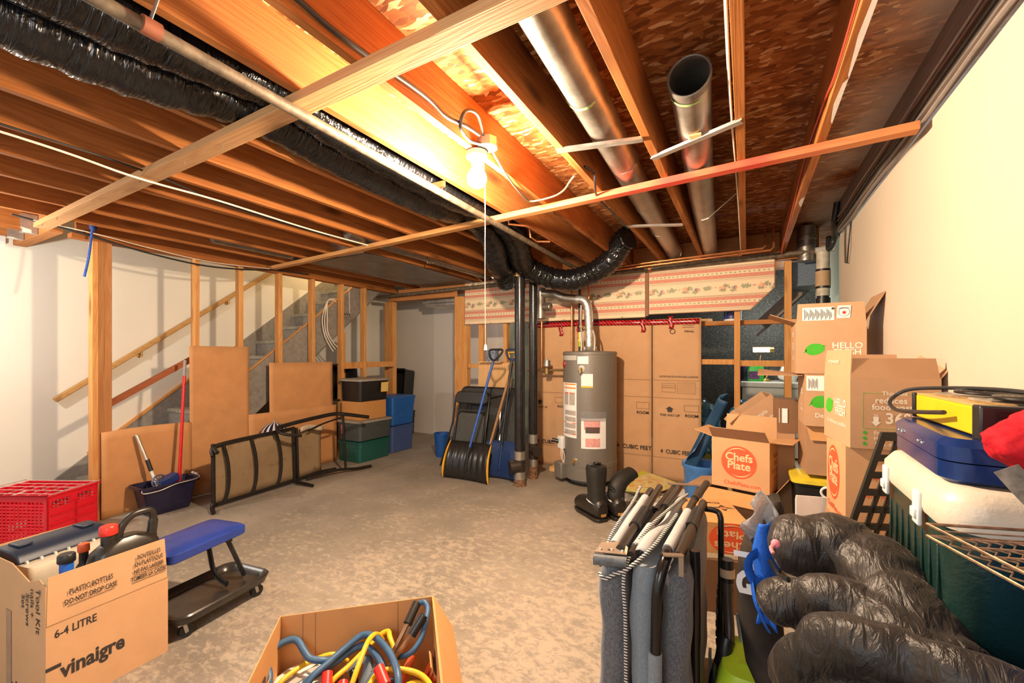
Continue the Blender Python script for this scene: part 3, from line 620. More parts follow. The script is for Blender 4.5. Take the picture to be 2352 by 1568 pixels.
def poly(mb, o, r, up, pts, lift=.0008):
    nn = Vector(r).cross(Vector(up)); o = Vector(o)+nn*lift
    mb.add([o + Vector(r)*x + Vector(up)*y for x, y in pts], [list(range(len(pts)))]); return mb
def arc(mb, o, r, up, rad, a0, a1, w_, n=16, lift=.0018):
    nn = Vector(r).cross(Vector(up)); o = Vector(o)+nn*lift; b = len(mb.v); pts = []
    for i in range(n+1):
        a = R(a0+(a1-a0)*i/n); k = w_*math.sin(math.pi*i/n)*.5+.0004
        for s in (-1, 1): pts.append(o + Vector(r)*(rad+s*k)*math.cos(a) + Vector(up)*(rad+s*k)*math.sin(a))
    return mb.add(pts, [[2*i, 2*i+1, 2*i+3, 2*i+2] for i in range(n)])

def ring(w_, d_, r, z, n=5):
    pts = []
    for cx, cy, a0 in ((w_/2-r, d_/2-r, 0), (-w_/2+r, d_/2-r, 90), (-w_/2+r, -d_/2+r, 180), (w_/2-r, -d_/2+r, 270)):
        for k in range(n+1):
            a = R(a0+90*k/n); pts.append((cx+r*math.cos(a), cy+r*math.sin(a), z))
    return pts
def loft(mb, rings, cap0=True, cap1=True):
    n = len(rings[0]); base = len(mb.v)
    vs = [p for rg in rings for p in rg]; fs = []
    for i in range(len(rings)-1):
        for k in range(n): fs.append([i*n+k, i*n+(k+1)%n, (i+1)*n+(k+1)%n, (i+1)*n+k])
    if cap0: fs.append(list(range(n))[::-1])
    if cap1: fs.append([(len(rings)-1)*n+k for k in range(n)])
    mb.add(vs, fs); return mb
def tote(name, label, pos, size, rz, mbody, mlid=None, lid=.02, taper=.86, group=None, rib=True, cat='bin'):
    w_, d_, h_ = size; th = thing(name, label, cat, pos, rz, group); h = h_-lid if mlid else h_; mb = MB(); tw, td = w_*taper, d_*(taper+.04)
    L = lambda k, e=0: ring(tw+(w_*.95-tw)*k+e, td+(d_*.95-td)*k+e, .035, h*k)
    rg = [L(0,-.02), L(.02), L(.30)]
    if rib: rg += [L(.30,.006), L(.74,.006), L(.74,.016)]
    rg += [L(.93,.016 if rib else 0), ring(w_,d_,.04,h*.93), ring(w_,d_,.04,h)]
    if not mlid: rg += [ring(w_-.02,d_-.02,.035,h), ring(w_*.9,d_*.9,.03,h*.9), ring(tw*.97,td*.97,.03,.01)]
    loft(mb, rg).build('bin_body', mbody, th, local=True)
    if mlid: loft(MB(), [ring(w_+.012,d_+.012,.042,h-.008), ring(w_+.014,d_+.014,.042,h+lid*.6), ring(w_-.01,d_-.01,.04,h+lid*.8), ring(w_-.05,d_-.05,.04,h+lid*.8), ring(w_-.07,d_-.07,.04,h+lid), ]).build('lid', mlid, th, local=True)
    return th

# ================================================================ wallpapered panels on the rear wall
def m_wallpaper():
    t = NT('striped_floral_paper'); tc = t.coord('Object'); s = t.N('ShaderNodeSeparateXYZ'); t.L(tc, s.inputs[0]); X, Z = s.outputs[0], s.outputs[2]
    cream = (.80,.62,.40); pink = (.62,.22,.145); green = (.20,.23,.12)
    v = t.math('FRACT', t.math('DIVIDE', t.math('SUBTRACT', 10.0, Z), .298)); v = t.math('FRACT', t.math('ADD', v, PAPER_SHIFT))   # 0..0.53 stripes, rest flowers
    base = t.ramp(v, [(0, pink),(.012, cream),(.055, pink),(.062, pink),(.185, cream),(.30, pink),(.43, cream),(.49, cream),(.517, pink),(.53, cream)], 'CONSTANT')
    sp = t.noise(tc, 160, 3, .7); base = t.mix(t.ramp(sp, [(.52,0.0),(.66,.55)]), base, cream)
    def win(a, b): return t.math('MULTIPLY', t.math('GREATER_THAN', v, a), t.math('LESS_THAN', v, b))
    def dots(px, vc, rx, rz, off=0.0, slant=0.0):
        u = t.math('SUBTRACT', t.math('FRACT', t.math('ADD', t.math('DIVIDE', X, px), off)), .5); u = t.math('MULTIPLY', u, px/rx)
        w2 = t.math('DIVIDE', t.math('SUBTRACT', v, vc), rz/.298)
        if slant: u = t.math('ADD', u, t.math('MULTIPLY', w2, slant))
        return t.math('SQRT', t.math('ADD', t.math('MULTIPLY', u, u), t.math('MULTIPLY', w2, w2)))
    def put(base, m, c, k=1.0): return t.mix(t.math('MULTIPLY', m, k), base, c)
    for vc in (.033, .474): base = put(base, t.math('LESS_THAN', dots(.017, vc, .0062, .0055, slant=.7), 1.0), green, .75)
    wob = t.noise(tc, 90, 3, .6)
    dm = t.math('ADD', dots(.043, .243, .0135, .0085), t.math('MULTIPLY', t.math('SUBTRACT', wob, .5), 2.6))
    base = put(base, t.math('MULTIPLY', t.math('LESS_THAN', dm, .85), win(.19,.30)), green, .7)
    wl = t.noise(tc, 42, 5, .75); wob2 = t.math('MULTIPLY', t.math('SUBTRACT', wl, .5), 4.2)
    fl = win(.56, .985)
    for px, vc, rx, rz, off, c in ((.36,.75,.040,.034,.10,pink),(.36,.78,.030,.030,.16,(.76,.40,.24)),(.36,.70,.026,.026,.02,green),(.36,.84,.040,.016,.13,green),(.36,.74,.056,.026,.52,green),(.36,.78,.036,.030,.80,pink),(.36,.77,.020,.024,.825,(.14,.19,.20)),(.36,.86,.03,.02,.86,green),(.36,.73,.012,.010,.30,pink),(.36,.74,.014,.020,.945,green)):
        d_ = t.math('ADD', dots(px, vc, rx, rz, off), wob2); base = put(base, t.math('MULTIPLY', t.math('LESS_THAN', d_, .80), fl), c, .72)
    return t.done(base, .55, 0, .3)
PAPER_SHIFT = (2.326-10+10*0)/.298 % 1
PAPER_SHIFT = (1 - ((10-2.326)/.298 % 1)) % 1
M_wpaper = m_wallpaper()
M_edge = plain('brown_edge', (.27,.13,.06), .7)
def panel(x0, x1, z0, z1, label, cut=None):
    poly_ = [(x0,z0),(x1,z0),(x1,z1),(x0,z1)] if not cut else [(x0,z0),(cut[0],z0+.0),(x1,cut[1]),(x1,z1),(x0,z1)]
    th = thing('wallpapered_panel', label, 'panel', ((x0+x1)/2, 4.97, z0), 0, 'wallpapered panels')
    MB().prism(poly_, 'Y', 4.955, 4.975).build('backing_board', M_edge, th, smooth=False)
    e = .008; q = [(poly_[0][0]+e,poly_[0][1]+e)] + ([(x1-e,z0+e)] if not cut else [(cut[0]-e*.4,z0+e),(x1-e,cut[1]+e*.4)]) + [(x1-e,z1-e),(x0+e,z1-e)]
    o = MB().prism(q, 'Y', 4.952, 4.956).build('wallpaper', M_wpaper, None, smooth=False, origin=(0,0,0)); o.parent = th; o.location = -th.location
panel(-3.50,-1.005,1.825,2.415,'wide wallpapered panel behind the black looping duct')
panel(-.975,.245,1.855,2.415,'wallpapered panel with a cut off lower right corner', (.03,2.07))
tag(MB().box((-1.003,4.95,1.84),(-.977,4.975,2.415)).build('joint_strip', M_edge, smooth=False), 'brown joint strip between the two wallpapered panels', 'trim')

# ================================================================ cardboard sheets hung on the rear wall
def sheet(x0, x1, z0, z1, label, y=4.984):
    th = thing('cardboard_sheet', label, 'cardboard', ((x0+x1)/2, y, z0), 0, 'flattened moving boxes on the rear wall')
    random.seed(int(x0*100)); f = lambda u, v: ((x0+(x1-x0)*u), y - .008*math.sin(v*9+x0)*math.sin(u*3.1) - .006*abs(math.sin(v*6.3)), z0+(z1-z0)*v)
    mb = MB().grid(f, 12, 30); mb.build('sheet', M_card, th, solid=.004)
    return th
s1 = sheet(-2.50,-1.70,.002,1.80,'cardboard sheet left of the water heater'); s2 = sheet(-1.695,-.945,.002,1.80,'cardboard sheet behind the water heater'); s3 = sheet(-.935,-.43,.002,1.80,'narrow cardboard sheet right of the water heater')
yy = 4.962; mb1, mb2, mb3 = MB(), MB(), MB(); Xr, Zu = Vector((1,0,0)), Vector((0,0,1))
def T(mb, s_, x, z, h, bold=.01, sx=1, ud=False): mb.text(s_, (x, yy, z), (-Xr if ud else Xr), (-Zu if ud else Zu), h, bold, 'CENTER', sx)
def rectline(mb, x0, x1, z0, z1, w_=.002):
    for a, b in (((x0,z0),(x1,z0+w_)),((x0,z1-w_),(x1,z1)),((x0,z0),(x0+w_,z1)),((x1-w_,z0),(x1,z1))): mb.box((a[0],yy-.0005,a[1]),(b[0],yy,b[1]))
def arrowup(mb, x, z, s_):
    poly(mb, (x,yy,z), Xr, Zu, [(-.4*s_,-.5*s_),(.4*s_,-.5*s_),(.4*s_,.05*s_),(.75*s_,.05*s_),(0,.6*s_),(-.75*s_,.05*s_),(-.4*s_,.05*s_)])
for mb, xo in ((mb1,-2.33),(mb3,-.84)):
    arrowup(mb, xo+.0 if mb is mb1 else -.75, .80, .055); T(mb, 'THIS WAY UP', xo+.0 if mb is mb1 else -.75, .735, .036, .008, .95)
T(mb1,'4  CUBIC FEET',-2.17,.30,.062,.012); rectline(mb1,-2.12,-1.93,.80,.87); T(mb1,'ROOM',-2.02,.755,.045,.012)
T(mb2,'4  CUBIC FEET',-1.14,.345,.062,.012); rectline(mb2,-1.11,-.97,.79,.865); T(mb2,'ROOM',-1.04,.745,.045,.012)
T(mb3,'4  CUBIC FEET',-.68,.33,.062,.012,.85); rectline(mb3,-.60,-.455,.785,.855); T(mb3,'ROOM',-.525,.74,.045,.012)
rectline(mb3,-.83,-.69,.99,1.09); rectline(mb3,-.67,-.49,.98,1.10); mb3.box((-.83,yy-.0005,1.04),(-.69,yy,1.043)).box((-.83,yy-.0005,1.065),(-.69,yy,1.067))
for z in (1.0,1.02,1.04,1.06,1.08): mb3.box((-.655,yy-.0005,z),(-.505,yy,z+.0015))
T(mb3,'PROPERTY RESTORATION SPECIALISTS',-.66,1.165,.027,.006,.85,True)
mb3.torus((-.72,yy,1.66),.026,.003,(0,1,0),24,4); T(mb3,'Winnipeg',-.55,1.655,.03,.012,.8,True)
for z in (1.70,1.72,1.74): mb3.box((-.62,yy-.0005,z),(-.50,yy,z+.003))
for mb, s_ in ((mb1,s1),(mb2,s2),(mb3,s3)): mb.build('printed_lettering', M_blackink, s_, smooth=False)
M_fold = plain('fold_shadow_brown', (.33,.18,.085), .85)
for s_, a, b in ((s1,-2.49,-1.72),(s2,-1.69,-.95),(s3,-.93,-.435)):
    for z in (.26,.925,1.12): MB().box((a,4.9655,z),(b,4.9665,z+.0025)).build('crease_line', M_fold, s_, smooth=False)
t = NT('red_tape'); v = t.coord(scale=(22,1,22)); ck = t.N('ShaderNodeTexWave'); t.L(t.coord(scale=(13,1,13)), ck.inputs['Vector']); ck.inputs['Scale'].default_value = 1.2; ck.inputs['Distortion'].default_value = 3; ck.bands_direction = 'DIAGONAL'
M_tape = t.done(t.ramp(ck.outputs[1], [(.30,(.08,.006,.006)),(.42,(.60,.016,.018))]), .25, 0, .6)
tp = thing('packing_tape', 'shiny red packing tape along the top of the cardboard sheets', 'tape', (-1.4,4.95,1.76))
MB().grid(lambda u, v: (-2.49+2.04*u, 4.958-.003*math.sin(u*60), 1.745+.010*math.sin(u*5)+.058*v), 60, 2).build('long_strip', M_tape, tp, solid=.0008)
for x, a, b in ((-2.06,1.64,1.77),(-1.82,1.60,1.77),(-1.06,1.66,1.81),(-.76,1.69,1.83)): MB().grid(lambda u, v: (x+.045*u+.01*math.sin(v*7), 4.9545, a+(b-a)*v), 2, 6).build('tape_end', M_tape, tp, solid=.0008)

# ================================================================ water heater
TX, TY, TR = -1.545, 4.60, .295
wh = thing('water_heater', 'tall grey water heater tank with paper labels in front of cardboard', 'water heater', (TX,TY,0))
def m_tank():
    t = NT('grey_tank_paint'); v = t.coord(); n = t.noise(v, 120, 3, .7); col = t.ramp(n, [(.35,(.175,.155,.13)),(.65,(.235,.21,.175))]); t.bump(n, .08, .002)
    return t.done(col, .42, .25, .5)
M_tank = m_tank()
MB().lathe([(.24,.015),(.25,.05),(TR,.06),(TR,1.40),(TR+.004,1.405),(TR+.004,1.43),(TR-.01,1.44),(.05,1.445),(.001,1.445)], (TX,TY,0), 56).build('tank_body', M_tank, wh)
MB().lathe([(.27,0),(.275,.018),(.20,.022),(.001,.022)], (TX,TY,0), 40).build('base_ring', M_dark, wh)
MB().lathe([(TR+.001,.20),(TR+.004,.203),(TR+.004,.255),(TR+.001,.258)], (TX,TY,0), 56, cap=False).build('seam_band', M_tank, wh)
def ppatch(a0, a1, z0, z1, m, nm, r=TR+.0025, n=10, th=0.0008):
    a0, a1 = R(-71.9+a0), R(-71.9+a1)
    o = MB().grid(lambda u, v: (TX+r*math.cos(a0+(a1-a0)*u), TY+r*math.sin(a0+(a1-a0)*u), z0+(z1-z0)*v), n, 1).build(nm, m, wh); return o
ppatch(-76,-27,.51,1.10,M_paper,'instruction_label',n=18)
M_orange_ink = plain('orange_ink',(.85,.25,.02),.6,bmp=0); M_pink = plain('pink_print',(.70,.33,.30),.6,var=.25,ns=60,bmp=0); M_greyink = plain('grey_print',(.42,.37,.32),.7,var=.4,ns=150,bmp=0)
for z in (1.045,1.085): ppatch(-64,-29,z-.008,z+.006,M_orange_ink,'label_stripe',TR+.0035)
for a in (-64,-46): ppatch(a,a+15,.86,.99,M_greyink,'label_drawing',TR+.0035,5); ppatch(a,a+15,.985,.995,M_red_ink,'label_stripe',TR+.004,5)
for z in (.78,.71,.64,.57): ppatch(-62,-29,z-.028,z+.022,M_greyink,'label_text_block',TR+.0035,8)
for z in (.665,.545): ppatch(-70,-55,z,z+.008,M_red_ink,'label_stripe',TR+.004,5); ppatch(-38,-28,z,z+.008,M_red_ink,'label_stripe',TR+.004,4)
ppatch(-25,-2,1.305,1.385,M_paper,'top_label'); ppatch(-78,-27,1.345,1.395,plain('silver_label',(.45,.43,.38),.5,bmp=0),'logo_swoosh'); lab(ppatch(-17,7,1.055,1.20,M_paper,'service_tag'),'white service tag'); ppatch(-17,7,1.055,1.072,plain('amber_ink',(.8,.45,.02),.6,bmp=0),'tag_edge',TR+.0035)
ppatch(-17,35,.41,.73,M_paper,'paper_pouch'); ppatch(-11,22,.61,.71,M_pink,'pink_print',TR+.0035); ppatch(-8,22,.43,.52,M_pink,'pink_print',TR+.0035); ppatch(-8,21,.575,.64,plain('dark_print',(.10,.06,.05),.6,bmp=0),'dark_title',TR+.004)
t = NT('clear_plastic'); t.b.inputs['Transmission Weight'].default_value = .85; t.b.inputs['IOR'].default_value = 1.2; M_clear = t.done((.9,.9,.9), .12)
ppatch(-18,36,.70,.80,M_clear,'clear_pouch_top',TR+.006)
a = R(-71.9-66); MB().sphere((TX+(TR+.001)*math.cos(a),TY+(TR+.001)*math.sin(a),1.30),.001,14,8,(22,22,38)).build('red_badge', plain('red_badge',(.28,.02,.02),.3), wh)
a = R(-71.9-16); px, py = TX+TR*math.cos(a), TY+TR*math.sin(a)
MB().cyl((px,py,1.255),(px+.004*math.cos(a),py+.004*math.sin(a),1.255),.036).build('valve_plate', M_steel, wh); MB().cyl((px,py,1.255),(px+.06*math.cos(a),py+.06*math.sin(a),1.255),.014).tube([(px+.05*math.cos(a),py+.05*math.sin(a),1.27),(px+.05*math.cos(a),py+.05*math.sin(a),1.21)],.016,12).build('relief_valve', plain('brass2',(.55,.36,.12),.35,.9), wh)
a = R(-71.9-30); px, py = TX+TR*math.cos(a), TY+TR*math.sin(a)
MB().cyl((px,py,.275),(px+.004*math.cos(a),py+.004*math.sin(a),.275),.032).build('valve_plate', M_steel, wh); MB().cyl((px,py,.275),(px+.055*math.cos(a),py+.055*math.sin(a),.27),.016).build('drain_valve', plain('brass3',(.60,.38,.12),.35,.9), wh)
a = R(-71.9-74); px, py = TX+TR*math.cos(a), TY+TR*math.sin(a)
rot = Matrix.Rotation(R(-30),3,'Z'); MB().box((px-.06,py-.05,.36),(px+.03,py+.03,.50),rot).build('gas_control', M_white, wh, bevel=.012); MB().cyl((px-.05,py-.03,.44),(px-.12,py-.05,.455),.022).build('gas_knob', M_dark, wh)
for k in range(3): MB().tube(spline([(px-.01+.012*k,py-.06,.37),(px-.0+.02*k,py-.07,.28),(px+.02,py-.05,.20)],5),.004,6).build('gas_wire', M_wire_w, wh)
MB().box((px-.075,py-.08,.04),(px+.06,py+.07,.22),rot).build('burner_cover', M_tank, wh, bevel=.015)
MB().lathe([(.09,1.447),(.06,1.49),(.058,1.50)], (TX,TY,0), 20, cap=False).build('draft_hood', M_steel, wh)
for k in range(3): MB().box((TX+.075*math.cos(k*2.1)-.006,TY+.075*math.sin(k*2.1)-.006,1.443),(TX+.075*math.cos(k*2.1)+.006,TY+.075*math.sin(k*2.1)+.006,1.49)).build('hood_leg', M_steel, wh, smooth=False)
fl = thing('flue_pipe', 'silver flue pipe rising from the water heater and bending to the left', 'duct', (TX,TY,1.5))
MB().tube(spline([(TX,TY,1.49),(TX-.005,TY,1.70),(TX-.02,TY,1.93),(TX-.07,TY,2.02),(TX-.16,TY,2.035)],6), .047, 20).build('riser', plain('foil',(.62,.60,.56),.35,.8,var=.35,ns=40), fl)
MB().tube(spline([(TX-.15,TY,2.035),(TX-.30,TY,2.06),(TX-.42,TY,2.11),(TX-.50,TY,2.12),(TX-.58,TY,2.13)],6), .048, 20).build('elbow', M_duct, fl)
vt = thing('vent_connector', 'upright silver vent canister with a round side outlet', 'duct', (-2.15,4.62,1.82))
MB().lathe([(.058,1.83),(.062,1.835),(.062,2.02),(.058,2.03),(.058,2.20),(.001,2.20)], (-2.16,4.62,0), 24).build('canister', M_duct, vt); MB().cyl((-2.10,4.60,1.97),(-2.02,4.58,1.965),.05).sphere((-2.02,4.58,1.965),.05,16,10,(.5,1,1)).build('side_cap', M_duct, vt)
B_ = M_copper
pipe([(-2.20,4.74,1.83),(-2.20,4.74,1.25)],.012,B_,'copper_pipe','copper pipe dropping below the silver vent canister to the gas regulator')
pipe([(-1.84,4.82,2.33),(-1.84,4.82,1.2)],.012,B_,'copper_pipe','copper pipe behind the left edge of the water heater'); 
bk = thing('black_gas_pipe', 'black iron pipe with lime tape behind the water heater', 'pipe', (-1.755,4.86,.9)); MB().tube([(-1.755,4.86,2.33),(-1.755,4.86,.9)],.016,12).cyl((-1.755,4.86,1.72),(-1.755,4.86,1.76),.022).build('pipe', M_dark, bk); MB().cyl((-1.755,4.86,1.50),(-1.755,4.86,1.62),.0175).build('lime_tape', plain('lime',(.42,.62,.02),.5), bk); MB().box((-1.745,4.815,1.73),(-1.70,4.835,1.745)).build('valve_lever', plain('yellow_lever',(.7,.5,.02),.5), bk, smooth=False)
for x0, x1, l in ((-1.68,-1.615,'flexible water line left of the silver flue pipe'),(-1.59,-1.465,'flexible water line right of the silver flue pipe')):
    q = thing('water_line', l, 'pipe', (x1,4.55,1.45)); MB().tube([(x0,4.72,2.34),(x0,4.70,1.98)],.013,12).build('copper_end', B_, q); MB().tube(spline([(x0,4.70,1.99),(x0+.01,4.66,1.8),(x1-.015,4.57,1.62),(x1,4.52,1.445)],6),.010,12).build('flexible_hose', plain('braided_hose',(.62,.56,.45),.4,.4,var=.3,ns=120), q)
    if x0 > -1.6: MB().tube(spline([(x0+.01,4.69,1.97),(x0+.05,4.67,1.95),(x0+.06,4.66,1.90)],4),.008,8).build('red_valve_handle', plain('red_handle',(.6,.04,.02),.4), q)
    else: MB().box((x1-.055,4.60,1.55),(x1-.005,4.602,1.66)).build('paper_tag', M_paper, q, smooth=False); MB().box((x1-.064,4.599,1.55),(x1-.048,4.6015,1.66)).build('yellow_tag_edge', plain('tag_yellow',(.75,.42,.02),.6), q, smooth=False)
gm = thing('gas_regulator', 'small gas regulator on a pipe at the left of the water heater', 'regulator', (-2.14,4.74,1.14))
MB().cyl((-2.13,4.74,1.26),(-2.13,4.74,1.335),.042).cyl((-2.13,4.74,1.335),(-2.13,4.74,1.36),.015).build('cap', M_steel, gm); MB().lathe([(.05,1.245),(.055,1.255),(.05,1.265)], (-2.13,4.74,0), 20).cyl((-2.13,4.74,1.17),(-2.13,4.74,1.25),.035).build('body', plain('brass4',(.32,.19,.08),.4,.7), gm); MB().tube([(-2.40,4.74,1.215),(-1.86,4.74,1.22)],.014,12).build('cross_pipe', plain('brass5',(.34,.21,.08),.4,.7), gm)

# ================================================================ the two black waste pipes by the doorway
M_abs = plain('black_waste_pipe', (.014,.013,.013), .22, var=.3); M_clamp = plain('steel_clamp', (.50,.46,.40), .35, .85)
M_rust = plain('rusty_iron', (.20,.10,.05), .8, .2, var=.8, ns=50)
a = thing('waste_pipe', 'front black waste pipe standing on the floor, with an orange label near its top', 'pipe', (-2.14,4.05,0))
MB().cyl((-2.14,4.05,.30),(-2.14,4.05,2.66),.056,n=26).cyl((-2.14,4.05,2.12),(-2.14,4.05,2.2),.064).build('pipe', M_abs, a); MB().cyl((-2.14,4.05,.28),(-2.14,4.05,.37),.062).build('clamp', M_clamp, a); MB().cyl((-2.14,4.05,.07),(-2.14,4.05,.15),.062).build('clamp', M_clamp, a)
MB().cyl((-2.14,4.05,.12),(-2.14,4.05,.30),.058).tube([(-2.14,4.05,.21),(-2.22,3.97,.20)],.072,18).build('cleanout', plain('dark_rubber',(.03,.02,.015),.4), a); MB().lathe([(.075,0),(.062,.03),(.058,.08),(.001,.08)], (-2.14,4.05,0), 18).build('rusty_base', M_rust, a)
o = MB().grid(lambda u, v: (-2.14+.0575*math.cos(R(-110+50*u)), 4.05+.0575*math.sin(R(-110+50*u)), 2.24+.11*v), 6, 1).build('orange_label', plain('orange_label',(.75,.42,.14),.6), a)
b = thing('waste_pipe', 'rear black waste pipe half hidden behind the front one', 'pipe', (-2.13,4.36,0))
MB().cyl((-2.13,4.36,.42),(-2.13,4.36,2.34),.048,n=24).build('pipe', M_abs, b); MB().cyl((-2.13,4.36,.40),(-2.13,4.36,.50),.054).build('clamp', M_clamp, b); MB().cyl((-2.13,4.36,.14),(-2.13,4.36,.22),.052).build('clamp', M_clamp, b); MB().cyl((-2.13,4.36,.2),(-2.13,4.36,.41),.05).tube([(-2.13,4.36,.32),(-2.05,4.30,.32)],.058,16).build('cleanout', plain('dark_rubber2',(.03,.02,.015),.4), b); MB().lathe([(.06,0),(.05,.03),(.048,.15),(.001,.15)], (-2.13,4.36,0), 16).build('rusty_base', M_rust, b)
tag(MB().box((-2.09,4.72,.0),(-2.0,4.84,.05)).build('wood_block', M_ply, smooth=False), 'small wooden block on the floor behind the black pipes', 'wood')

# ================================================================ folded furniture and shovels left of the pipes
tag(MB().box((-3.27,4.90,.0),(-2.76,4.92,1.30), Matrix.Rotation(R(-3),3,'X'), (-3,4.9,0)).build('plywood_sheet', M_ply, smooth=False), 'plywood sheet leaning behind the folded chairs', 'board')
def stackbox(z, l): return tag(loft(MB(), [ring(.15,.11,.02,z),ring(.16,.12,.02,z+.025),ring(.172,.13,.02,z+.028),ring(.172,.13,.02,z+.036),ring(.15,.11,.02,z+.037)]).xform(Matrix.Translation((-3.03,4.93,0))).build('plastic_container', plain('clear_blue_plastic',(.22,.26,.36),.2,var=.7,ns=40)), l, 'container', 'stacked plastic containers')
tag(MB().box((-3.24,4.985,1.26),(-2.90,5.0,1.30)).box((-3.20,4.86,1.30),(-2.86,5.0,1.312)).build('ledge', M_ply, smooth=False), 'small wooden ledge on top of the plywood sheet', 'shelf')
for i, l in enumerate(('lowest plastic container stacked on the ledge','second plastic container from the bottom of the stack','third plastic container from the bottom of the stack','topmost plastic container of the little stack')): stackbox(1.312+.0375*i, l)
# card table
M_blackm = plain('black_metal', (.018,.016,.015), .3, .3, var=.3); M_pad = plain('black_vinyl', (.016,.015,.014), .42, var=.3); M_darkcard = plain('dark_board', (.035,.034,.030), .6, var=.3)
def lean(y0, ang): return lambda x, z: Vector((x, y0 + z*math.sin(R(ang)), z*math.cos(R(ang))))
Lt = lean(4.46, 16)
ct = thing('folding_table', 'black folded card table with white studs leaning on the plywood', 'table', (-2.9,4.5,0))
def pl(F, pts, t_): return MB().plate([F(x, z) for x, z in pts], t_)
def rrect(x0,x1,z0,z1,r,n=5):
    out=[]
    for cx,cz,a0 in ((x1-r,z1-r,0),(x0+r,z1-r,90),(x0+r,z0+r,180),(x1-r,z0+r,270)):
        for k in range(n+1): a=R(a0+90*k/n); out.append((cx+r*math.cos(a),cz+r*math.sin(a)))
    return out
pl(Lt, rrect(-3.36,-2.46,.02,1.0,.07), .02).build('table_top', M_darkcard, ct)
MB().tube([Lt(x,z)+Vector((0,-.015,0)) for x,z in rrect(-3.37,-2.45,.01,1.01,.08)],.013,10,closed=True).build('table_frame', M_blackm, ct)
for z in (.17,.34,.51,.68,.85):
    for x in (-3.36,-2.46): MB().sphere(Lt(x,z)+Vector((0,-.03,0)),.010,8,6).build('white_stud', M_white, ct)
MB().bar(Lt(-2.62,.95)+Vector((0,-.035,0)),Lt(-3.1,.82)+Vector((0,-.035,0)),.014,.014).build('leg', M_blackm, ct); MB().bar(Lt(-2.72,.72)+Vector((0,-.035,0)),Lt(-2.64,.10)+Vector((0,-.035,0)),.014,.014).build('leg', M_steel, ct)
Lc = lean(4.30, 13)
fc = thing('folding_chair', 'black folding chair with padded back, folded flat and leaning', 'chair', (-3.1,4.3,0))
pl(Lc, rrect(-3.30,-2.80,.80,.955,.06), .035).build('backrest', M_pad, fc, bevel=.012); o=pl(Lc, rrect(-3.22,-2.83,.29,.68,.05), .022).build('seat', plain('grey_seat_bottom',(.06,.06,.055),.7), fc)
MB().plate([Lc(x,z)+Vector((0,-.006,0)) for x,z in ((-3.08,.50),(-3.00,.48),(-2.97,.535),(-3.05,.555))],.001).build('paper_sticker', M_paper, fc, smooth=False)
MB().tube([Lc(x,z)+Vector((0,-.014,0)) for x,z in rrect(-3.24,-2.81,.27,.70,.06)],.010,10,closed=True).build('seat_frame', M_blackm, fc)
for xs in (-3.355,-3.31): pass
for nm_, pts in (('leg',[(-3.40,.0),(-3.30,.55),(-3.30,.90),(-3.25,.95)]),('leg',[(-3.345,.0),(-3.25,.35),(-3.235,.80)]),('leg',[(-2.76,.0),(-2.79,.5),(-2.79,.90),(-2.83,.95)]),('leg',[(-2.83,.02),(-2.80,.7)])): MB().tube([Lc(x,z)+Vector((0,-.02,0)) for x,z in pts],.011,10).build(nm_, M_blackm, fc)
# snow shovels
def shovel(label, bx, by, w_, h_, topx, topy, topz, mblade, mhandle, mgrip, ribs=True, edge=None, grip_in=None):
    th = thing('snow_shovel', label, 'shovel', (bx, by, 0))
    def f(u, v):
        x = bx-w_/2+w_*u*1.0; e = 1-.06*(1-v)
        rib = .006*abs(math.sin(u*math.pi*7)) if ribs else .004*math.sin(u*9)
        return (bx+(x-bx)*(1.06-.10*v), by + .02 + .17*v*v*.75 - .035*(1-(2*u-1)**2)*-1*.9 - rib + .07*math.sin(v*2.4)*-.3, .012 + h_*v)
    MB().grid(f, 42, 12).build('blade', mblade, th, solid=.004)
    c = Vector(f(.5, .72)); top = Vector((topx, topy, topz)); c = c + Vector((0,-.012,0))
    low = Vector(f(.5,.25)) + Vector((0,-.012,0)); MB().tube([low, c, c+(top-c)*.06],[.010,.017,.018],12).build('socket', mblade, th)
    MB().tube([c, top - (top-c).normalized()*.10], .0145, 12).build('handle', mhandle, th)
    d_ = (top-c).normalized(); s_ = Vector((1,0,0)); b_ = top-d_*.12
    MB().tube(spline([b_, b_+d_*.03, b_+d_*.06-s_*.045, b_+d_*.12-s_*.082, b_+d_*.16-s_*.080, b_+d_*.165, b_+d_*.16+s_*.080, b_+d_*.12+s_*.082, b_+d_*.06+s_*.045, b_+d_*.03],4), .0125, 10).build('grip', mgrip, th)
    if edge:
        for u in (-.015, 1.015): MB().tube([Vector(f(u,v/8))+Vector((0,-.006,0)) for v in range(0,9)],[.006,.014,.016,.017,.016,.015,.014,.012,.006],8,squash=(.5,1.2)).build('side_guard', edge, th)
    if grip_in: MB().tube([b_+d_*.07-s_*.03, b_+d_*.13-s_*.055, b_+d_*.13+s_*.055, b_+d_*.07+s_*.03],.009,8).build('grip_insert', grip_in, th)
    return th
M_blueh = plain('blue_handle',(.02,.09,.38),.35); M_yel = plain('yellow_plastic',(.78,.40,.02),.45)
shovel('wide black snow shovel with yellow side guards and a blue handle', -2.735, 3.86, .56, .40, -2.55, 4.22, 1.42, plain('black_blade',(.014,.013,.012),.25), M_blueh, M_dark, True, M_yel)
shovel('blue snow shovel standing behind the wide black one', -2.45, 4.09, .44, .40, -2.40, 4.36, 1.42, plain('navy_blade',(.016,.04,.13),.4), M_dark, plain('navy_grip',(.02,.03,.10),.4), False, None, M_yel)
tag(MB().tube([(-2.68,4.13,.02),(-2.44,4.44,1.30)],.015,12).build('wooden_pole', wood('handle_wood',(.22,.10,.04),(.34,.17,.07),(.42,.24,.11),'Z',knots=.01)), 'brown wooden tool handle between the two snow shovels', 'pole')
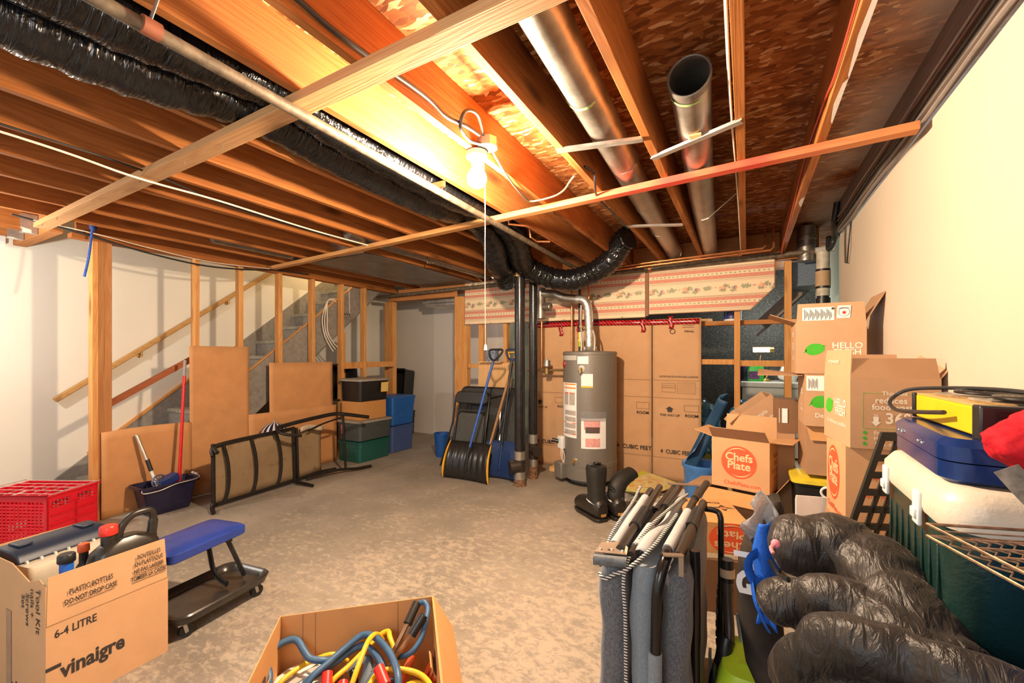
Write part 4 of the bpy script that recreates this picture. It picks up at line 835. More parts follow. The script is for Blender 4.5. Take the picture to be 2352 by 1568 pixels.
tag(MB().tube([(-2.60,4.15,.02),(-2.42,4.42,1.12)],.012,12).build('metal_pole', M_blackm), 'thin dark pole between the two snow shovels', 'pole')
pl_ = thing('blue_pail', 'small blue pail on the floor left of the folded table', 'pail', (-3.72,4.62,0)); MB().lathe([(.085,0),(.11,.30),(.118,.30),(.118,.32),(.106,.32),(.08,.01),(.001,.01)], (-3.70,4.70,0), 24).build('pail_body', plain('blue_pail',(.01,.07,.28),.4), pl_)
# ================================================================ hardboard sheets on the stair wall
def hb(y0, y1, z0, z1, x, label, bow=0.0):
    mb = MB().grid(lambda u, v: (x + .003*math.sin(u*3.1)+.004*math.sin(v*4), y0+(y1-y0)*u, z0+(z1-z0)*v + bow*math.sin(math.pi*u)), 16, 10)
    return tag(mb.build('hardboard_sheet', M_hard, solid=.004), label, 'board', 'hardboard sheets on the stair wall')
hb(1.475,2.145,.003,.742,-4.785,'low hardboard sheet behind the mop bucket',.012); hb(2.13,2.70,.003,1.49,-4.793,'tall hardboard sheet behind the red mop handle')
hb(2.69,3.83,.003,.745,-4.780,'low wide hardboard sheet behind the striped ball'); hb(2.93,3.78,.004,1.31,-4.796,'hardboard sheet in front of the stair stringer, left of the bins')

# bins
M_green = plain('green_bin', (.012,.085,.07), .35); M_slate = plain('slate_bin', (.055,.065,.062), .5); M_tan = plain('dusty_grey_lid', (.30,.265,.21), .6); M_bluebin = plain('blue_bin', (.015,.10,.36), .4); M_blue2 = plain('dull_blue_bin', (.05,.085,.22), .45)
tote('storage_bin','dark green storage bin at the bottom of the stack',(-4.565,4.12,0),(.42,.55,.27),0,M_green,M_green,.02,.92)
b_ = tote('storage_bin','slate grey storage bin on the dark green one, under the cardboard box',(-4.565,4.12,.2765),(.45,.57,.265),0,M_slate,M_tan,.02,.90)
MB().box((-4.70,3.8335,.36),(-4.63,3.8375,.48)).build('sticker', plain('sticker',(.45,.15,.13),.5,var=.6,ns=60), b_, smooth=False)
bx_ = carton('cardboard_box','closed orange cardboard box between the grey bin and the black bin',(-4.56,4.10,.548),(.36,.44,.235),0,None,m_card('amber_cardboard',(.50,.24,.075)),closed=True)
b_ = tote('storage_bin','black storage bin with a dusty lid on top of the stack',(-4.565,4.12,.788),(.40,.52,.30),0,M_dark,M_tan,.025,.88,rib=False)
MB().plate([(-4.352,4.20,.90),(-4.352,4.33,.90),(-4.345,4.33,1.03),(-4.345,4.20,1.03)],.002,(1,0,0)).build('sticker', plain('yellow_sticker',(.70,.50,.16),.5,var=.3,ns=50), b_, smooth=False)
tote('storage_bin','dull blue storage bin on the floor behind the green one',(-4.60,4.69,0),(.40,.46,.38),0,M_blue2,M_blue2,.02,.90)
tote('storage_bin','bright blue storage bin on top of the dull blue one',(-4.59,4.69,.386),(.42,.48,.42),0,M_bluebin,M_bluebin,.035,.86)
o = tote('storage_bin','black bin stood on its end against the white wall past the doorway',(-5.28,5.75,0.02),(.42,.70,.26),0,M_dark,None,0,.9); o.rotation_euler = (R(84),0,0); o.location = (-5.27,5.66,.80)
tote('storage_bin','dark closed bin under the upright black bin past the doorway',(-5.36,5.64,0),(.34,.40,.42),0,M_dark,M_dark,.02,.9)
o = tote('storage_bin','black bin on end seen between hardboard and stud',(-5.1,4.0,0),(.5,.46,.3),0,M_dark,None,0,.85); o.location=(-5.15,4.02,1.0); o.rotation_euler=(R(0),R(84),0)
tote('storage_bin','dark bin under the stairs carrying the black bin on end',(-5.2,4.02,0),(.42,.5,.70),0,M_dark,M_dark,.02,.9)
tote('storage_bin','low black bin behind the tipped lounger, under the striped ball',(-4.60,2.90,0),(.32,.50,.36),0,M_dark,M_dark,.015,.92)
# striped ornament ball
ob = thing('ornament_ball','large navy and white striped ornament ball behind the tipped lounger','ornament',(-4.60,2.87,.361))
t = NT('striped_ball'); g = t.N('ShaderNodeTexGradient', gradient_type='RADIAL'); t.L(t.coord(loc=(0,0,0)), g.inputs[0]); fr = t.math('FRACT', t.math('MULTIPLY', g.outputs[0], 13)); fr2 = t.math('FRACT', t.math('MULTIPLY', g.outputs[0], 26))
M_ball = t.done(t.ramp(fr, [(0,(.75,.72,.68)),(.42,(.012,.02,.06))], 'CONSTANT'), .12, .3)
b_ = MB().sphere((0,0,0), .145, 40, 24).build('ball', M_ball, ob, local=True); b_.location = (0,0,.146)
MB().cyl((-4.60,2.87,.65),(-4.60,2.87,.664),.012).torus((-4.60,2.87,.672),.012,.0025,(0,1,0),14,6).build('hanger_cap', M_steel, ob)

# ================================================================ mop bucket
mk = thing('mop_bucket','dark navy rectangular mop bucket on the floor by the hardboard','bucket',(-4.615,1.86,0),R(90))
M_navyb = plain('navy_bucket',(.012,.010,.035),.35,var=.3)
loft(MB(), [ring(.31,.20,.03,0),ring(.33,.215,.03,.04),ring(.40,.245,.035,.225),ring(.455,.27,.04,.235),ring(.455,.27,.04,.26),ring(.42,.245,.035,.26),ring(.40,.23,.03,.22),ring(.31,.19,.03,.02)]).build('bucket_body', M_navyb, mk, local=True)
MB().tube(spline([(-.22,-.13,.245),(-.21,-.155,.225),(-.1,-.16,.225),(.02,-.155,.25),(.16,-.15,.255),(.22,-.12,.262),(.235,-.02,.27)],5),.0045,8).build('wire_handle', M_steel, mk, local=True); MB().cyl((.235,-.04,.272),(.237,.05,.275),.011).build('handle_grip', M_white, mk, local=True)
wc = Vector((-4.57,1.80,.275)); mb = MB().torus(wc,.058,.007,(1,.1,.25),28,8).torus(wc,.014,.005,(1,.1,.25),14,6)
nn = Vector((1,.1,.25)).normalized(); uu = Vector((0,1,0)) - nn*nn.y; uu.normalize(); tt = nn.cross(uu)
for k in range(12):
    d_ = uu*math.cos(k*math.pi/6)+tt*math.sin(k*math.pi/6); mb.bar(wc+d_*.014, wc+d_*.056, .004, .008)
mb.build('wringer_wheel', plain('blue_grey_wheel',(.07,.08,.15),.4), mk, smooth=False)
MB().box((-4.66,1.80,.235),(-4.56,1.95,.30), Matrix.Rotation(R(18),3,'X')).build('wringer_tray', plain('blue_tray',(.012,.03,.15),.4), mk, bevel=.006)
mp = thing('mop','mop with a red pole standing in the navy bucket','mop',(-4.58,1.93,.03)); MB().cyl((-4.58,1.945,.05),(-4.70,2.045,1.20),.0135,n=14).build('red_pole', plain('red_pole',(.55,.008,.01),.28), mp); MB().cyl((-4.70,2.045,1.20),(-4.715,2.058,1.35),.0125,n=14).build('grey_pole_end', plain('pole_end',(.25,.23,.2),.5), mp); MB().lathe([(.06,.035),(.07,.06),(.02,.10),(.001,.10)],(-4.58,1.945,0),14).build('mop_head', M_white, mp)
mp = thing('mop','mop with a short silver pole and black grip, leaning left in the bucket','mop',(-4.58,1.82,.03)); MB().cyl((-4.60,1.80,.22),(-4.67,1.745,.46),.012,n=14).build('white_pole', M_white, mp); MB().cyl((-4.64,1.765,.37),(-4.665,1.745,.47),.0165,n=14).build('black_grip', M_dark, mp); MB().cyl((-4.665,1.745,.46),(-4.73,1.695,.685),.0135,n=14).sphere((-4.73,1.695,.685),.0135,12,8).build('silver_pole', plain('aluminium',(.50,.44,.36),.4,.7), mp)

# ================================================================ lounger tipped on its side
lg = thing('chaise_lounge','black metal framed lounger with beige sling, tipped on its side','lounger',(-4.2,2.8,0))
M_lf = plain('lounger_frame',(.016,.013,.011),.35,.2,var=.4)
t = NT('beige_sling'); v = t.coord(); n = t.noise(v, 3.5, 4, .6); st_ = t.noise(v, 7, 5, .65); wv = t.noise(t.coord(scale=(1,90,90)), 3, 2, .5)
col = t.ramp(n, [(.3,(.215,.145,.08)),(.7,(.30,.21,.12))]); col = t.mix(t.ramp(st_, [(.56,0.0),(.66,.6)]), col, (.15,.085,.035)); t.bump(wv, .25, .002); M_sling = t.done(col, .85, 0, .2)
def lx(y, z=0): return -4.20 - .10*(y-2.06) + 0.0
rail = lambda pts, r=.016, sq=None: MB().tube(pts, r, 12, squash=sq)
rail(spline([(lx(2.07)+.04,2.03,.50),(lx(2.07),2.05,.565),(lx(2.15),2.17,.59),(lx(2.45),2.45,.60),(lx(2.89),2.89,.61)],4),.018).build('side_rail', M_lf, lg)
rail(spline([(lx(2.07),2.08,.045),(lx(2.45),2.45,.042),(lx(2.9),2.9,.042),(lx(3.1)+.02,3.18,.06),(lx(3.2)+.05,3.4,.055)],4),.018).build('side_rail', M_lf, lg)
rail([(lx(2.05),2.05,.60),(lx(2.05),2.055,.03)],.017).build('end_rail', M_lf, lg)
for y, b in ((2.15,.035),(2.42,.035),(2.69,.035)): rail(spline([(lx(y),y-.012,.592),(lx(y)+.01,y+b*.6,.44),(lx(y)+.01,y+b,.30),(lx(y)+.01,y+b*.8,.16),(lx(y),y,.045)],4),.014).build('cross_slat', M_lf, lg)
for y in (2.885,2.925): rail([(lx(y)+.005,y-.01,.61),(lx(y)+.005,y+.01,.04)],.014).build('cross_slat', M_lf, lg)
MB().grid(lambda u, v: (lx(2.06)-.022-.10*(1.2*u) - .012*math.sin(v*math.pi), 2.07+1.2*u, .055+.53*v), 24, 8).build('sling', M_sling, lg, solid=.003)
rail(spline([(-4.06,2.82,.56),(-4.12,2.66,.60),(-4.18,2.64,.655),(-4.20,2.78,.675),(-4.20,3.05,.70),(-4.20,3.32,.715),(-4.16,3.45,.70),(-4.08,3.74,.635)],5),.020,(.8,1.1)).build('arm_bar', M_lf, lg)
rail(spline([(-4.22,3.02,.57),(-4.22,3.2,.62),(-4.2,3.42,.66)],4),.010).build('arm_brace', M_lf, lg)
rail([(-4.20,3.455,.69),(-4.17,3.47,.05)],.014).build('back_post', M_lf, lg)
rail(spline([(-4.26,3.02,.035),(-4.2,3.3,.06),(-4.16,3.46,.05),(-4.12,3.6,.03),(-4.085,3.78,.025)],5),.020,(.8,1.1)).build('leg', M_lf, lg)
rail([(-4.29,2.88,.04),(-4.02,2.925,.018)],.017).build('leg', M_lf, lg); rail(spline([(lx(2.05),2.05,.06),(lx(2.05)+.03,2.03,.03),(-4.09,2.0,.018)],4),.018).build('leg', M_lf, lg)
rail([(lx(2.05)+.01,2.05,.565),(-4.12,2.045,.53)],.018).build('leg', M_lf, lg)
MB().grid(lambda u, v: (-4.235+.01*math.sin(u*9), 2.93+.28*u, .565+.05*v-.03*u*0+.02*math.sin(u*5)), 8, 3).build('torn_fabric', plain('pale_fabric',(.42,.34,.24),.8), lg, solid=.002)

# ================================================================ red crate
cr = thing('red_crate','red plastic folding crate with open grid sides','crate',(-4.74,1.10,0),R(27))
t = NT('red_plastic'); M_redp = t.done((.72,.012,.028), .32, 0, .5); n = t.noise(t.coord(), 30, 3); t.bump(n, .05, .002)
W_, D_, H_ = .56, .36, .385
def gridwall(mb, o, r, up, w_, h_, nx, nz, bar_=.006, th=.008, frame=.03):
    o, r, up = Vector(o), Vector(r), Vector(up); nn = r.cross(up)
    def B(x0,x1,z0,z1): mb.plate([o+r*x0+up*z0, o+r*x1+up*z0, o+r*x1+up*z1, o+r*x0+up*z1], -th, None) if False else mb.add([o+r*a+up*c_+nn*dd for dd in (0,-th) for a,c_ in ((x0,z0),(x1,z0),(x1,z1),(x0,z1))], [(0,1,2,3),(7,6,5,4),(0,4,5,1),(1,5,6,2),(2,6,7,3),(3,7,4,0)])
    B(0,w_,0,frame); B(0,w_,h_-frame*1.6,h_); B(0,frame,frame,h_-frame*1.6); B(w_-frame,w_,frame,h_-frame*1.6)
    for i in range(1,nx): x = frame+(w_-2*frame)*i/nx; B(x-bar_/2,x+bar_/2,frame,h_-frame*1.6)
    for i in range(1,nz): z = frame+(h_-frame*2.6)*i/nz; B(frame,w_-frame,z-bar_,z+bar_)
x, y = W_/2, D_/2
for nm, o, r, w_ in (('side_panel',(-x,-y,0),(1,0,0),W_),('side_panel',(x,y,0),(-1,0,0),W_),('end_panel',(x,-y,0),(0,1,0),D_),('end_panel',(-x,y,0),(0,-1,0),D_)):
    mb = MB(); gridwall(mb, o, r, (0,0,1), w_, H_, 16 if w_ > .5 else 2, 13 if w_ > .5 else 3, .006 if w_>.5 else .05); mb.build(nm, M_redp, cr, local=True, smooth=False)
MB().box((-x+.01,-y+.01,0),(x-.01,y-.01,.01)).build('crate_floor', M_redp, cr, local=True, smooth=False)
mb = MB()
for k in range(3): mb.box((-x-.012,-y-.012-.0,H_-.012-.05*k*0),(x+.012,-y,H_))
mb.box((-x-.012,y,H_-.012),(x+.012,y+.012,H_)).box((x,-y-.012,H_-.012),(x+.014,y+.012,H_)).box((-x-.014,-y-.012,H_-.012),(-x,y+.012,H_)).build('rim', M_redp, cr, local=True, smooth=False)
for k in range(6): MB().box((-x+.04+k*.09,-y+.01,H_-.03),(-x+.055+k*.09,y-.01,H_-.012), Matrix.Rotation(R(14),3,'Z')).build('folded_rib', M_redp, cr, local=True, smooth=False)
for z in (.09,.16,.23,.30): MB().box((x,-y+.02,z),(x+.012,y-.02,z+.008)).build('side_rib', M_redp, cr, local=True, smooth=False)
rk = thing('wire_rack','pale wire rack lying across the top of the red crate','rack',(-4.74,1.10,H_+.002),R(27)); mb = MB()
for k in range(5): mb.cyl((-.30,-.16+k*.08,H_-H_+.006),(.31,-.16+k*.08,.006),.003,n=6)
for k in range(2): mb.cyl((-.30+k*.61,-.17,.011),(-.30+k*.61,.17,.011),.003,n=6)
mb.build('wires', plain('pale_wire',(.62,.45,.42),.4,.4), rk, local=True)

# ================================================================ foreground box on the left and what it holds
SZ = (.74,.412,.348); VB = (-2.754,.742,0)
vb = carton('cardboard_box','open cardboard box with black lettering in the left foreground, holding a toolbox and jugs',VB,SZ,R(4.9),{'R':(-3,.185),'L':(3,.15)},M_card,open_bottom=False)
MB().plate([(-.368,-.206,.348),(.10,-.206,.348),(.367,-.206,.348),(.36,-.203,.50),(.30,-.201,.515),(.22,-.203,.49),(.05,-.2,.53),(-.368,-.2,.53)],.004,(0,1,0)).build('flap', M_card, vb, local=True, smooth=False)
ftext(vb, SZ, 'R', [('PLASTIC BOTTLES',-.070,.452,.030,.014,.58),('DO NOT DROP CASE',-.070,.415,.030,.014,.58),('BOUTEILLES',.130,.492,.027,.014,.62),('EN PLASTIQUE',.130,.462,.027,.014,.62),('NE PAS LAISSER',.130,.431,.027,.014,.62),('TOMBER LA CAISSE',.130,.400,.027,.014,.58),('6-4 LITRE',-.118,.305,.044,.016,.72),('vinaigre',-.062,.150,.084,.03,.78),('_',-.185,.232,.13,.03,.6)], M_blackink)
mb = MB(); nv = Vector((1,0,0))
for x0,x1,z in ((-.145,.005,.397),(.07,.19,.415),(.065,.195,.384)): mb.add([(SZ[0]/2+.0016,x0,z),(SZ[0]/2+.0016,x1,z),(SZ[0]/2+.0016,x1,z+.0022),(SZ[0]/2+.0016,x0,z+.0022)],[[0,1,2,3]])
mb.build('underline', M_blackink, vb, local=True, smooth=False)
ftext(vb, SZ, 'F', [('vinaigre',.195,.035,.080,.022,1.0),('Tool Kit',.305,.395,.048,.006,1.1,'v'),('nails +',.255,.415,.040,.006,1.1,'v'),('Screws',.215,.38,.042,.006,1.1,'v'),('Set',.175,.405,.040,.006,1.1,'v')], M_blackink)
MB().add([(.02,-SZ[1]/2-.0015,.0),(.07,-SZ[1]/2-.0015,.0),(.07,-SZ[1]/2-.0015,.34),(.02,-SZ[1]/2-.0015,.34)],[[0,1,2,3]]).build('clear_tape', plain('tape_film',(.40,.23,.13),.15), vb, local=True, smooth=False)
MB().add([(SZ[0]/2+.0012,-.205,.347),(SZ[0]/2+.0012,.205,.347),(SZ[0]/2+.0012,.205,.350),(SZ[0]/2+.0012,-.205,.350)],[[0,1,2,3]]).build('crease_line', M_fold, vb, local=True, smooth=False)
M_cream = plain('cream_plastic',(.66,.57,.42),.45,var=.08); M_navy = plain('navy_plastic',(.018,.028,.055),.42)
tb = thing('toolbox','cream toolbox with a dark navy lid ridge in the left foreground box','toolbox',(-2.93,.735,.02),R(12))
loft(MB(), [ring(.34,.34,.02,.005),ring(.36,.345,.02,.40),ring(.37,.35,.02,.43),ring(.35,.34,.02,.455)]).build('tool_case', M_cream, tb, local=True)
MB().prism([(-.115,.455),(.10,.455),(.085,.485),(.06,.505),(-.06,.515),(-.10,.49)], 'Y', -.172, .172).build('lid_ridge', M_navy, tb, local=True, bevel=.008)
for k in range(7): MB().box((.098,-.15+k*.048,.452),(.112,-.143+k*.048,.466)).build('hinge_clip', M_white, tb, local=True, smooth=False)
MB().box((-.05,-.14,.51),(.03,-.09,.522)).build('lid_latch', M_navy, tb, local=True, bevel=.004); MB().box((-.05,.09,.51),(.03,.14,.522)).build('lid_latch', M_navy, tb, local=True, bevel=.004)
M_blackjug = plain('black_jug',(.022,.018,.014),.32,var=.4,ns=9)
jg = thing('oil_jug','large black jug with a red cap and moulded handle','jug',(-2.475,.845,.02),R(95))
loft(MB(), [ring(.24,.12,.03,.03),ring(.25,.125,.03,.05),ring(.25,.125,.035,.47),ring(.235,.11,.04,.515),ring(.17,.09,.04,.545),ring(.10,.07,.03,.56)]).build('jug_body', M_blackjug, jg, local=True)
MB().lathe([(.026,.54),(.026,.585),(.024,.60)],(-.06,0,0),20).build('jug_neck', M_blackjug, jg, local=True); MB().lathe([(.031,.588),(.033,.592),(.032,.622),(.028,.627),(.001,.627)],(-.06,0,0),24).build('cap', plain('red_cap',(.72,.035,.02),.35), jg, local=True)
MB().tube(spline([(-.03,0,.545),(-.015,0,.60),(.01,0,.632),(.04,0,.647),(.09,0,.645),(.106,0,.62),(.106,0,.57),(.095,0,.50)],5),[.017,.016,.015,.015,.015,.016,.02,.024],14,squash=(1.0,.85)).build('jug_handle', M_blackjug, jg, local=True)
def bottle(name, label, pos, r_, h_, body, cap, rz=0, capr=.022):
    th = thing(name, label, 'bottle', pos, rz); s_ = [(r_*.92,0),(r_,.01),(r_,h_*.66),(r_*.92,h_*.76),(r_*.5,h_*.87),(capr*.8,h_*.90),(capr*.8,h_)]
    o = MB().lathe(s_, (0,0,0), 26).build('bottle_body', body, th, local=True); MB().lathe([(capr,h_-.004),(capr*1.05,h_),(capr*1.02,h_+.026),(capr*.9,h_+.03),(.001,h_+.03)],(0,0,0),22).build('cap', cap, th, local=True); return th
M_bluebt = plain('blue_bottle',(.02,.12,.50),.3); M_blackcap = plain('black_cap',(.012,.012,.012),.4)
bottle('fluid_bottle','blue bottle with a black cap in the foreground box',(-2.505,.662,.02),.062,.515,M_bluebt,M_blackcap,0,.028)
bottle('oil_bottle','black bottle with an orange cap beside the blue bottle',(-2.575,.735,.02),.05,.515,M_blackjug,plain('orange_cap',(.75,.12,.03),.4),0,.020)
bottle('fluid_bottle','second blue bottle leaning behind the first, cap hidden by the carton edge',(-2.435,.715,.02),.045,.40,M_bluebt,M_bluebt,0,.02)

# ================================================================ creeper seat
sk = thing('creeper_seat','blue padded mechanic seat on a black wheeled tray','seat',(-2.58,1.2,0))
M_tray = plain('black_tray',(.03,.026,.022),.28,var=.4,ns=12)
tr = loft(MB(), [ring(.30,.46,.05,.075),ring(.33,.49,.06,.085),ring(.36,.52,.07,.125),ring(.345,.505,.06,.132),ring(.30,.46,.05,.118),ring(.28,.44,.05,.098)]); tr.xform(Matrix.Translation((-2.585,1.24,0)) @ Matrix.Rotation(R(8),4,'Z')); tr.build('tray', M_tray, sk)
M_bpad = plain('blue_vinyl',(.018,.045,.27),.38,var=.15)
pd = loft(MB(), [ring(.26,.41,.03,.368),ring(.28,.43,.04,.375),ring(.28,.43,.04,.412),ring(.25,.40,.04,.425),ring(.1,.28,.03,.427)]); pd.xform(Matrix.Translation((-2.635,1.19,0)) @ Matrix.Rotation(R(12),4,'Z')); pd.build('seat_pad', M_bpad, sk)
MB().box((-2.74,1.31,.352),(-2.54,1.34,.368)).build('seat_bracket', M_dark, sk)
MB().tube(spline([(-2.66,1.27,.36),(-2.655,1.28,.28),(-2.64,1.29,.19),(-2.60,1.30,.145),(-2.54,1.31,.125)],5),.016,10,squash=(1.3,.7)).build('seat_leg', M_dark, sk); MB().bar((-2.61,1.345,.355),(-2.57,1.42,.12),.035,.02).build('seat_leg', M_dark, sk)
MB().bar((-2.64,1.01,.36),(-2.62,1.03,.12),.035,.02).build('seat_leg', M_dark, sk)
for x_, y_ in ((-2.445,1.07),(-2.50,1.45),(-2.72,1.40),(-2.68,1.10)):
    MB().cyl((x_-.012,y_,.033),(x_+.012,y_,.033),.033,n=24).build('caster_wheel', M_dark, sk); MB().bar((x_+.015,y_,.026),(x_+.015,y_-.012,.075),.002,.016).bar((x_-.015,y_,.026),(x_-.015,y_-.012,.075),.002,.016).box((x_-.018,y_-.04,.070),(x_+.018,y_+.02,.078)).build('caster_fork', M_steel, sk, smooth=False)

# ================================================================ cord box in the centre foreground
CB = (.585,.50,.385); RZ = math.atan2(.393,.426)
cb = carton('cardboard_box','open cardboard box full of cords in the centre foreground',(-1.205,1.028,0),CB,RZ,{'R':(150,.16)},M_card2,open_bottom=False)
# inside lining colour shows as plain board; creases, and hand holes as flat dark patches painting the shade of an opening
for x_ in (-.21,-.165,.15): MB().box((x_-.001,CB[1]/2-.0056,.01),(x_+.001,CB[1]/2-.0042,.384)).build('crease_line', M_fold, cb, local=True, smooth=False)
for s_ in (-1,1):
    xx = s_*(CB[0]/2-.0062); o = MB().add([(xx,a,b) for a,b in rrect(-.06,.06,.26,.30,.019)],[list(range(24))]).build('hand_hole', plain('hand_hole_shade',(.10,.055,.03),.9), cb, local=True, smooth=False)
    MB().plate([(xx-s_*.002,-.045,.262),(xx-s_*.002,.05,.262),(xx-s_*.02,.045,.296),(xx-s_*.018,-.04,.294)],.003,(s_,0,0)).build('hand_hole_tab', M_card2, cb, local=True, smooth=False)
# things inside
def cord(pts, r, m, label, n=10, k=7, sq=None, grp=None, name='cord'): return tag(MB().tube(spline(pts,k), r, n, squash=sq).build(name, m), label, 'cord', grp)
M_bc = plain('blue_cable',(.045,.115,.22),.45,var=.2,bmp=0); M_yc = plain('yellow_cable',(.80,.47,.02),.4,var=.08,bmp=0); M_oc = plain('orange_cord',(.78,.13,.03),.4,var=.1,bmp=0)
cord([(-1.40,.83,.10),(-1.468,.896,.250),(-1.541,.935,.270),(-1.565,.978,.290),(-1.550,1.018,.300),(-1.519,1.037,.300),(-1.465,1.030,.280),(-1.429,1.030,.265),(-1.389,1.057,.255),(-1.37,1.10,.235)],.0125,M_bc,'blue booster cable curling at the left side of the cord box')
cord([(-1.35,.90,.14),(-1.360,.970,.240),(-1.351,1.044,.265),(-1.340,1.122,.285),(-1.317,1.173,.305),(-1.262,1.18,.315),(-1.186,1.165,.310),(-1.113,1.135,.300),(-1.043,1.086,.280),(-1.0,1.02,.18)],.0125,M_bc,'upper blue booster cable arching over the middle of the cord box')
cord([(-1.38,.90,.12),(-1.387,.971,.220),(-1.356,1.08,.245),(-1.333,1.15,.262),(-1.295,1.168,.275),(-1.225,1.155,.275),(-1.163,1.13,.268),(-1.09,1.08,.240),(-1.05,1.02,.15)],.0125,M_bc,'lower blue booster cable arching over the middle of the cord box')
cord([(-1.44,.88,.15),(-1.455,.918,.225),(-1.462,.993,.235),(-1.450,1.065,.232),(-1.408,1.115,.236),(-1.37,1.15,.20)],.009,M_yc,'yellow cord lying over the white lamp at the left of the cord box')
cord([(-1.31,.96,.15),(-1.310,1.027,.220),(-1.302,1.10,.238),(-1.289,1.20,.27),(-1.274,1.23,.29),(-1.250,1.245,.30),(-1.215,1.22,.30),(-1.17,1.20,.27),(-1.13,1.19,.20)],.010,M_yc,'yellow cord looping up behind the blue cables')
cord([(-1.16,.94,.20),(-1.167,1.003,.30),(-1.205,1.084,.34),(-1.235,1.14,.34),(-1.257,1.195,.315),(-1.26,1.24,.25)],.0095,M_yc,'straight yellow cord lying on top of the blue cables')
cord([(-1.15,1.0,.22),(-1.140,1.047,.262),(-1.144,1.095,.272),(-1.108,1.135,.272),(-1.046,1.165,.265),(-.99,1.165,.26),(-.94,1.14,.25),(-.91,1.10,.20)],.010,M_yc,'yellow cord curving across the lower right of the cord box')
cord([(-1.056,1.10,.22),(-1.048,1.145,.235),(-1.006,1.162,.24),(-.962,1.155,.235),(-.93,1.13,.2)],.0085,M_yc,'short yellow cord loop under the larger one at the lower right')
cord([(-1.155,1.315,.40),(-1.135,1.325,.41),(-1.110,1.318,.395),(-1.09,1.284,.372),(-1.075,1.243,.338),(-1.08,1.21,.31),(-1.106,1.196,.286),(-1.15,1.20,.262)],.010,M_bc,'blue cable running from the black clamp handles down into the box')
oc = thing('extension_cord','coiled orange extension cord standing in the right corner of the cord box','cord',(-1.06,1.25,.02))
for k,(a,b) in enumerate(((.055,.115),(.046,.105),(.037,.095),(.060,.125),(.028,.085))):
    nrm = Vector((-.55,-.62,.35)).normalized(); ctr = Vector((-1.045+.004*k,1.215+.004*k,.155)); u_ = Vector((.72,-.69,0)).normalized(); w_ = nrm.cross(u_).normalized()
    MB().tube([ctr + nrm*(.012*(k-2)) + u_*(a*math.cos(j*math.pi/18)) + w_*(b*math.sin(j*math.pi/18)) for j in range(36)],.0065,8,closed=True).build('cord_loop', M_oc, oc)
MB().tube([(-1.115,1.24,.255),(-1.12,1.18,.20),(-1.115,1.13,.15)],[.012,.018,.014],12).build('cord_plug', M_oc, oc)
M_grip_b = plain('black_rubber_grip',(.014,.013,.012),.4); M_copj = plain('worn_clamp_metal',(.36,.22,.13),.4,.8,var=.4)
cl = thing('booster_clamp','booster cable clamp with two black handles standing in the cord box','clamp',(-1.16,1.2,.2))
MB().cyl((-1.160,1.312,.405),(-1.148,1.245,.362),.017,n=16).build('handle_grip', M_grip_b, cl); MB().cyl((-1.090,1.272,.400),(-1.108,1.222,.345),.018,n=16).build('handle_grip', M_grip_b, cl)
MB().bar((-1.149,1.25,.365),(-1.172,1.175,.262),.018,.006).build('jaw', M_copj, cl); MB().bar((-1.107,1.226,.348),(-1.162,1.165,.25),.022,.008).build('jaw', M_copj, cl)
for (a, b, l) in (((-1.135,1.085,.30),(-1.075,1.06,.275),'red booster clamp handle at the lower middle of the cord box'),((-1.335,1.03,.245),(-1.30,1.0,.22),'small red clamp handle left of the yellow cord'),((-1.27,1.045,.225),(-1.225,1.0,.20),'small red clamp handle under the yellow cord')):
    q = thing('booster_clamp', l, 'clamp', a); MB().cyl(a, b, .019, n=16).build('handle_grip', plain('red_grip',(.72,.03,.02),.4), q)
t = NT('webbing'); wv = t.N('ShaderNodeTexWave'); t.L(t.coord(scale=(60,60,60)), wv.inputs['Vector']); wv.inputs['Scale'].default_value = 1.0; M_web = t.done(t.ramp(wv.outputs[1], [(.4,(.01,.012,.015)),(.6,(.16,.22,.28))]), .6)
cord([(-1.33,1.03,.19),(-1.31,1.09,.23),(-1.27,1.14,.25),(-1.235,1.13,.245),(-1.20,1.07,.22),(-1.19,1.0,.16)],.016,M_web,'black ribbed ratchet strap tangled in the middle of the cord box',8,6,(.35,1.1),None,'ratchet_strap')
cord([(-1.20,1.15,.25),(-1.185,1.12,.245),(-1.175,1.06,.22),(-1.17,1.0,.17)],.016,M_web,'second ribbed strap hanging straight down in the cord box',8,6,(.35,1.1),None,'ratchet_strap')
wl = thing('work_light','white round work light at the left of the cord box','lamp',(-1.47,1.0,.02)); mb = MB().lathe([(.001,.0),(.10,.0),(.115,.03),(.115,.16),(.105,.185),(.08,.20),(.001,.205)],(-1.455,1.005,.0),36); mb.build('light_housing', M_white, wl)
MB().box((-1.49,.95,.205),(-1.43,1.0,.212)).box((-1.45,1.03,.205),(-1.40,1.07,.213)).build('housing_rib', plain('grey_rib',(.42,.40,.36),.5), wl, smooth=False)
st_ = thing('coiled_cables','dark tangle of cables filling the bottom of the cord box','cables',(-1.2,1.0,.01)); st_['kind'] = 'stuff'; random.seed(9); mb = MB()
for k in range(26):
    c_ = Vector((-1.20,1.03,0)); q = []
    for j in range(7):
        a = random.uniform(0,6.28); rr = random.uniform(.02,.17); q.append(c_+Vector((math.cos(a)*rr,math.sin(a)*rr,random.uniform(.03,.20))))
    mb.tube(spline(q,5),.009,7)
mb.build('tangle', plain('dark_cable_tangle',(.02,.03,.05),.5,var=.7,ns=4), st_)
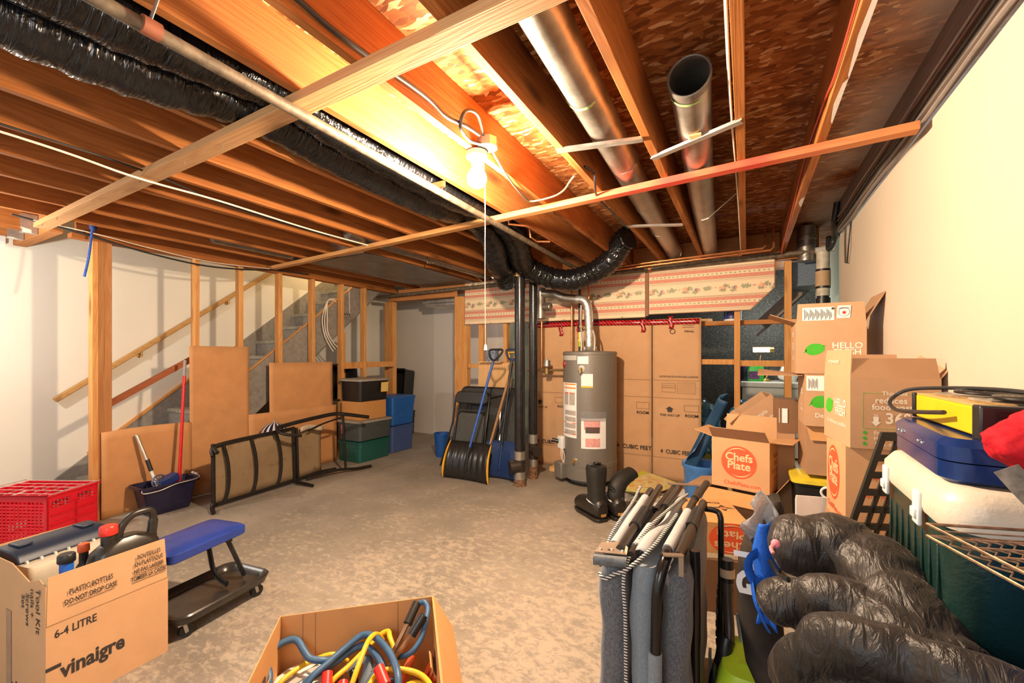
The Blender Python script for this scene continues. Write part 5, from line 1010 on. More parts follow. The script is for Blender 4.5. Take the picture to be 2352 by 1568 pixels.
# ================================================================ laundry room behind the framing
M_appl = plain('white_enamel',(.62,.64,.62),.35,var=.05)
fz = thing('chest_freezer','white chest freezer in the dark room behind the studs','freezer',(.33,7.08,0))
MB().box((-.06,6.78,.02),(.82,7.40,.95)).build('freezer_body', M_appl, fz, bevel=.015); MB().box((-.08,6.76,.955),(.84,7.41,1.03)).build('freezer_lid', M_appl, fz, bevel=.015)
bl_ = thing('desk_lamp','glowing brass desk lamp standing on the white freezer','lamp',(.22,7.0,1.031)); M_brass = plain('brass',(.62,.42,.14),.3,.9)
MB().lathe([(.085,0),(.085,.012),(.06,.02),(.05,.035),(.001,.035)],(.22,7.0,1.031),24).build('lamp_base', M_brass, bl_)
MB().tube(spline([(.22,7.0,1.06),(.25,7.0,1.12),(.20,7.0,1.2),(.16,7.0,1.27),(.17,7.0,1.40)],5),.010,10).build('lamp_arm', M_brass, bl_); MB().cyl((.07,7.0,1.475),(.29,7.0,1.475),.045,n=20).cyl((.29,7.0,1.475),(.33,7.0,1.475),.04).build('lamp_shade', M_brass, bl_)
t = NT('lit_tube'); t.b.inputs['Emission Color'].default_value = (1,.95,.75,1); t.b.inputs['Emission Strength'].default_value = 14; MB().box((.075,6.942,1.44),(.275,6.955,1.505)).build('lamp_tube', t.done((1,1,1),.4), bl_, bevel=.005)
gj = thing('detergent_jug','green detergent jug with dark label on the freezer','jug',(.10,6.95,1.031)); loft(MB(), [ring(.20,.10,.03,0),ring(.21,.11,.03,.02),ring(.21,.11,.03,.15),ring(.16,.09,.03,.21),ring(.06,.05,.02,.225)]).xform(Matrix.Translation((.10,6.95,1.031))).build('jug_body', plain('green_plastic',(.03,.45,.05),.35), gj); MB().tube(spline([(.12,6.95,1.24),(.16,6.95,1.255),(.19,6.95,1.22),(.195,6.95,1.14)],4),.016,10).build('jug_handle', plain('green_plastic2',(.03,.45,.05),.35), gj)
MB().cyl((.07,6.95,1.25),(.07,6.95,1.30),.03).build('cap', plain('dark_green_cap',(.02,.16,.08),.4), gj); MB().box((.02,6.888,1.06),(.15,6.8925,1.17)).build('label', plain('purple_label',(.10,.03,.15),.5,var=.8,ns=40), gj, smooth=False)
bottle('softener_bottle','dark bottle beside the green jug on the freezer',(-.03,6.95,1.031),.055,.27,plain('dark_blue_bottle',(.02,.02,.06),.3,var=.6,ns=20),M_blackcap,0,.035)
sh = thing('wall_shelf','wooden shelf high behind the framing above the dark room','shelf',(-.1,5.30,1.73)); MB().box((-.60,5.12,1.735),(.52,5.46,1.755)).build('shelf_board', M_beamx, sh, smooth=False); MB().box((-.60,5.098,1.72),(.52,5.118,1.765)).build('front_rail', M_beamx, sh, smooth=False)
tb_ = thing('plastic_tub','blue and white plastic tub on the high shelf','tub',(-.17,5.22,1.7555)); MB().cyl((-.14,5.25,1.7555),(-.14,5.25,1.79),.085,n=26).build('tub_base', M_white, tb_); MB().cyl((-.14,5.25,1.79),(-.14,5.25,1.92),.085,n=26).build('blue_label', plain('navy_label',(.02,.03,.16),.4,var=.5,ns=30), tb_)
tag(MB().box((-.47,5.14,1.7555),(-.34,5.26,1.80)).build('small_box', plain('tan_box',(.55,.33,.15),.6,var=.3,ns=40), bevel=.002), 'small tan box on the high shelf', 'box')
tag(MB().box((.40,7.0,1.031),(.62,7.2,1.25), Matrix.Rotation(R(20),3,'Y')).build('white_cloth', M_white, bevel=.03), 'crumpled white cloth on the freezer', 'cloth')
def blob(name, label, c, r, m, amp=.25, freq=3.0, seed=0, sub=4, cat='bag', parent=None):
    bm = bmesh.new(); bmesh.ops.create_icosphere(bm, subdivisions=sub, radius=1)
    for v in bm.verts:
        p = v.co.copy(); n = noise.fractal(p*freq + Vector((seed*7.3,seed*3.1,seed)), .8, 2.0, 4)
        v.co = Vector((p.x*r[0], p.y*r[1], p.z*r[2]))*(1+amp*n)
    mb = MB(); mb.v = [Vector(c)+v.co for v in bm.verts]; mb.f = [[v.index for v in f.verts] for f in bm.faces]; bm.free()
    o = mb.build(name, m, parent)
    return o if parent else tag(o, label, cat)
t = NT('blue_bottles_in_film'); v_ = t.vor(t.coord(), 14, 'F1', 'Color'); vd = t.vor(t.coord(), 14); sc_ = t.N('ShaderNodeSeparateColor'); t.L(v_, sc_.inputs[0])
t.bump(vd, 1.0, .03); M_bot = t.done(t.ramp(sc_.outputs[0], [(0,(.01,.06,.14)),(.5,(.03,.18,.36)),(.78,(.12,.32,.45)),(.9,(.5,.55,.5)),(.95,(.45,.50,.05))]), .15)
blob('recycling_bag','blue film bag of empty bottles behind the studs, left one',(-.45,5.50,.42),(.19,.22,.45),M_bot,.12,2.6,1); blob('recycling_bag','blue film bag of empty bottles against the stud, right one',(-.03,5.66,.45),(.19,.22,.44),M_bot,.12,2.6,5)
# ================================================================ boots and papers on the floor
M_boot = plain('black_boot_nylon',(.016,.014,.011),.6,var=.4,ns=12); M_sole = plain('black_boot_rubber',(.020,.016,.012),.4,var=.4)
def boot(label, loc, rz, folded=False):
    th = thing('winter_boot', label, 'boot', loc, rz, None)
    def sec(y, w_, h_, z0, n=14): return [(w_*math.cos(2*math.pi*k/n)*(1 if True else 1), y, z0 + h_*(.5+.5*math.sin(2*math.pi*k/n))) for k in range(n)]
    mb = MB(); rings = [sec(.15,.02,.07,.02),sec(.145,.045,.11,.016),sec(.10,.058,.14,.014),sec(.03,.060,.155,.014),sec(-.04,.060,.19,.014),sec(-.12,.058,.19,.014),sec(-.165,.045,.15,.016)]
    loft(mb, rings).build('boot_foot', M_sole, th, local=True, sub=1)
    MB().prism([(-.035,.15),(.035,.15),(.055,.08),(.05,-.02),(.05,-.13),(.03,-.158),(-.03,-.158),(-.05,-.13),(-.05,-.02),(-.055,.08)],'Z',0,.03).build('sole', M_sole, th, local=True, bevel=.005)
    MB().tube([(.052*math.cos(a/12*math.pi*2), -.075+.074*math.sin(a/12*math.pi*2), .155+.012*math.sin(a/12*math.pi*2)) for a in range(12)],.006,8,closed=True).build('white_trim', M_white, th, local=True)
    if not folded:
        mb = loft(MB(), [ring(.105,.14,.045,.15),ring(.098,.12,.045,.20),ring(.105,.12,.045,.28),ring(.118,.128,.05,.36),ring(.125,.13,.05,.42),ring(.118,.124,.05,.452),ring(.07,.08,.03,.456)]); mb.xform(Matrix.Translation((0,-.075,0))); mb.build('boot_shaft', M_boot, th, local=True)
        MB().tube(spline([(-.03,-.10,.455),(-.01,-.07,.48),(.02,-.09,.475),(.035,-.05,.46)],4),.008,8).tube(spline([(-.04,-.05,.455),(.0,-.08,.475),(.02,-.04,.46)],4),.007,8).build('drawstring', M_wire_b, th, local=True)
    else:
        MB().tube(spline([(0,-.075,.14),(0,-.07,.20),(.02,-.05,.27),(.07,-.02,.32),(.14,.02,.345)],5),[.055,.056,.06,.062,.055],18,squash=(1,.85)).build('boot_shaft', M_boot, th, local=True)
        MB().torus((-.045,-.11,.275),.022,.004,(1,.3,0),14,6).build('drawstring', M_wire_b, th, local=True)
    MB().plate([(-.018,-.161,.05),(.018,-.161,.05),(.018,-.159,.072),(-.018,-.159,.072)],.002,(0,-1,0)).build('heel_badge', plain('amber_badge',(.42,.22,.05),.5), th, local=True, smooth=False)
    th.scale = (1.35,1.25,1.0); return th
boot('black winter boot standing upright on the floor before the heater',(-1.205,3.60,0),R(52)); boot('black winter boot with its shaft flopped over, right of the upright one',(-1.045,3.74,0),R(35),True)
t = NT('harvest_picture'); v = t.coord(); n = t.noise(v, 6, 6, .75, 1.5); n2 = t.noise(t.coord(loc=(3,1,0)), 9, 5, .7, 2)
s_ = t.N('ShaderNodeSeparateXYZ'); t.L(v, s_.inputs[0])
col = t.ramp(n, [(.30,(.10,.20,.03)),(.40,(.62,.65,.05)),(.48,(.80,.72,.40)),(.56,(.78,.30,.04)),(.66,(.75,.60,.42)),(.74,(.12,.25,.05))])
edge = t.ramp(t.math('ADD', s_.outputs[0], t.math('MULTIPLY', n2, .12)), [(.0,1.0),(.02,0.0)]); 
M_mag = t.done(t.mix(t.ramp(s_.outputs[0], [(.30,1.0),(.40,0.0)]) if False else t.ramp(t.math('ADD', t.math('MULTIPLY', s_.outputs[0], -1.6), t.math('MULTIPLY', s_.outputs[1], .4)), [(.22,0.0),(.30,1.0)]), col, (.62,.60,.03)), .25)
tag(MB().plate([(-1.17,4.22,.055),(-.79,4.20,.07),(-.60,4.74,.05),(-1.03,4.90,.10)],.004,(0,0,1)).build('printed_bag', M_mag, smooth=False), 'bright yellow printed paper bag with orange food picture lying on the floor', 'bag')
def m_film():
    t = NT('clear_film'); t.b.inputs['Transmission Weight'].default_value = .8; t.b.inputs['IOR'].default_value = 1.25; t.bump(t.noise(t.coord(), 18, 4, .6, 1), .9, .02); return t.done((.85,.86,.88), .12)
M_film = m_film()
def crumple(c, sx, sy, h, seed, n=26):
    return MB().grid(lambda u, v: (c[0]+sx*(u-.5), c[1]+sy*(v-.5), c[2]+.004+h*abs(noise.noise(Vector((u*4+seed,v*4,seed))))*min(1,6*min(u,v,1-u,1-v))), n, n)
tag(crumple((-.97,4.30,0),.60,.40,.07,3).build('plastic_bag', M_film), 'crumpled clear plastic under the yellow printed bag', 'plastic')
tag(MB().plate([(-.86,3.95,.012),(-.52,4.05,.012),(-.46,4.55,.012),(-.58,4.72,.012),(-.70,4.60,.012)],.003,(0,0,1)).build('paper_sheet', M_paper, smooth=False), 'white paper sheet on the floor beside the printed bag', 'paper')

# ================================================================ cartons: Chefs Plate and its neighbours
CPS = (.364,.30,.343); CPP = (-.0066,3.462,.475)
cp = carton('cardboard_box','upright open box with a round red disc print, left of the stacked boxes',CPP,CPS,R(-15),{'F':(48,.12,M_card3),'L':(75,.13),'R':(88,.13),'B':(2,.135)},m_card('peach_cardboard',(.60,.345,.17)))
def chefs_face(th, S, side, x, z, a, b, ud=False, url=True, squash=1):
    o, r = faceinfo(S, side); up = Vector((0,0,1)); r2, up2 = (-r, -up) if ud else (r, up); c = o + r*x + up*z
    disc(MB(), c, r2, up2, a, b).build('red_disc', M_red_ink, th, local=True, smooth=False)
    mb = MB().text('Chefs', c+up2*.034, r2, up2, .074*b/.11, .022, 'CENTER', a/b*1.0, lift=.0016).text('Plate', c-up2*.024, r2, up2, .074*b/.11, .022, 'CENTER', a/b*1.0, lift=.0016)
    if not ud or True:
        arc(mb, c, r2*(a/b), up2, b*.86, 62, 140, .006); arc(mb, c, r2*(a/b), up2, b*.86, 242, 325, .006)
    mb.build('disc_lettering', M_cream_ink, th, local=True, smooth=False)
    if url: MB().text('ChefsPlate.com', o+r*(x+.02)-up*0+up*(z-b-.036), r2, up2, .037, .012, 'CENTER', 1.0).build('printed_lettering', M_red_ink, th, local=True, smooth=False)
chefs_face(cp, CPS, 'F', -.005, .185, .112, .112)
ftext(cp, CPS, 'R', [('MORE',0,.24,.04,.015,1),('BITE',0,.19,.04,.015,1),('FOR YOUR',0,.14,.04,.015,1),('BUCK',0,.09,.04,.015,1)], plain('faded_red_ink',(.48,.13,.05),.7,bmp=0))
carton('cardboard_box','open carton with spread flaps carrying the upright red disc box',(-.01,3.48,0),(.40,.36,.455),R(-15),{'F':(112,.14,M_card2),'L':(100,.17,M_card3),'R':(35,.17,M_card2)},M_card3)
AS = (.40,.40,.195); A_ = carton('cardboard_box','flat orange carton behind the folded bed, red disc upside down on its side',(-.235,2.76,.285),AS,R(18),None,m_card('light_orange_cardboard',(.60,.31,.12)),closed=True)
chefs_face(A_, AS, 'F', .105, .115, .115, .085, True, False)
o, r = faceinfo(AS,'F'); MB().add([o+r*-.19+Vector((0,-.001,.004)),o+r*.19+Vector((0,-.001,.004)),o+r*.19+Vector((0,-.001,.032)),o+r*-.19+Vector((0,-.001,.032))],[[0,1,2,3]]).build('label_strip', plain('pale_label',(.68,.58,.42),.6,var=.25,ns=90), A_, local=True, smooth=False)
mb = MB(); zt = AS[2]+.0052; X_, Y_ = Vector((-1,0,0)), Vector((0,-1,0))
mb.text('ADI', (-.0,.03,zt), X_, Y_, .075, .02, 'CENTER', 1.1, lift=0).text('EDMONTON', (.02,.13,zt), X_, Y_, .035, .01, 'CENTER', 1.1, lift=0).text('TOLL', (-.02,.175,zt), X_, Y_, .03, .008, 'CENTER', 1.1, lift=0)
for s_ in (-1,1): mb.add([(.13+s_*.015,.04,zt),(.13+s_*.07,.045,zt),(.13+s_*.015,.06,zt)],[[0,1,2]]); mb.add([(.13-.02*s_,.045+.02*s_,zt),(.13+.0,.045+.05*s_,zt),(.13+.02*s_,.045+.02*s_,zt)],[[0,1,2]])
mb.build('printed_lettering', M_blackink, A_, local=True, smooth=False)
MB().add([(.115,.048,zt+.0004),(.13,.036,zt+.0004),(.145,.048,zt+.0004),(.13,.060,zt+.0004)],[[0,1,2,3]]).build('printed_badge', M_red_ink, A_, local=True, smooth=False)
carton('cardboard_box','dark brown carton on the floor under the flat orange carton',(-.23,2.76,0),(.42,.42,.28),R(14),None,m_card('dark_cardboard',(.16,.085,.045)),closed=True)
# stack of meal kit boxes by the wall
def leaf(mb, c, r, up, s_, sq=1.0):
    pts = []
    for k in range(28):
        a = 2*math.pi*k/28; x = math.cos(a)*1.15; y = math.sin(a)*.82*(1-.10*math.cos(a)); pts.append((x*s_*sq, y*s_ + .12*x*s_))
    pts = [(p[0], p[1]) for p in pts]; poly(mb, c, r, up, pts); poly(mb, c, r, up, [(-1.0*s_*sq,-.35*s_),(-1.42*s_*sq,-.62*s_),(-1.05*s_*sq,.08*s_)]); poly(mb, c, r, up, [(1.0*s_*sq,.35*s_),(1.36*s_*sq,.60*s_),(.9*s_*sq,.55*s_)])
def kit(label, pos, S, rz, flaps, face='F', body=None, text=True, lx_=-.075, tx_=.07, z=.15, s_=.043, sq=1.0):
    th = carton('meal_kit_box', label, pos, S, rz, flaps, body or M_hf, group=None)
    if text:
        o, r = faceinfo(S, face); up = Vector((0,0,1)); mb = MB(); leaf(mb, o+r*lx_+up*z, r, up, s_, sq); mb.build('green_leaf_print', M_green_ink, th, local=True, smooth=False)
        ftext(th, S, face, [('HELLO',tx_,z+.021,.048*s_/.043,.026,sq*1.02),('FRESH',tx_,z-.018,.048*s_/.043,.026,sq*1.02)], M_white_ink)
    return th
TS = (.345,.33,.315)
tk = kit('topmost box of the rear stack, green leaf print and labels on raised flap',(.2665+.1725,3.174+.165,1.285),TS,0,{'F':(-2,.115),'L':(68,.15,M_card3),'R':(28,.19,M_card3),'B':(60,.1)},tx_=.082)
ftext(tk, TS, 'L', [('Simple',0,.25,.05,.02,1),('36%',0,.17,.07,.02,1),('less',0,.10,.05,.02,1)], M_white_ink)
MB().add([(-.14,-.1672,.325),(.02,-.1672,.325),(.02,-.1662,.405),(-.14,-.1662,.405)],[[0,1,2,3]]).add([(.03,-.1672,.335),(.095,-.1672,.335),(.10,-.1662,.41),(.035,-.1662,.41)],[[0,1,2,3]]).build('shipping_label', M_paper, tk, local=True, smooth=False)
random.seed(2); mb = MB()
for i in range(20):
    x_ = -.13+.007*i; mb.add([(x_,-.1680,.33+.01*(i%3)),(x_+.003,-.1680,.33+.01*(i%3)),(x_+.003,-.1672,.395-.008*(i%4)),(x_,-.1672,.395-.008*(i%4))],[[0,1,2,3]])
disc(mb, (.012,-.1674,.395), Vector((1,0,0)), Vector((0,0,1)), .007, .007)
mb.text('CANADA', (.066,-.1682,.395), (-1,0,0), (0,0,-1), .012, .01, lift=.0004).torus((.066,-.168,.372),.026,.0008,(0,1,0),28,4)
mb.build('label_print', M_blackink, tk, local=True, smooth=False)
poly(MB(), (.066,-.1684,.37), Vector((-1,0,0)), Vector((0,0,-1)), [(0,.014),(.004,.006),(.011,.007),(.007,-.001),(.009,-.005),(.001,-.005),(.001,-.012),(-.001,-.012),(-.001,-.005),(-.009,-.005),(-.007,-.001),(-.011,.007),(-.004,.006)]).build('maple_leaf_print', plain('maple_red',(.65,.02,.03),.6,bmp=0), tk, local=True, smooth=False)
MS = (.34,.30,.315)
mk_ = kit('middle green leaf box of the rear stack with a white shipping label',(.307+.17,3.155+.15,.968),MS,R(2),{},lx_=-.075,z=.14,text=False)
o, r = faceinfo(MS,'F'); mb = MB(); leaf(mb, o+r*-.09+Vector((0,0,.15)), r, Vector((0,0,1)), .045); mb.build('green_leaf_print', M_green_ink, mk_, local=True, smooth=False); ftext(mk_, MS, 'F', [('De',-.10,.065,.036,.02,1)], M_white_ink); ftext(mk_, MS, 'L', [('k38%',0,.20,.055,.02,1),('eco',0,.12,.03,.01,1),('friendly',0,.09,.03,.01,1)], M_white_ink)
MB().add([(-.165,-.1515,.215),(-.06,-.1515,.215),(-.06,-.1515,.305),(-.165,-.1515,.305)],[[0,1,2,3]]).build('shipping_label', M_paper, mk_, local=True, smooth=False); mb = MB()
for i in range(10): mb.add([(-.155+.005*i,-.1522,.225+.006*(i%3)),(-.153+.005*i,-.1522,.225+.006*(i%3)),(-.153+.005*i,-.1522,.29-.005*(i%4)),(-.155+.005*i,-.1522,.29-.005*(i%4))],[[0,1,2,3]])
mb.build('label_print', M_blackink, mk_, local=True, smooth=False)
f1 = tag(MB().plate([(.06,3.20,1.268),(.30,3.165,1.272),(.30,3.40,1.276),(.07,3.46,1.30)],.004,(0,0,1)).build('cardboard_flap', M_card3, smooth=False), 'flat cardboard piece sticking out left between the upper meal kit boxes', 'cardboard')
LS = (.36,.30,.305); lk = carton('meal_kit_box','lowest brown box of the rear stack, standing on the yellow lidded bin',(.313+.18,3.21+.15,.660),LS,R(3),None,M_card3,closed=True)
MB().plate([(-.18,-.151,.305),(.18,-.151,.305),(.17,-.165,.215),(-.16,-.165,.215)],.004,(0,-1,0)).build('flap', M_card2, lk, local=True, smooth=False)
M_yl = plain('yellow_lid',(.74,.58,.04),.4)
tote('storage_bin','black bin with a yellow lid under the rear stack of boxes',(.47,3.44,.334),(.44,.50,.30),0,M_dark,M_yl,.025,.9,rib=False); tote('storage_bin','lower black bin with a yellow lid on the floor under the rear stack',(.47,3.44,0),(.44,.50,.30),0,M_dark,M_yl,.025,.9,rib=False)
tk2 = carton('meal_kit_box','tilted meal kit box wedged behind the rear stack',(.16,3.80,.86),(.26,.26,.22),R(12),{'L':(100,.10)},M_hf,None,(0,R(-38)))
ftext(tk2,(.26,.26,.22),'F',[('Simple',-.02,.14,.04,.01,1),('Eco friendly',-.02,.09,.028,.01,1),('Easy',-.02,.05,.028,.01,1)], M_white_ink)
carton('cardboard_box','dark brown small carton with a white label left of the rear stack',(.24,3.60,.86),(.12,.20,.225),R(10),None,m_card('dark_cardboard3',(.24,.13,.07)),closed=True)
MB().box((.195,3.4935,.93),(.245,3.4955,1.03)).build('x', M_paper, [o for o in C.objects if o.name.startswith('cardboard_box') and o.parent is None][-1], smooth=False).name = 'white_label'
carton('cardboard_box','tall plain carton behind the upright red disc box',(.14,3.86,0),(.30,.28,.80),R(0),{'F':(40,.10,M_card2),'L':(80,.12)},M_card3,closed=False); carton('cardboard_box','plain carton under the small dark brown one',(.235,3.58,0),(.10,.22,.855),R(0),None,M_card3,closed=True)
# nearer pair
NS = (.30,.32,.295); a_ = R(8.8); ca, sa = math.cos(a_), math.sin(a_)
NP = (.382+.15*ca-.16*sa, 2.267+.15*sa+.16*ca, 1.008)
nk = kit('nearest green leaf box with white 36% print, beside the cream wall',NP,NS,a_,{'F':(-12,.085,M_card3),'L':(-4,.12),'R':(38,.13),'B':(10,.1)},'L',text=True,lx_=-.085,tx_=.05,z=.155,s_=.043,sq=.9)
ftext(nk, NS, 'L', [('De délicieuses possibilités',.0,.085,.026,.01,.85),('hellofresh.ca',-.03,.36,.026,.01,1,'u')], M_white_ink)
ftext(nk, NS, 'F', [('This box',0,.232,.024,.012,1),('reduces',-.012,.203,.034,.014,1),('food waste',0,.175,.034,.014,1),('36%',.02,.128,.062,.02,1),('by',-.062,.143,.014,.008,1),('Fresh ingredients',.0,.068,.021,.01,.95),('High-quality food',.0,.045,.021,.01,.95),('Easy, delicious',-.008,.022,.021,.01,.95)], M_white_ink)
o, r = faceinfo(NS,'F'); up = Vector((0,0,1)); poly(MB(), o+r*-.062+up*.118, r, up, [(-.009,.018),(.009,.018),(.009,-.004),(.017,-.004),(0,-.022),(-.017,-.004),(-.009,-.004)]).build('arrow_print', M_white_ink, nk, local=True, smooth=False)
mb = MB()
for x0,x1,z0,z1 in ((-.105,.10,.085,.0865),(-.105,-.04,.232,.2335),(.04,.10,.232,.2335),(-.105,-.1035,.085,.2335),(.0985,.10,.085,.2335)): mb.add([o+r*x0+up*z0+Vector((0,-.001,0)),o+r*x1+up*z0+Vector((0,-.001,0)),o+r*x1+up*z1+Vector((0,-.001,0)),o+r*x0+up*z1+Vector((0,-.001,0))],[[0,1,2,3]])
for z_ in (.068,.045,.022): disc(mb, o+r*-.10+up*z_, r, up, .007, .008, 8)
mb.build('green_frame_print', M_green_ink, nk, local=True, smooth=False)
QS = (.30,.30,.355); qk = carton('cardboard_box','red disc box right under the nearest green leaf box',(NP[0],NP[1],.65),QS,R(5),None,M_card,closed=True)
chefs_face(qk, QS, 'L', -.03, .205, .095, .125, False, True)
ftext(qk, QS, 'F', [('MORE BITE',.0,.24,.045,.02,.62),('FOR YOUR BUCK',.0,.165,.045,.02,.55)], M_red_ink)
carton('cardboard_box','plain carton at the bottom of the nearer stack',(NP[0],NP[1],0),(.31,.32,.645),R(5),None,M_card3,closed=True)
wb_ = thing('window_blind','bundle of white blinds standing before the yellow lidded bin','blind',(.30,2.62,0))
for k in range(3): MB().box((.215,2.60+.016*k,.0),(.375,2.608+.016*k,.69-.012*k), Matrix.Rotation(R(14),3,'Z')).build('blind_slat', M_white, wb_, smooth=False)
MB().torus((.36,2.66,.70),.03,.006,(.3,1,.2),16,8).build('white_hook', M_white, wb_)
mb = MB(); gridwall(mb, (.105,1.90,0), Vector((.93,.36,0)).normalized(), Vector((.285,.07,1.0)).normalized(), .24, 1.17, 5, 17, .012, .012, .02)
tag(mb.build('lattice_panel', plain('black_lattice',(.02,.017,.013),.5), smooth=False), 'black plastic lattice panel leaning between the boxes and the cooler', 'panel')
# blue plastic things behind the boxes
M_nvp = plain('dark_blue_plastic',(.015,.06,.13),.35)
sl = tag(MB().grid(lambda u, v: (-.40+.26*v+.07*math.sin(u*3.14)*-1+.06*u*0, 4.02+.12*math.sin(v*3.1), .46+.58*v - .0*u + .20*(u-.5)*(1-v*.6)), 10, 14).build('plastic_sled', M_nvp, solid=.006), 'dark blue curved plastic sled leaning between the cardboard sheet and the red disc box', 'sled')
q = thing('blue_tub','light blue plastic tub on the floor under the dark blue sled','tub',(-.33,4.0,0)); MB().lathe([(.14,0),(.16,.40),(.175,.42),(.175,.45),(.15,.44),(.13,.02),(.001,.02)],(-.34,4.1,0),28).build('tub_body', plain('light_blue_plastic',(.06,.20,.50),.4), q)

# ================================================================ cooler, stove, suitcase and the rest of the near right pile
carton('cardboard_box','tall carton under the cooler, near the cream wall',(.525,1.46,0),(.31,.48,.76),R(0),None,M_card3,closed=True)
M_cgr = (lambda t: (t.bump(t.noise(t.coord(), 90, 3, .6), .5, .003), t.done((.007,.030,.023), .33, 0, .6))[1])(NT('green_cooler')); M_cwh = (lambda t: (t.bump(t.noise(t.coord(), 90, 3, .6), .4, .003), t.done(t.ramp(t.noise(t.coord(), 6, 4), [(.3,(.55,.48,.36)),(.7,(.68,.62,.50))]), .4, 0, .5))[1])(NT('cream_cooler_lid'))
co = thing('cooler','dark green cooler with a cream lid, by the cream wall on the right','cooler',(.527,1.46,.762),R(0))
loft(MB(), [ring(.29,.46,.05,0),ring(.30,.47,.06,.02),ring(.318,.50,.065,.275)]).build('cooler_body', M_cgr, co, local=True)
loft(MB(), [ring(.330,.515,.07,.272),ring(.338,.522,.075,.285),ring(.335,.52,.075,.325),ring(.30,.485,.07,.352),ring(.26,.44,.06,.360),ring(.24,.42,.05,.358)]).build('cooler_lid', M_cwh, co, local=True)
for y_ in (.16,-.10): MB().box((-.176,y_-.02,.235),(-.166,y_+.02,.315)).box((-.182,y_-.014,.25),(-.174,y_+.014,.275)).build('hinge', M_white, co, local=True, bevel=.004)
for y_ in [ -.18+.05*k for k in range(8)]: MB().box((-.160,y_-.003,.03),(-.1545,y_+.003,.22)).build('body_rib', M_cgr, co, local=True, bevel=.002)
MB().box((.03,-.27,.14),(.12,-.255,.19)).build('latch', M_white, co, local=True, bevel=.006)
sc_ = thing('camp_stove_case','dark blue metal case lying on the cooler','case',(.53,1.47,1.124),R(-2)); M_bc2 = plain('dark_blue_enamel',(.008,.030,.14),.18,.2,var=.2)
loft(MB(), [ring(.28,.41,.03,0),ring(.30,.43,.05,.006),ring(.30,.43,.05,.043)]).build('case_bottom', M_bc2, sc_, local=True); loft(MB(), [ring(.304,.434,.05,.046),ring(.304,.434,.05,.078),ring(.27,.40,.04,.094),ring(.24,.37,.03,.094)]).build('case_lid', M_bc2, sc_, local=True)
for y_ in (.13,.10,-.05,-.08): MB().sphere((-.1525,y_,.062),.004,8,6).build('rivet', M_steel, sc_, local=True)
hp = thing('hot_plate','yellow double burner hot plate with coil elements on the blue case','hot plate',(.575,1.475,1.222),R(1)); M_hpy = plain('yellow_enamel',(.80,.47,.01),.3,var=.06); M_foil = plain('crinkled_foil',(.62,.58,.5),.25,.9,var=.4,ns=80)
MB().prism([(-.14,.0),(.13,.0),(.13,.064),(-.14,.064)],'Y',-.16,.185).build('hot_plate_body', M_hpy, hp, local=True, bevel=.004)
MB().box((-.145,-.20,-.006),(.13,-.161,.070)).build('front_grille', M_dark, hp, local=True, bevel=.004); 
for k in range(7): MB().box((-.12,-.206,.004+.009*k),(.12,-.200,.008+.009*k)).build('grille_slat', M_blackm, hp, local=True, smooth=False)
MB().box((-.146,.185,-.002),(.13,.20,.068)).build('rear_trim', M_dark, hp, local=True, bevel=.003)
MB().box((-.138,-.16,.0645),(.13,.185,.068)).build('top_plate', plain('tan_top',(.55,.34,.12),.4), hp, local=True, smooth=False)
for (x_, y_) in ((-.01,.09),(.0,-.075)):
    MB().lathe([(.112,.0685),(.116,.073),(.085,.071),(.06,.0695),(.001,.0695)],(x_,y_,0),32).build('foil_liner', M_foil, hp, local=True)
    MB().tube([(x_+(.022+.0095*a/6.283)*math.cos(a*1.0), y_+(.022+.0095*a/6.283)*math.sin(a), .080) for a in [k*.26 for k in range(150)]],.0042,7).build('burner_coil', M_blackm, hp, local=True)
tag(MB().tube(spline([(.415,1.40,1.262),(.40,1.55,1.245),(.395,1.70,1.235),(.40,1.77,1.255),(.44,1.77,1.29),(.50,1.68,1.305),(.57,1.52,1.312),(.64,1.34,1.302)],8),.0055,8).build('power_cord', M_wire_b), 'black cord looping over the yellow hot plate', 'cord')
M_redf = (lambda t: (t.bump(t.noise(t.coord(), 9, 5, .6, .8), .6, .02), t.done(t.ramp(t.noise(t.coord(), 6, 4), [(.3,(.42,.006,.014)),(.7,(.62,.015,.028))]), .75, 0, .2))[1])(NT('red_fabric'))
blob('stuffed_bag','red fabric bag lying on the near end of the cooler',(.535,1.155,1.235),(.135,.075,.075),M_redf,.10,1.6,3,5)
tag(MB().tube(spline([(.40,1.08,1.20),(.44,1.06,1.14),(.50,1.05,1.08),(.56,1.04,1.03)],6),.015,10,squash=(1.2,.3)).build('grey_strap', plain('grey_strap',(.16,.14,.12),.8,var=.4,ns=60)), 'grey strap hanging below the red fabric bag', 'strap')
M_bluef = (lambda t: (t.bump(t.noise(t.coord(), 14, 5, .6, .8), .5, .01), t.done((.01,.075,.36), .7, 0, .2))[1])(NT('blue_fabric'))
bt = thing('blue_tote_bag','blue fabric bag holding up the wire grill, at the right edge','bag',(.53,.98,.5)); loft(MB(), [ring(.22,.22,.04,.50),ring(.25,.25,.05,.56),ring(.24,.26,.05,.80),ring(.22,.24,.05,1.0),ring(.20,.22,.05,1.055)]).xform(Matrix.Translation((.555,1.0,0))).build('bag_body', M_bluef, bt)
carton('cardboard_box','carton standing under the blue fabric bag at the right edge',(.555,1.0,0),(.26,.26,.495),0,None,M_card3,closed=True)
wr = thing('wire_grill','rusty wire grill rack lying flat at the right edge','rack',(.475,.985,1.062),R(18)); mb = MB(); M_wire = plain('rusty_wire',(.36,.24,.15),.4,.7,var=.5,ns=40)
LW, LD = .30, .26
for z_ in (0,.022): mb.tube([(-LW/2,-LD/2,z_+.003),(LW/2,-LD/2,z_+.003),(LW/2,LD/2,z_+.003),(-LW/2,LD/2,z_+.003)],.0028,6,closed=True)
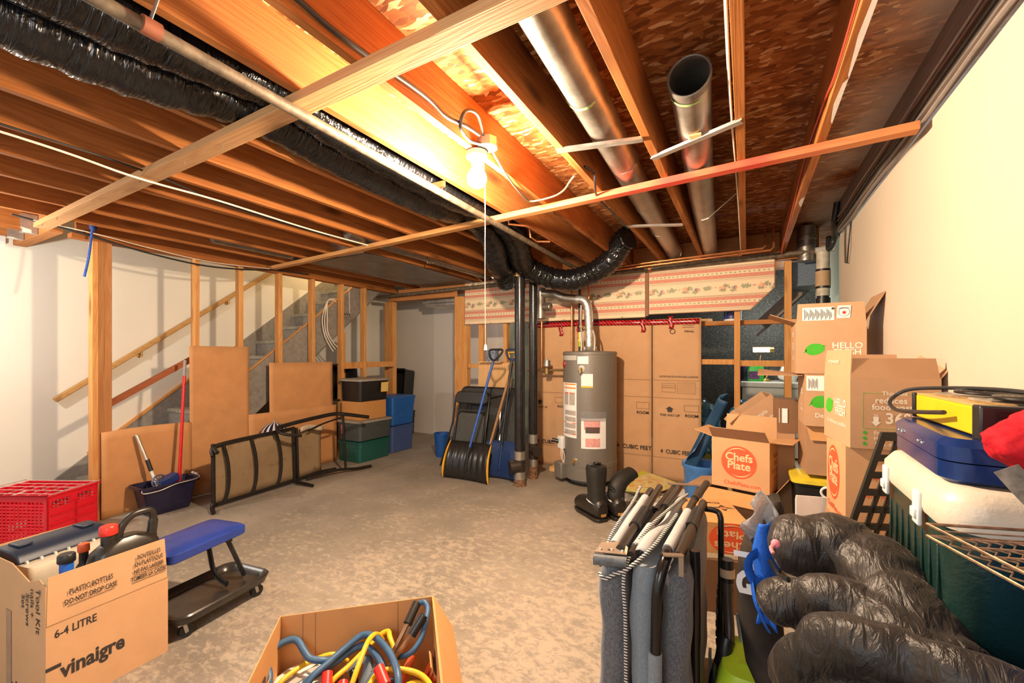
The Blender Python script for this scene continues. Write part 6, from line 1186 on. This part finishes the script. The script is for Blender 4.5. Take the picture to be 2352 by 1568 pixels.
for k in range(1,16):
    x_ = -LW/2+LW*k/16; mb.tube([(x_+(.009 if j%2 else -.009), -LD/2+LD*j/14, .003) for j in range(15)],.0016,5)
for k in range(1,8): mb.cyl((-LW/2,-LD/2+LD*k/8,.025),(LW/2,-LD/2+LD*k/8,.025),.0014,n=5)
mb.build('wire_mesh', M_wire, wr, local=True)

# sleeping bag: fat quilted rolls blended into one body
def m_nylon():
    t = NT('black_nylon'); n = t.noise(t.coord(scale=(1.5,1,.4)), 10, 1, .4, .6); n2 = t.noise(t.coord(scale=(2.8,1.1,.7), rot=(.3,.2,.5)), 15, 3, .55, 1.2)
    t.bump(t.math('ADD', t.math('MULTIPLY', n, 1.0), t.math('MULTIPLY', n2, .75)), .5, .03)
    col = t.ramp(t.noise(t.coord(loc=(2,2,2)), 3, 3), [(.3,(.010,.0085,.0075)),(.7,(.026,.020,.016))])
    t.b.inputs['Sheen Weight'].default_value = .18; t.b.inputs['Sheen Roughness'].default_value = .35; t.b.inputs['Sheen Tint'].default_value = (.55,.42,.32,1)
    return t.done(col, .48, 0, .45)
M_nylon = m_nylon()
def puff(pts, r, k=6, n=24, sq=None, ribs=0, seed=0):
    ps = spline(pts, k); N = len(ps); rs = []
    for i in range(N):
        u = i/(N-1); e = min(1, (u+.02)*7, (1.02-u)*7)**.5; rr = r[0] + (r[1]-r[0])*u if isinstance(r, tuple) else r
        rs.append(rr*e*(1 - (.16*abs(math.cos(math.pi*u*ribs))**10 if ribs else 0)))
    return MB().tube(ps, rs, n, squash=sq)
sb = MB()
rolls = [([(.085,1.45,.80),(.15,1.50,.845),(.24,1.50,.85),(.30,1.43,.83),(.325,1.32,.79),(.345,1.2,.75),(.37,1.12,.72)],(.090,.10),None,5),
 ([(.045,1.36,.70),(.08,1.35,.74),(.15,1.33,.775),(.22,1.29,.79),(.30,1.21,.785),(.36,1.13,.76)],(.06,.066),None,3),
 ([(.105,1.25,.58),(.105,1.20,.65),(.12,1.16,.72),(.16,1.13,.775),(.23,1.09,.81),(.31,1.05,.82),(.39,1.02,.82),(.48,.98,.80)],(.062,.055),None,3),
 ([(.12,1.07,.50),(.17,1.03,.57),(.24,.98,.61),(.32,.97,.60),(.44,.96,.60)],(.105,.115),None,2),
 ([(.30,.98,.74),(.36,.94,.72),(.44,.90,.70),(.52,.86,.68)],(.05,.045),None,2)]
for pts, r, sq, rb in rolls:
    m_ = puff(pts, r, 6, 24, sq, rb); sb.add(m_.v, m_.f)
sb.sphere((.235,1.22,.60),1,36,22,(.15,.25,.19))
so = thing('sleeping_bag','large black puffy sleeping bag heaped in the right foreground','sleeping bag',(.2,1.2,.42))
sob = sb.build('bag_body', M_nylon, so)
md = sob.modifiers.new('remesh','REMESH'); md.mode='VOXEL'; md.voxel_size=.0075
md = sob.modifiers.new('smooth','SMOOTH'); md.factor=.6; md.iterations=4
tx = bpy.data.textures.new('wrinkles','CLOUDS'); tx.noise_scale=.10; tx.noise_depth=1
md = sob.modifiers.new('wrinkle','DISPLACE'); md.texture=tx; md.strength=.022; md.texture_coords='LOCAL'; md.mid_level=.5
tx = bpy.data.textures.new('fine_wrinkles','CLOUDS'); tx.noise_scale=.035; tx.noise_depth=1
md = sob.modifiers.new('wrinkle2','DISPLACE'); md.texture=tx; md.strength=.004; md.texture_coords='LOCAL'; md.mid_level=.5
M_zip = plain('black_zipper',(.02,.02,.02),.25,.2)
MB().tube(spline([(.055,1.385,.83),(.075,1.37,.80),(.095,1.33,.81)],6),.007,8,squash=(1,.6)).build('zipper', M_zip, so)
MB().sphere((.07,1.40,.872),.012,10,8).tube(spline([(.07,1.40,.872),(.058,1.375,.868),(.062,1.36,.86)],4),.005,6).build('pink_tie', plain('pink_tie',(.72,.22,.26),.7), so)
carton('cardboard_box','low carton hidden under the heaped sleeping bag',(.225,1.26,0),(.24,.50,.42),R(0),None,M_card3,closed=True)

# black bag with white lettering, clear plastic and blue strap bag
M_neo = (lambda t: (t.bump(t.noise(t.coord(), 120, 3, .6), .2, .002), t.done(t.ramp(t.noise(t.coord(), 8, 4), [(.35,(.016,.013,.011)),(.65,(.05,.038,.030))]), .8, 0, .2))[1])(NT('black_canvas'))
bb = thing('duffel_bag','upright black canvas bag with white letters left of the sleeping bag','bag',(.03,1.66,.3))
secs = [(.30,.10,1.60,.17,.10),(.40,.055,1.63,.17,.12),(.55,.035,1.65,.17,.13),(.70,.035,1.66,.17,.125),(.82,.055,1.67,.17,.10),(.90,.075,1.67,.14,.06),(.925,.085,1.67,.10,.02)]
loft(MB(), [[(cx+x, cy+y, z) for x, y, _ in ring(w_, d_, min(w_,d_)*.45, 0, 6)] for z, cx, cy, d_, w_ in secs]).build('bag_body', M_neo, bb)
MB().text('PG', (.004,1.562,.70), Vector((.08,0,-1)), Vector((1,-.15,.08)), .115, .03, 'CENTER', 1.0, lift=0).build('white_lettering', M_white, bb, smooth=False)
bs = thing('blue_strap_bag','bright blue cloth with straps tucked behind the black canvas bag','cloth',(.06,1.55,.5))
M_bluec = (lambda t: (t.bump(t.noise(t.coord(), 16, 4, .6, .8), .7, .01), t.done((.012,.10,.50), .65, 0, .3))[1])(NT('bright_blue_cloth'))
MB().grid(lambda u, v: (.026+.055*u+.010*math.sin(v*7+u*3), 1.535+.02*math.sin(u*5+v*4)-.03*v*0, .56+.32*v), 10, 26).build('blue_cloth', M_bluec, bs, solid=.006)
MB().tube(spline([(.035,1.53,.79),(.008,1.50,.775),(.004,1.50,.74),(.02,1.50,.71),(.045,1.52,.715)],6),.012,8,squash=(1.3,.3)).build('blue_strap', M_bluec, bs); MB().tube(spline([(.012,1.50,.71),(.022,1.47,.66),(.042,1.47,.61),(.055,1.48,.58)],6),.012,8,squash=(1.3,.3)).build('blue_strap', M_bluec, bs)
o = MB().grid(lambda u, v: (.0+.10*u*(1-.4*v)+.02*math.sin(v*9), 1.57+.03*math.sin(u*6+v*5), .74+.19*v+.03*math.sin(u*3)), 12, 16).build('plastic_sleeve', M_film, solid=.0015); tag(o, 'clear crinkled plastic sleeve sticking up beside the blue cloth', 'plastic')

# lawn mower
M_lime = plain('lime_plastic',(.50,.72,.03),.4,var=.08)
mw = thing('lawn_mower','lime green mower with black wheel and folded handle, bottom right','mower',(-.02,1.75,0))
loft(MB(), [ring(.20,.30,.05,.06),ring(.215,.315,.06,.10),ring(.21,.31,.06,.22),ring(.17,.25,.06,.285),ring(.10,.16,.04,.298)]).xform(Matrix.Translation((.005,1.79,0))).build('mower_deck', M_lime, mw)
MB().box((-.112,1.70,.12),(-.098,1.74,.27)).build('deck_stripe', M_dark, mw, bevel=.006); MB().cyl((-.01,1.73,.296),(-.01,1.73,.304),.014).build('lime_button', plain('lime2',(.45,.65,.02),.4), mw)
wl_ = MB().lathe([(.001,-.03),(.09,-.03),(.115,-.026),(.12,-.015),(.12,.015),(.115,.026),(.09,.03),(.001,.03)], (-.085,2.08,.265), 36, 'X'); wl_.build('wheel', M_sole, mw)
for k in range(18):
    a = k*math.pi/9; MB().box((-.115,-.012,-.004),(-.055,.012,.004)).xform(Matrix.Translation((0,2.08,.265)) @ Matrix.Rotation(a,4,'X') @ Matrix.Translation((0,0,.121))).build('tread_lug', M_sole, mw, smooth=False)
MB().tube(spline([(-.07,1.90,.55),(-.065,1.88,.40),(-.06,1.86,.34),(-.06,1.82,.28)],6),.018,12).build('handle_tube', plain('dark_brown_tube',(.06,.045,.035),.4,.2), mw); MB().cyl((-.07,1.90,.50),(-.071,1.905,.585),.026).build('handle_clamp', M_dark, mw); MB().cyl((-.068,1.895,.52),(-.069,1.898,.55),.0275).build('pale_ring', plain('pale_ring',(.55,.40,.26),.5), mw)
MB().tube(spline([(-.065,1.80,.33),(-.075,1.78,.28),(-.075,1.76,.12)],6),.028,12).build('motor_cover', M_dark, mw); MB().box((-.135,1.86,.10),(-.125,1.89,.22)).cyl((-.13,1.87,.16),(-.08,1.87,.16),.008).build('grey_lever', plain('grey_lever',(.42,.42,.38),.5), mw)
MB().bar((-.03,1.90,.38),(-.01,1.85,.25),.012,.03).build('grey_bracket', plain('grey_lever2',(.42,.42,.38),.5), mw); MB().bar((-.02,1.87,.22),(.04,1.84,.20),.03,.03).build('yellow_part', M_yel, mw)
# ================================================================ folded guest bed in the foreground
M_tubeb = plain('brown_black_tube',(.045,.034,.026),.32,.35,var=.25); M_tubek = plain('gloss_black_tube',(.012,.011,.011),.2,.2)
def m_fab(name, c1, c2):
    t = NT(name); n = t.noise(t.coord(scale=(1,1,.5)), 190, 3, .8); n2 = t.noise(t.coord(), 5, 3, .5); col = t.ramp(n, [(.32,c1),(.68,c2)]); t.bump(t.math('ADD', n2, t.math('MULTIPLY', n, .12)), .35, .012)
    t.b.inputs['Sheen Weight'].default_value = .3
    return t.done(col, .85, 0, .2)
M_fabd = m_fab('charcoal_heather',(.055,.06,.07),(.155,.165,.185)); M_fabl = m_fab('pale_blue_grey_fabric',(.15,.18,.21),(.22,.26,.29)); M_sleeve = plain('pale_sleeve',(.36,.36,.36),.7,var=.08)
t = NT('striped_piping'); wv = t.N('ShaderNodeTexWave'); wv.bands_direction = 'Z'; t.L(t.coord(scale=(38,38,38), rot=(.5,0,.0)), wv.inputs['Vector']); wv.inputs['Scale'].default_value = 1; M_pipe = t.done(t.ramp(wv.outputs[1], [(.42,(.012,.012,.014)),(.55,(.62,.60,.56))]), .6)
ct_ = thing('folding_bed','folded grey guest bed standing on end in the right foreground','bed',(-.29,1.75,0))
def slab(x0, x1, y0, y1, z0, z1, m, nm, puffx=.012, seed=0):
    def f(u, v):
        z = z0+(z1-z0)*v; rnd = min(1, (math.sin(math.pi*min(1,max(0,v)))*3.0))
        return z, rnd
    nz = 26; rings = []
    for i in range(nz+1):
        v = i/nz; z = z0+(z1-z0)*v; k = max(.25, min(1, (1-abs(2*v-1))*9))**.5; w_ = (x1-x0)*(.55+.45*k); d_ = (y1-y0)*(.94+.06*k)
        cx = (x0+x1)/2 + .004*math.sin(v*11+seed); cy = (y0+y1)/2; wob = .005*math.sin(v*23+seed)
        rings.append([(cx+x, cy+y, z) for x, y, _ in ring(w_+wob, d_, w_*.44, 0, 6)])
    return loft(MB(), rings).build(nm, m, ct_)
slab(-.440,-.345,1.385,2.06,.03,.70,M_fabd,'mattress_section',seed=1); slab(-.338,-.255,1.40,2.10,.03,.715,M_fabl,'mattress_section',seed=3); slab(-.248,-.160,1.43,2.14,.03,.70,M_fabd,'mattress_section',seed=5)
def pip(pts): return MB().tube(spline(pts,8),.0062,8).build('striped_piping', M_pipe, ct_)
pip([(-.342,1.385,.03),(-.341,1.378,.3),(-.343,1.376,.55),(-.348,1.378,.69),(-.335,1.46,.745),(-.315,1.62,.765),(-.285,1.80,.77),(-.255,2.0,.765),(-.24,2.1,.76)])
pip([(-.435,1.40,.665),(-.41,1.372,.665),(-.375,1.372,.69),(-.345,1.378,.705),(-.30,1.42,.74),(-.275,1.50,.755),(-.262,1.62,.76),(-.245,1.8,.765)])
pip([(-.437,1.42,.68),(-.445,1.55,.72),(-.447,1.70,.735),(-.445,1.90,.745),(-.44,2.06,.78)])
MB().grid(lambda u, v: (-.447+.035*v, 1.42+.66*u, .68+.03*math.sin(u*3.1)+.03*v+.02*u), 20, 3).build('fabric_fold', M_fabl, ct_, solid=.003); MB().grid(lambda u, v: (-.335+.05*v+.05*u, 1.44+.62*u, .742+.014*math.sin(v*3.1)+.01*math.sin(u*9)), 20, 4).build('fabric_fold', M_sleeve, ct_, solid=.003)
tb2 = lambda pts, r, m, nm, sq=None, n=14: MB().tube(pts, r, n, squash=sq).build(nm, m, ct_)
tb2([(-.405,1.40,.735),(-.403,2.10,.755)],.015,M_tubeb,'frame_tube'); tb2([(-.405,1.47,.736),(-.403,1.98,.752)],.0185,M_sleeve,'fabric_sleeve')
tb2([(-.372,1.42,.748),(-.365,2.12,.768)],.016,M_tubeb,'frame_tube',(1.1,.9)); tb2([(-.370,1.62,.755),(-.368,1.80,.760)],.021,M_dark,'plastic_sleeve')
tb2([(-.335,1.42,.738),(-.29,2.18,.77)],.015,M_tubeb,'frame_tube'); tb2([(-.330,1.48,.741),(-.318,1.66,.75)],.0185,M_sleeve,'fabric_sleeve')
tb2([(-.30,1.86,.765),(-.28,2.2,.775)],.017,M_tubeb,'frame_tube'); tb2([(-.325,1.80,.765),(-.30,2.16,.775)],.014,M_tubek,'frame_tube')
tb2([(-.235,1.44,.745),(-.195,2.16,.77)],.015,M_tubeb,'frame_tube'); tb2([(-.232,1.50,.748),(-.21,1.86,.76)],.019,M_sleeve,'fabric_sleeve')
tb2([(-.195,1.47,.742),(-.165,2.0,.76)],.019,M_tubeb,'frame_tube',(1.1,.85)); tb2([(-.185,1.72,.752),(-.178,1.90,.758)],.023,M_dark,'plastic_sleeve')
tb2([(-.20,2.02,.77),(-.17,2.24,.785)],.016,M_tubeb,'frame_tube')
# end brackets and rivets
br = MB().plate([(-.445,1.375,.742),(-.345,1.405,.742),(-.350,1.44,.752),(-.385,1.46,.756),(-.44,1.43,.752)],.004,(0,-.2,1)); br.build('bracket_plate', plain('bracket_metal',(.36,.29,.22),.35,.8), ct_, smooth=False)
MB().tube([(-.448,1.372,.722),(-.345,1.398,.722)],.018,14).build('rubber_foot', plain('grey_rubber',(.10,.11,.12),.45,var=.4,ns=60), ct_)
for x_, y_ in ((-.43,1.395),(-.395,1.41),(-.385,1.43),(-.362,1.415)): MB().lathe([(.006,.748),(.005,.752),(.001,.753)],(x_,y_,0),10).build('rivet', M_steel, ct_)
MB().bar((-.235,1.425,.762),(-.178,1.445,.764),.022,.004).box((-.19,1.435,.70),(-.175,1.45,.765)).build('bracket_plate', plain('bracket_metal2',(.36,.29,.22),.35,.8), ct_, smooth=False)
MB().bar((-.33,2.13,.79),(-.18,2.17,.79),.03,.004).build('bracket_plate', plain('bracket_metal3',(.36,.29,.22),.35,.8), ct_, smooth=False)
# bent black leg at the front and legs at the right
MB().tube(spline([(-.228,1.47,.748),(-.232,1.43,.735),(-.240,1.40,.695),(-.247,1.388,.64),(-.25,1.385,.50),(-.252,1.385,.35)],8),.017,16).build('bent_leg', M_tubek, ct_)
MB().tube([(-.252,1.385,.47),(-.254,1.388,.03)],.021,16).build('fabric_sleeve', M_fabl, ct_)
MB().tube([(-.155,1.56,.74),(-.153,1.56,.70),(-.150,1.56,.03)],.017,14).build('leg_tube', M_tubek, ct_)
MB().tube(spline([(-.175,1.98,.745),(-.12,1.97,.750),(-.098,1.96,.735),(-.094,1.95,.66),(-.094,1.93,.30),(-.10,1.90,.20),(-.12,1.85,.13),(-.13,1.84,.02)],6),.0115,12).build('leg_tube', M_tubek, ct_)
# ================================================================ small pieces hang on the part they belong to (thing > part > sub-part)
SUBS = {'caster_wheel': 'caster_fork', 'string_knob': 'pull_string', 'cap': ('jug_neck', 'bottle_body', 'body', 'jug_body'), 'drawstring': 'boot_shaft', 'heel_badge': 'boot_foot', 'white_trim': 'boot_foot', 'burner_coil': 'foil_liner',
        'hinge_clip': 'tool_case', 'lid_latch': 'lid_ridge', 'grille_slat': 'front_grille', 'rivet': ('case_lid', 'bracket_plate'), 'label_stripe': 'instruction_label', 'label_drawing': 'instruction_label', 'label_text_block': 'instruction_label',
        'pink_print': 'paper_pouch', 'dark_title': 'paper_pouch', 'tag_edge': 'service_tag', 'label_print': 'shipping_label', 'maple_leaf_print': 'shipping_label', 'disc_lettering': 'red_disc', 'grip_insert': 'grip', 'yellow_tag_edge': 'paper_tag', 'gas_knob': 'gas_control', 'gas_wire': 'gas_control', 'hand_hole_tab': 'hand_hole', 'tread_lug': 'wheel', 'pale_ring': 'handle_clamp', 'dark_disc': 'pipe_body', 'latch': 'cooler_body', 'body_rib': 'cooler_body', 'knot': 'cord', 'red_valve_handle': 'copper_end', 'bracket': 'rail'}
base_name = lambda o: o.name.split('.')[0]
def centre(o):
    vs = o.data.vertices; k = max(1, len(vs)//200); s = Vector((0,0,0)); n = 0
    for i in range(0, len(vs), k): s += vs[i].co; n += 1
    return s/max(1, n)
for root in [o for o in C.objects if o.parent is None and o.type == 'EMPTY']:
    kids = [c for c in root.children if c.type == 'MESH']
    for c in kids:
        want = SUBS.get(base_name(c))
        if not want or c.parent is not root: continue
        want = (want,) if isinstance(want, str) else want
        cands = [k for k in kids if base_name(k) in want and k is not c and k.location.length < 1e-6]
        if cands and c.location.length < 1e-6:
            cc = centre(c); c.parent = min(cands, key=lambda k: (centre(k)-cc).length)
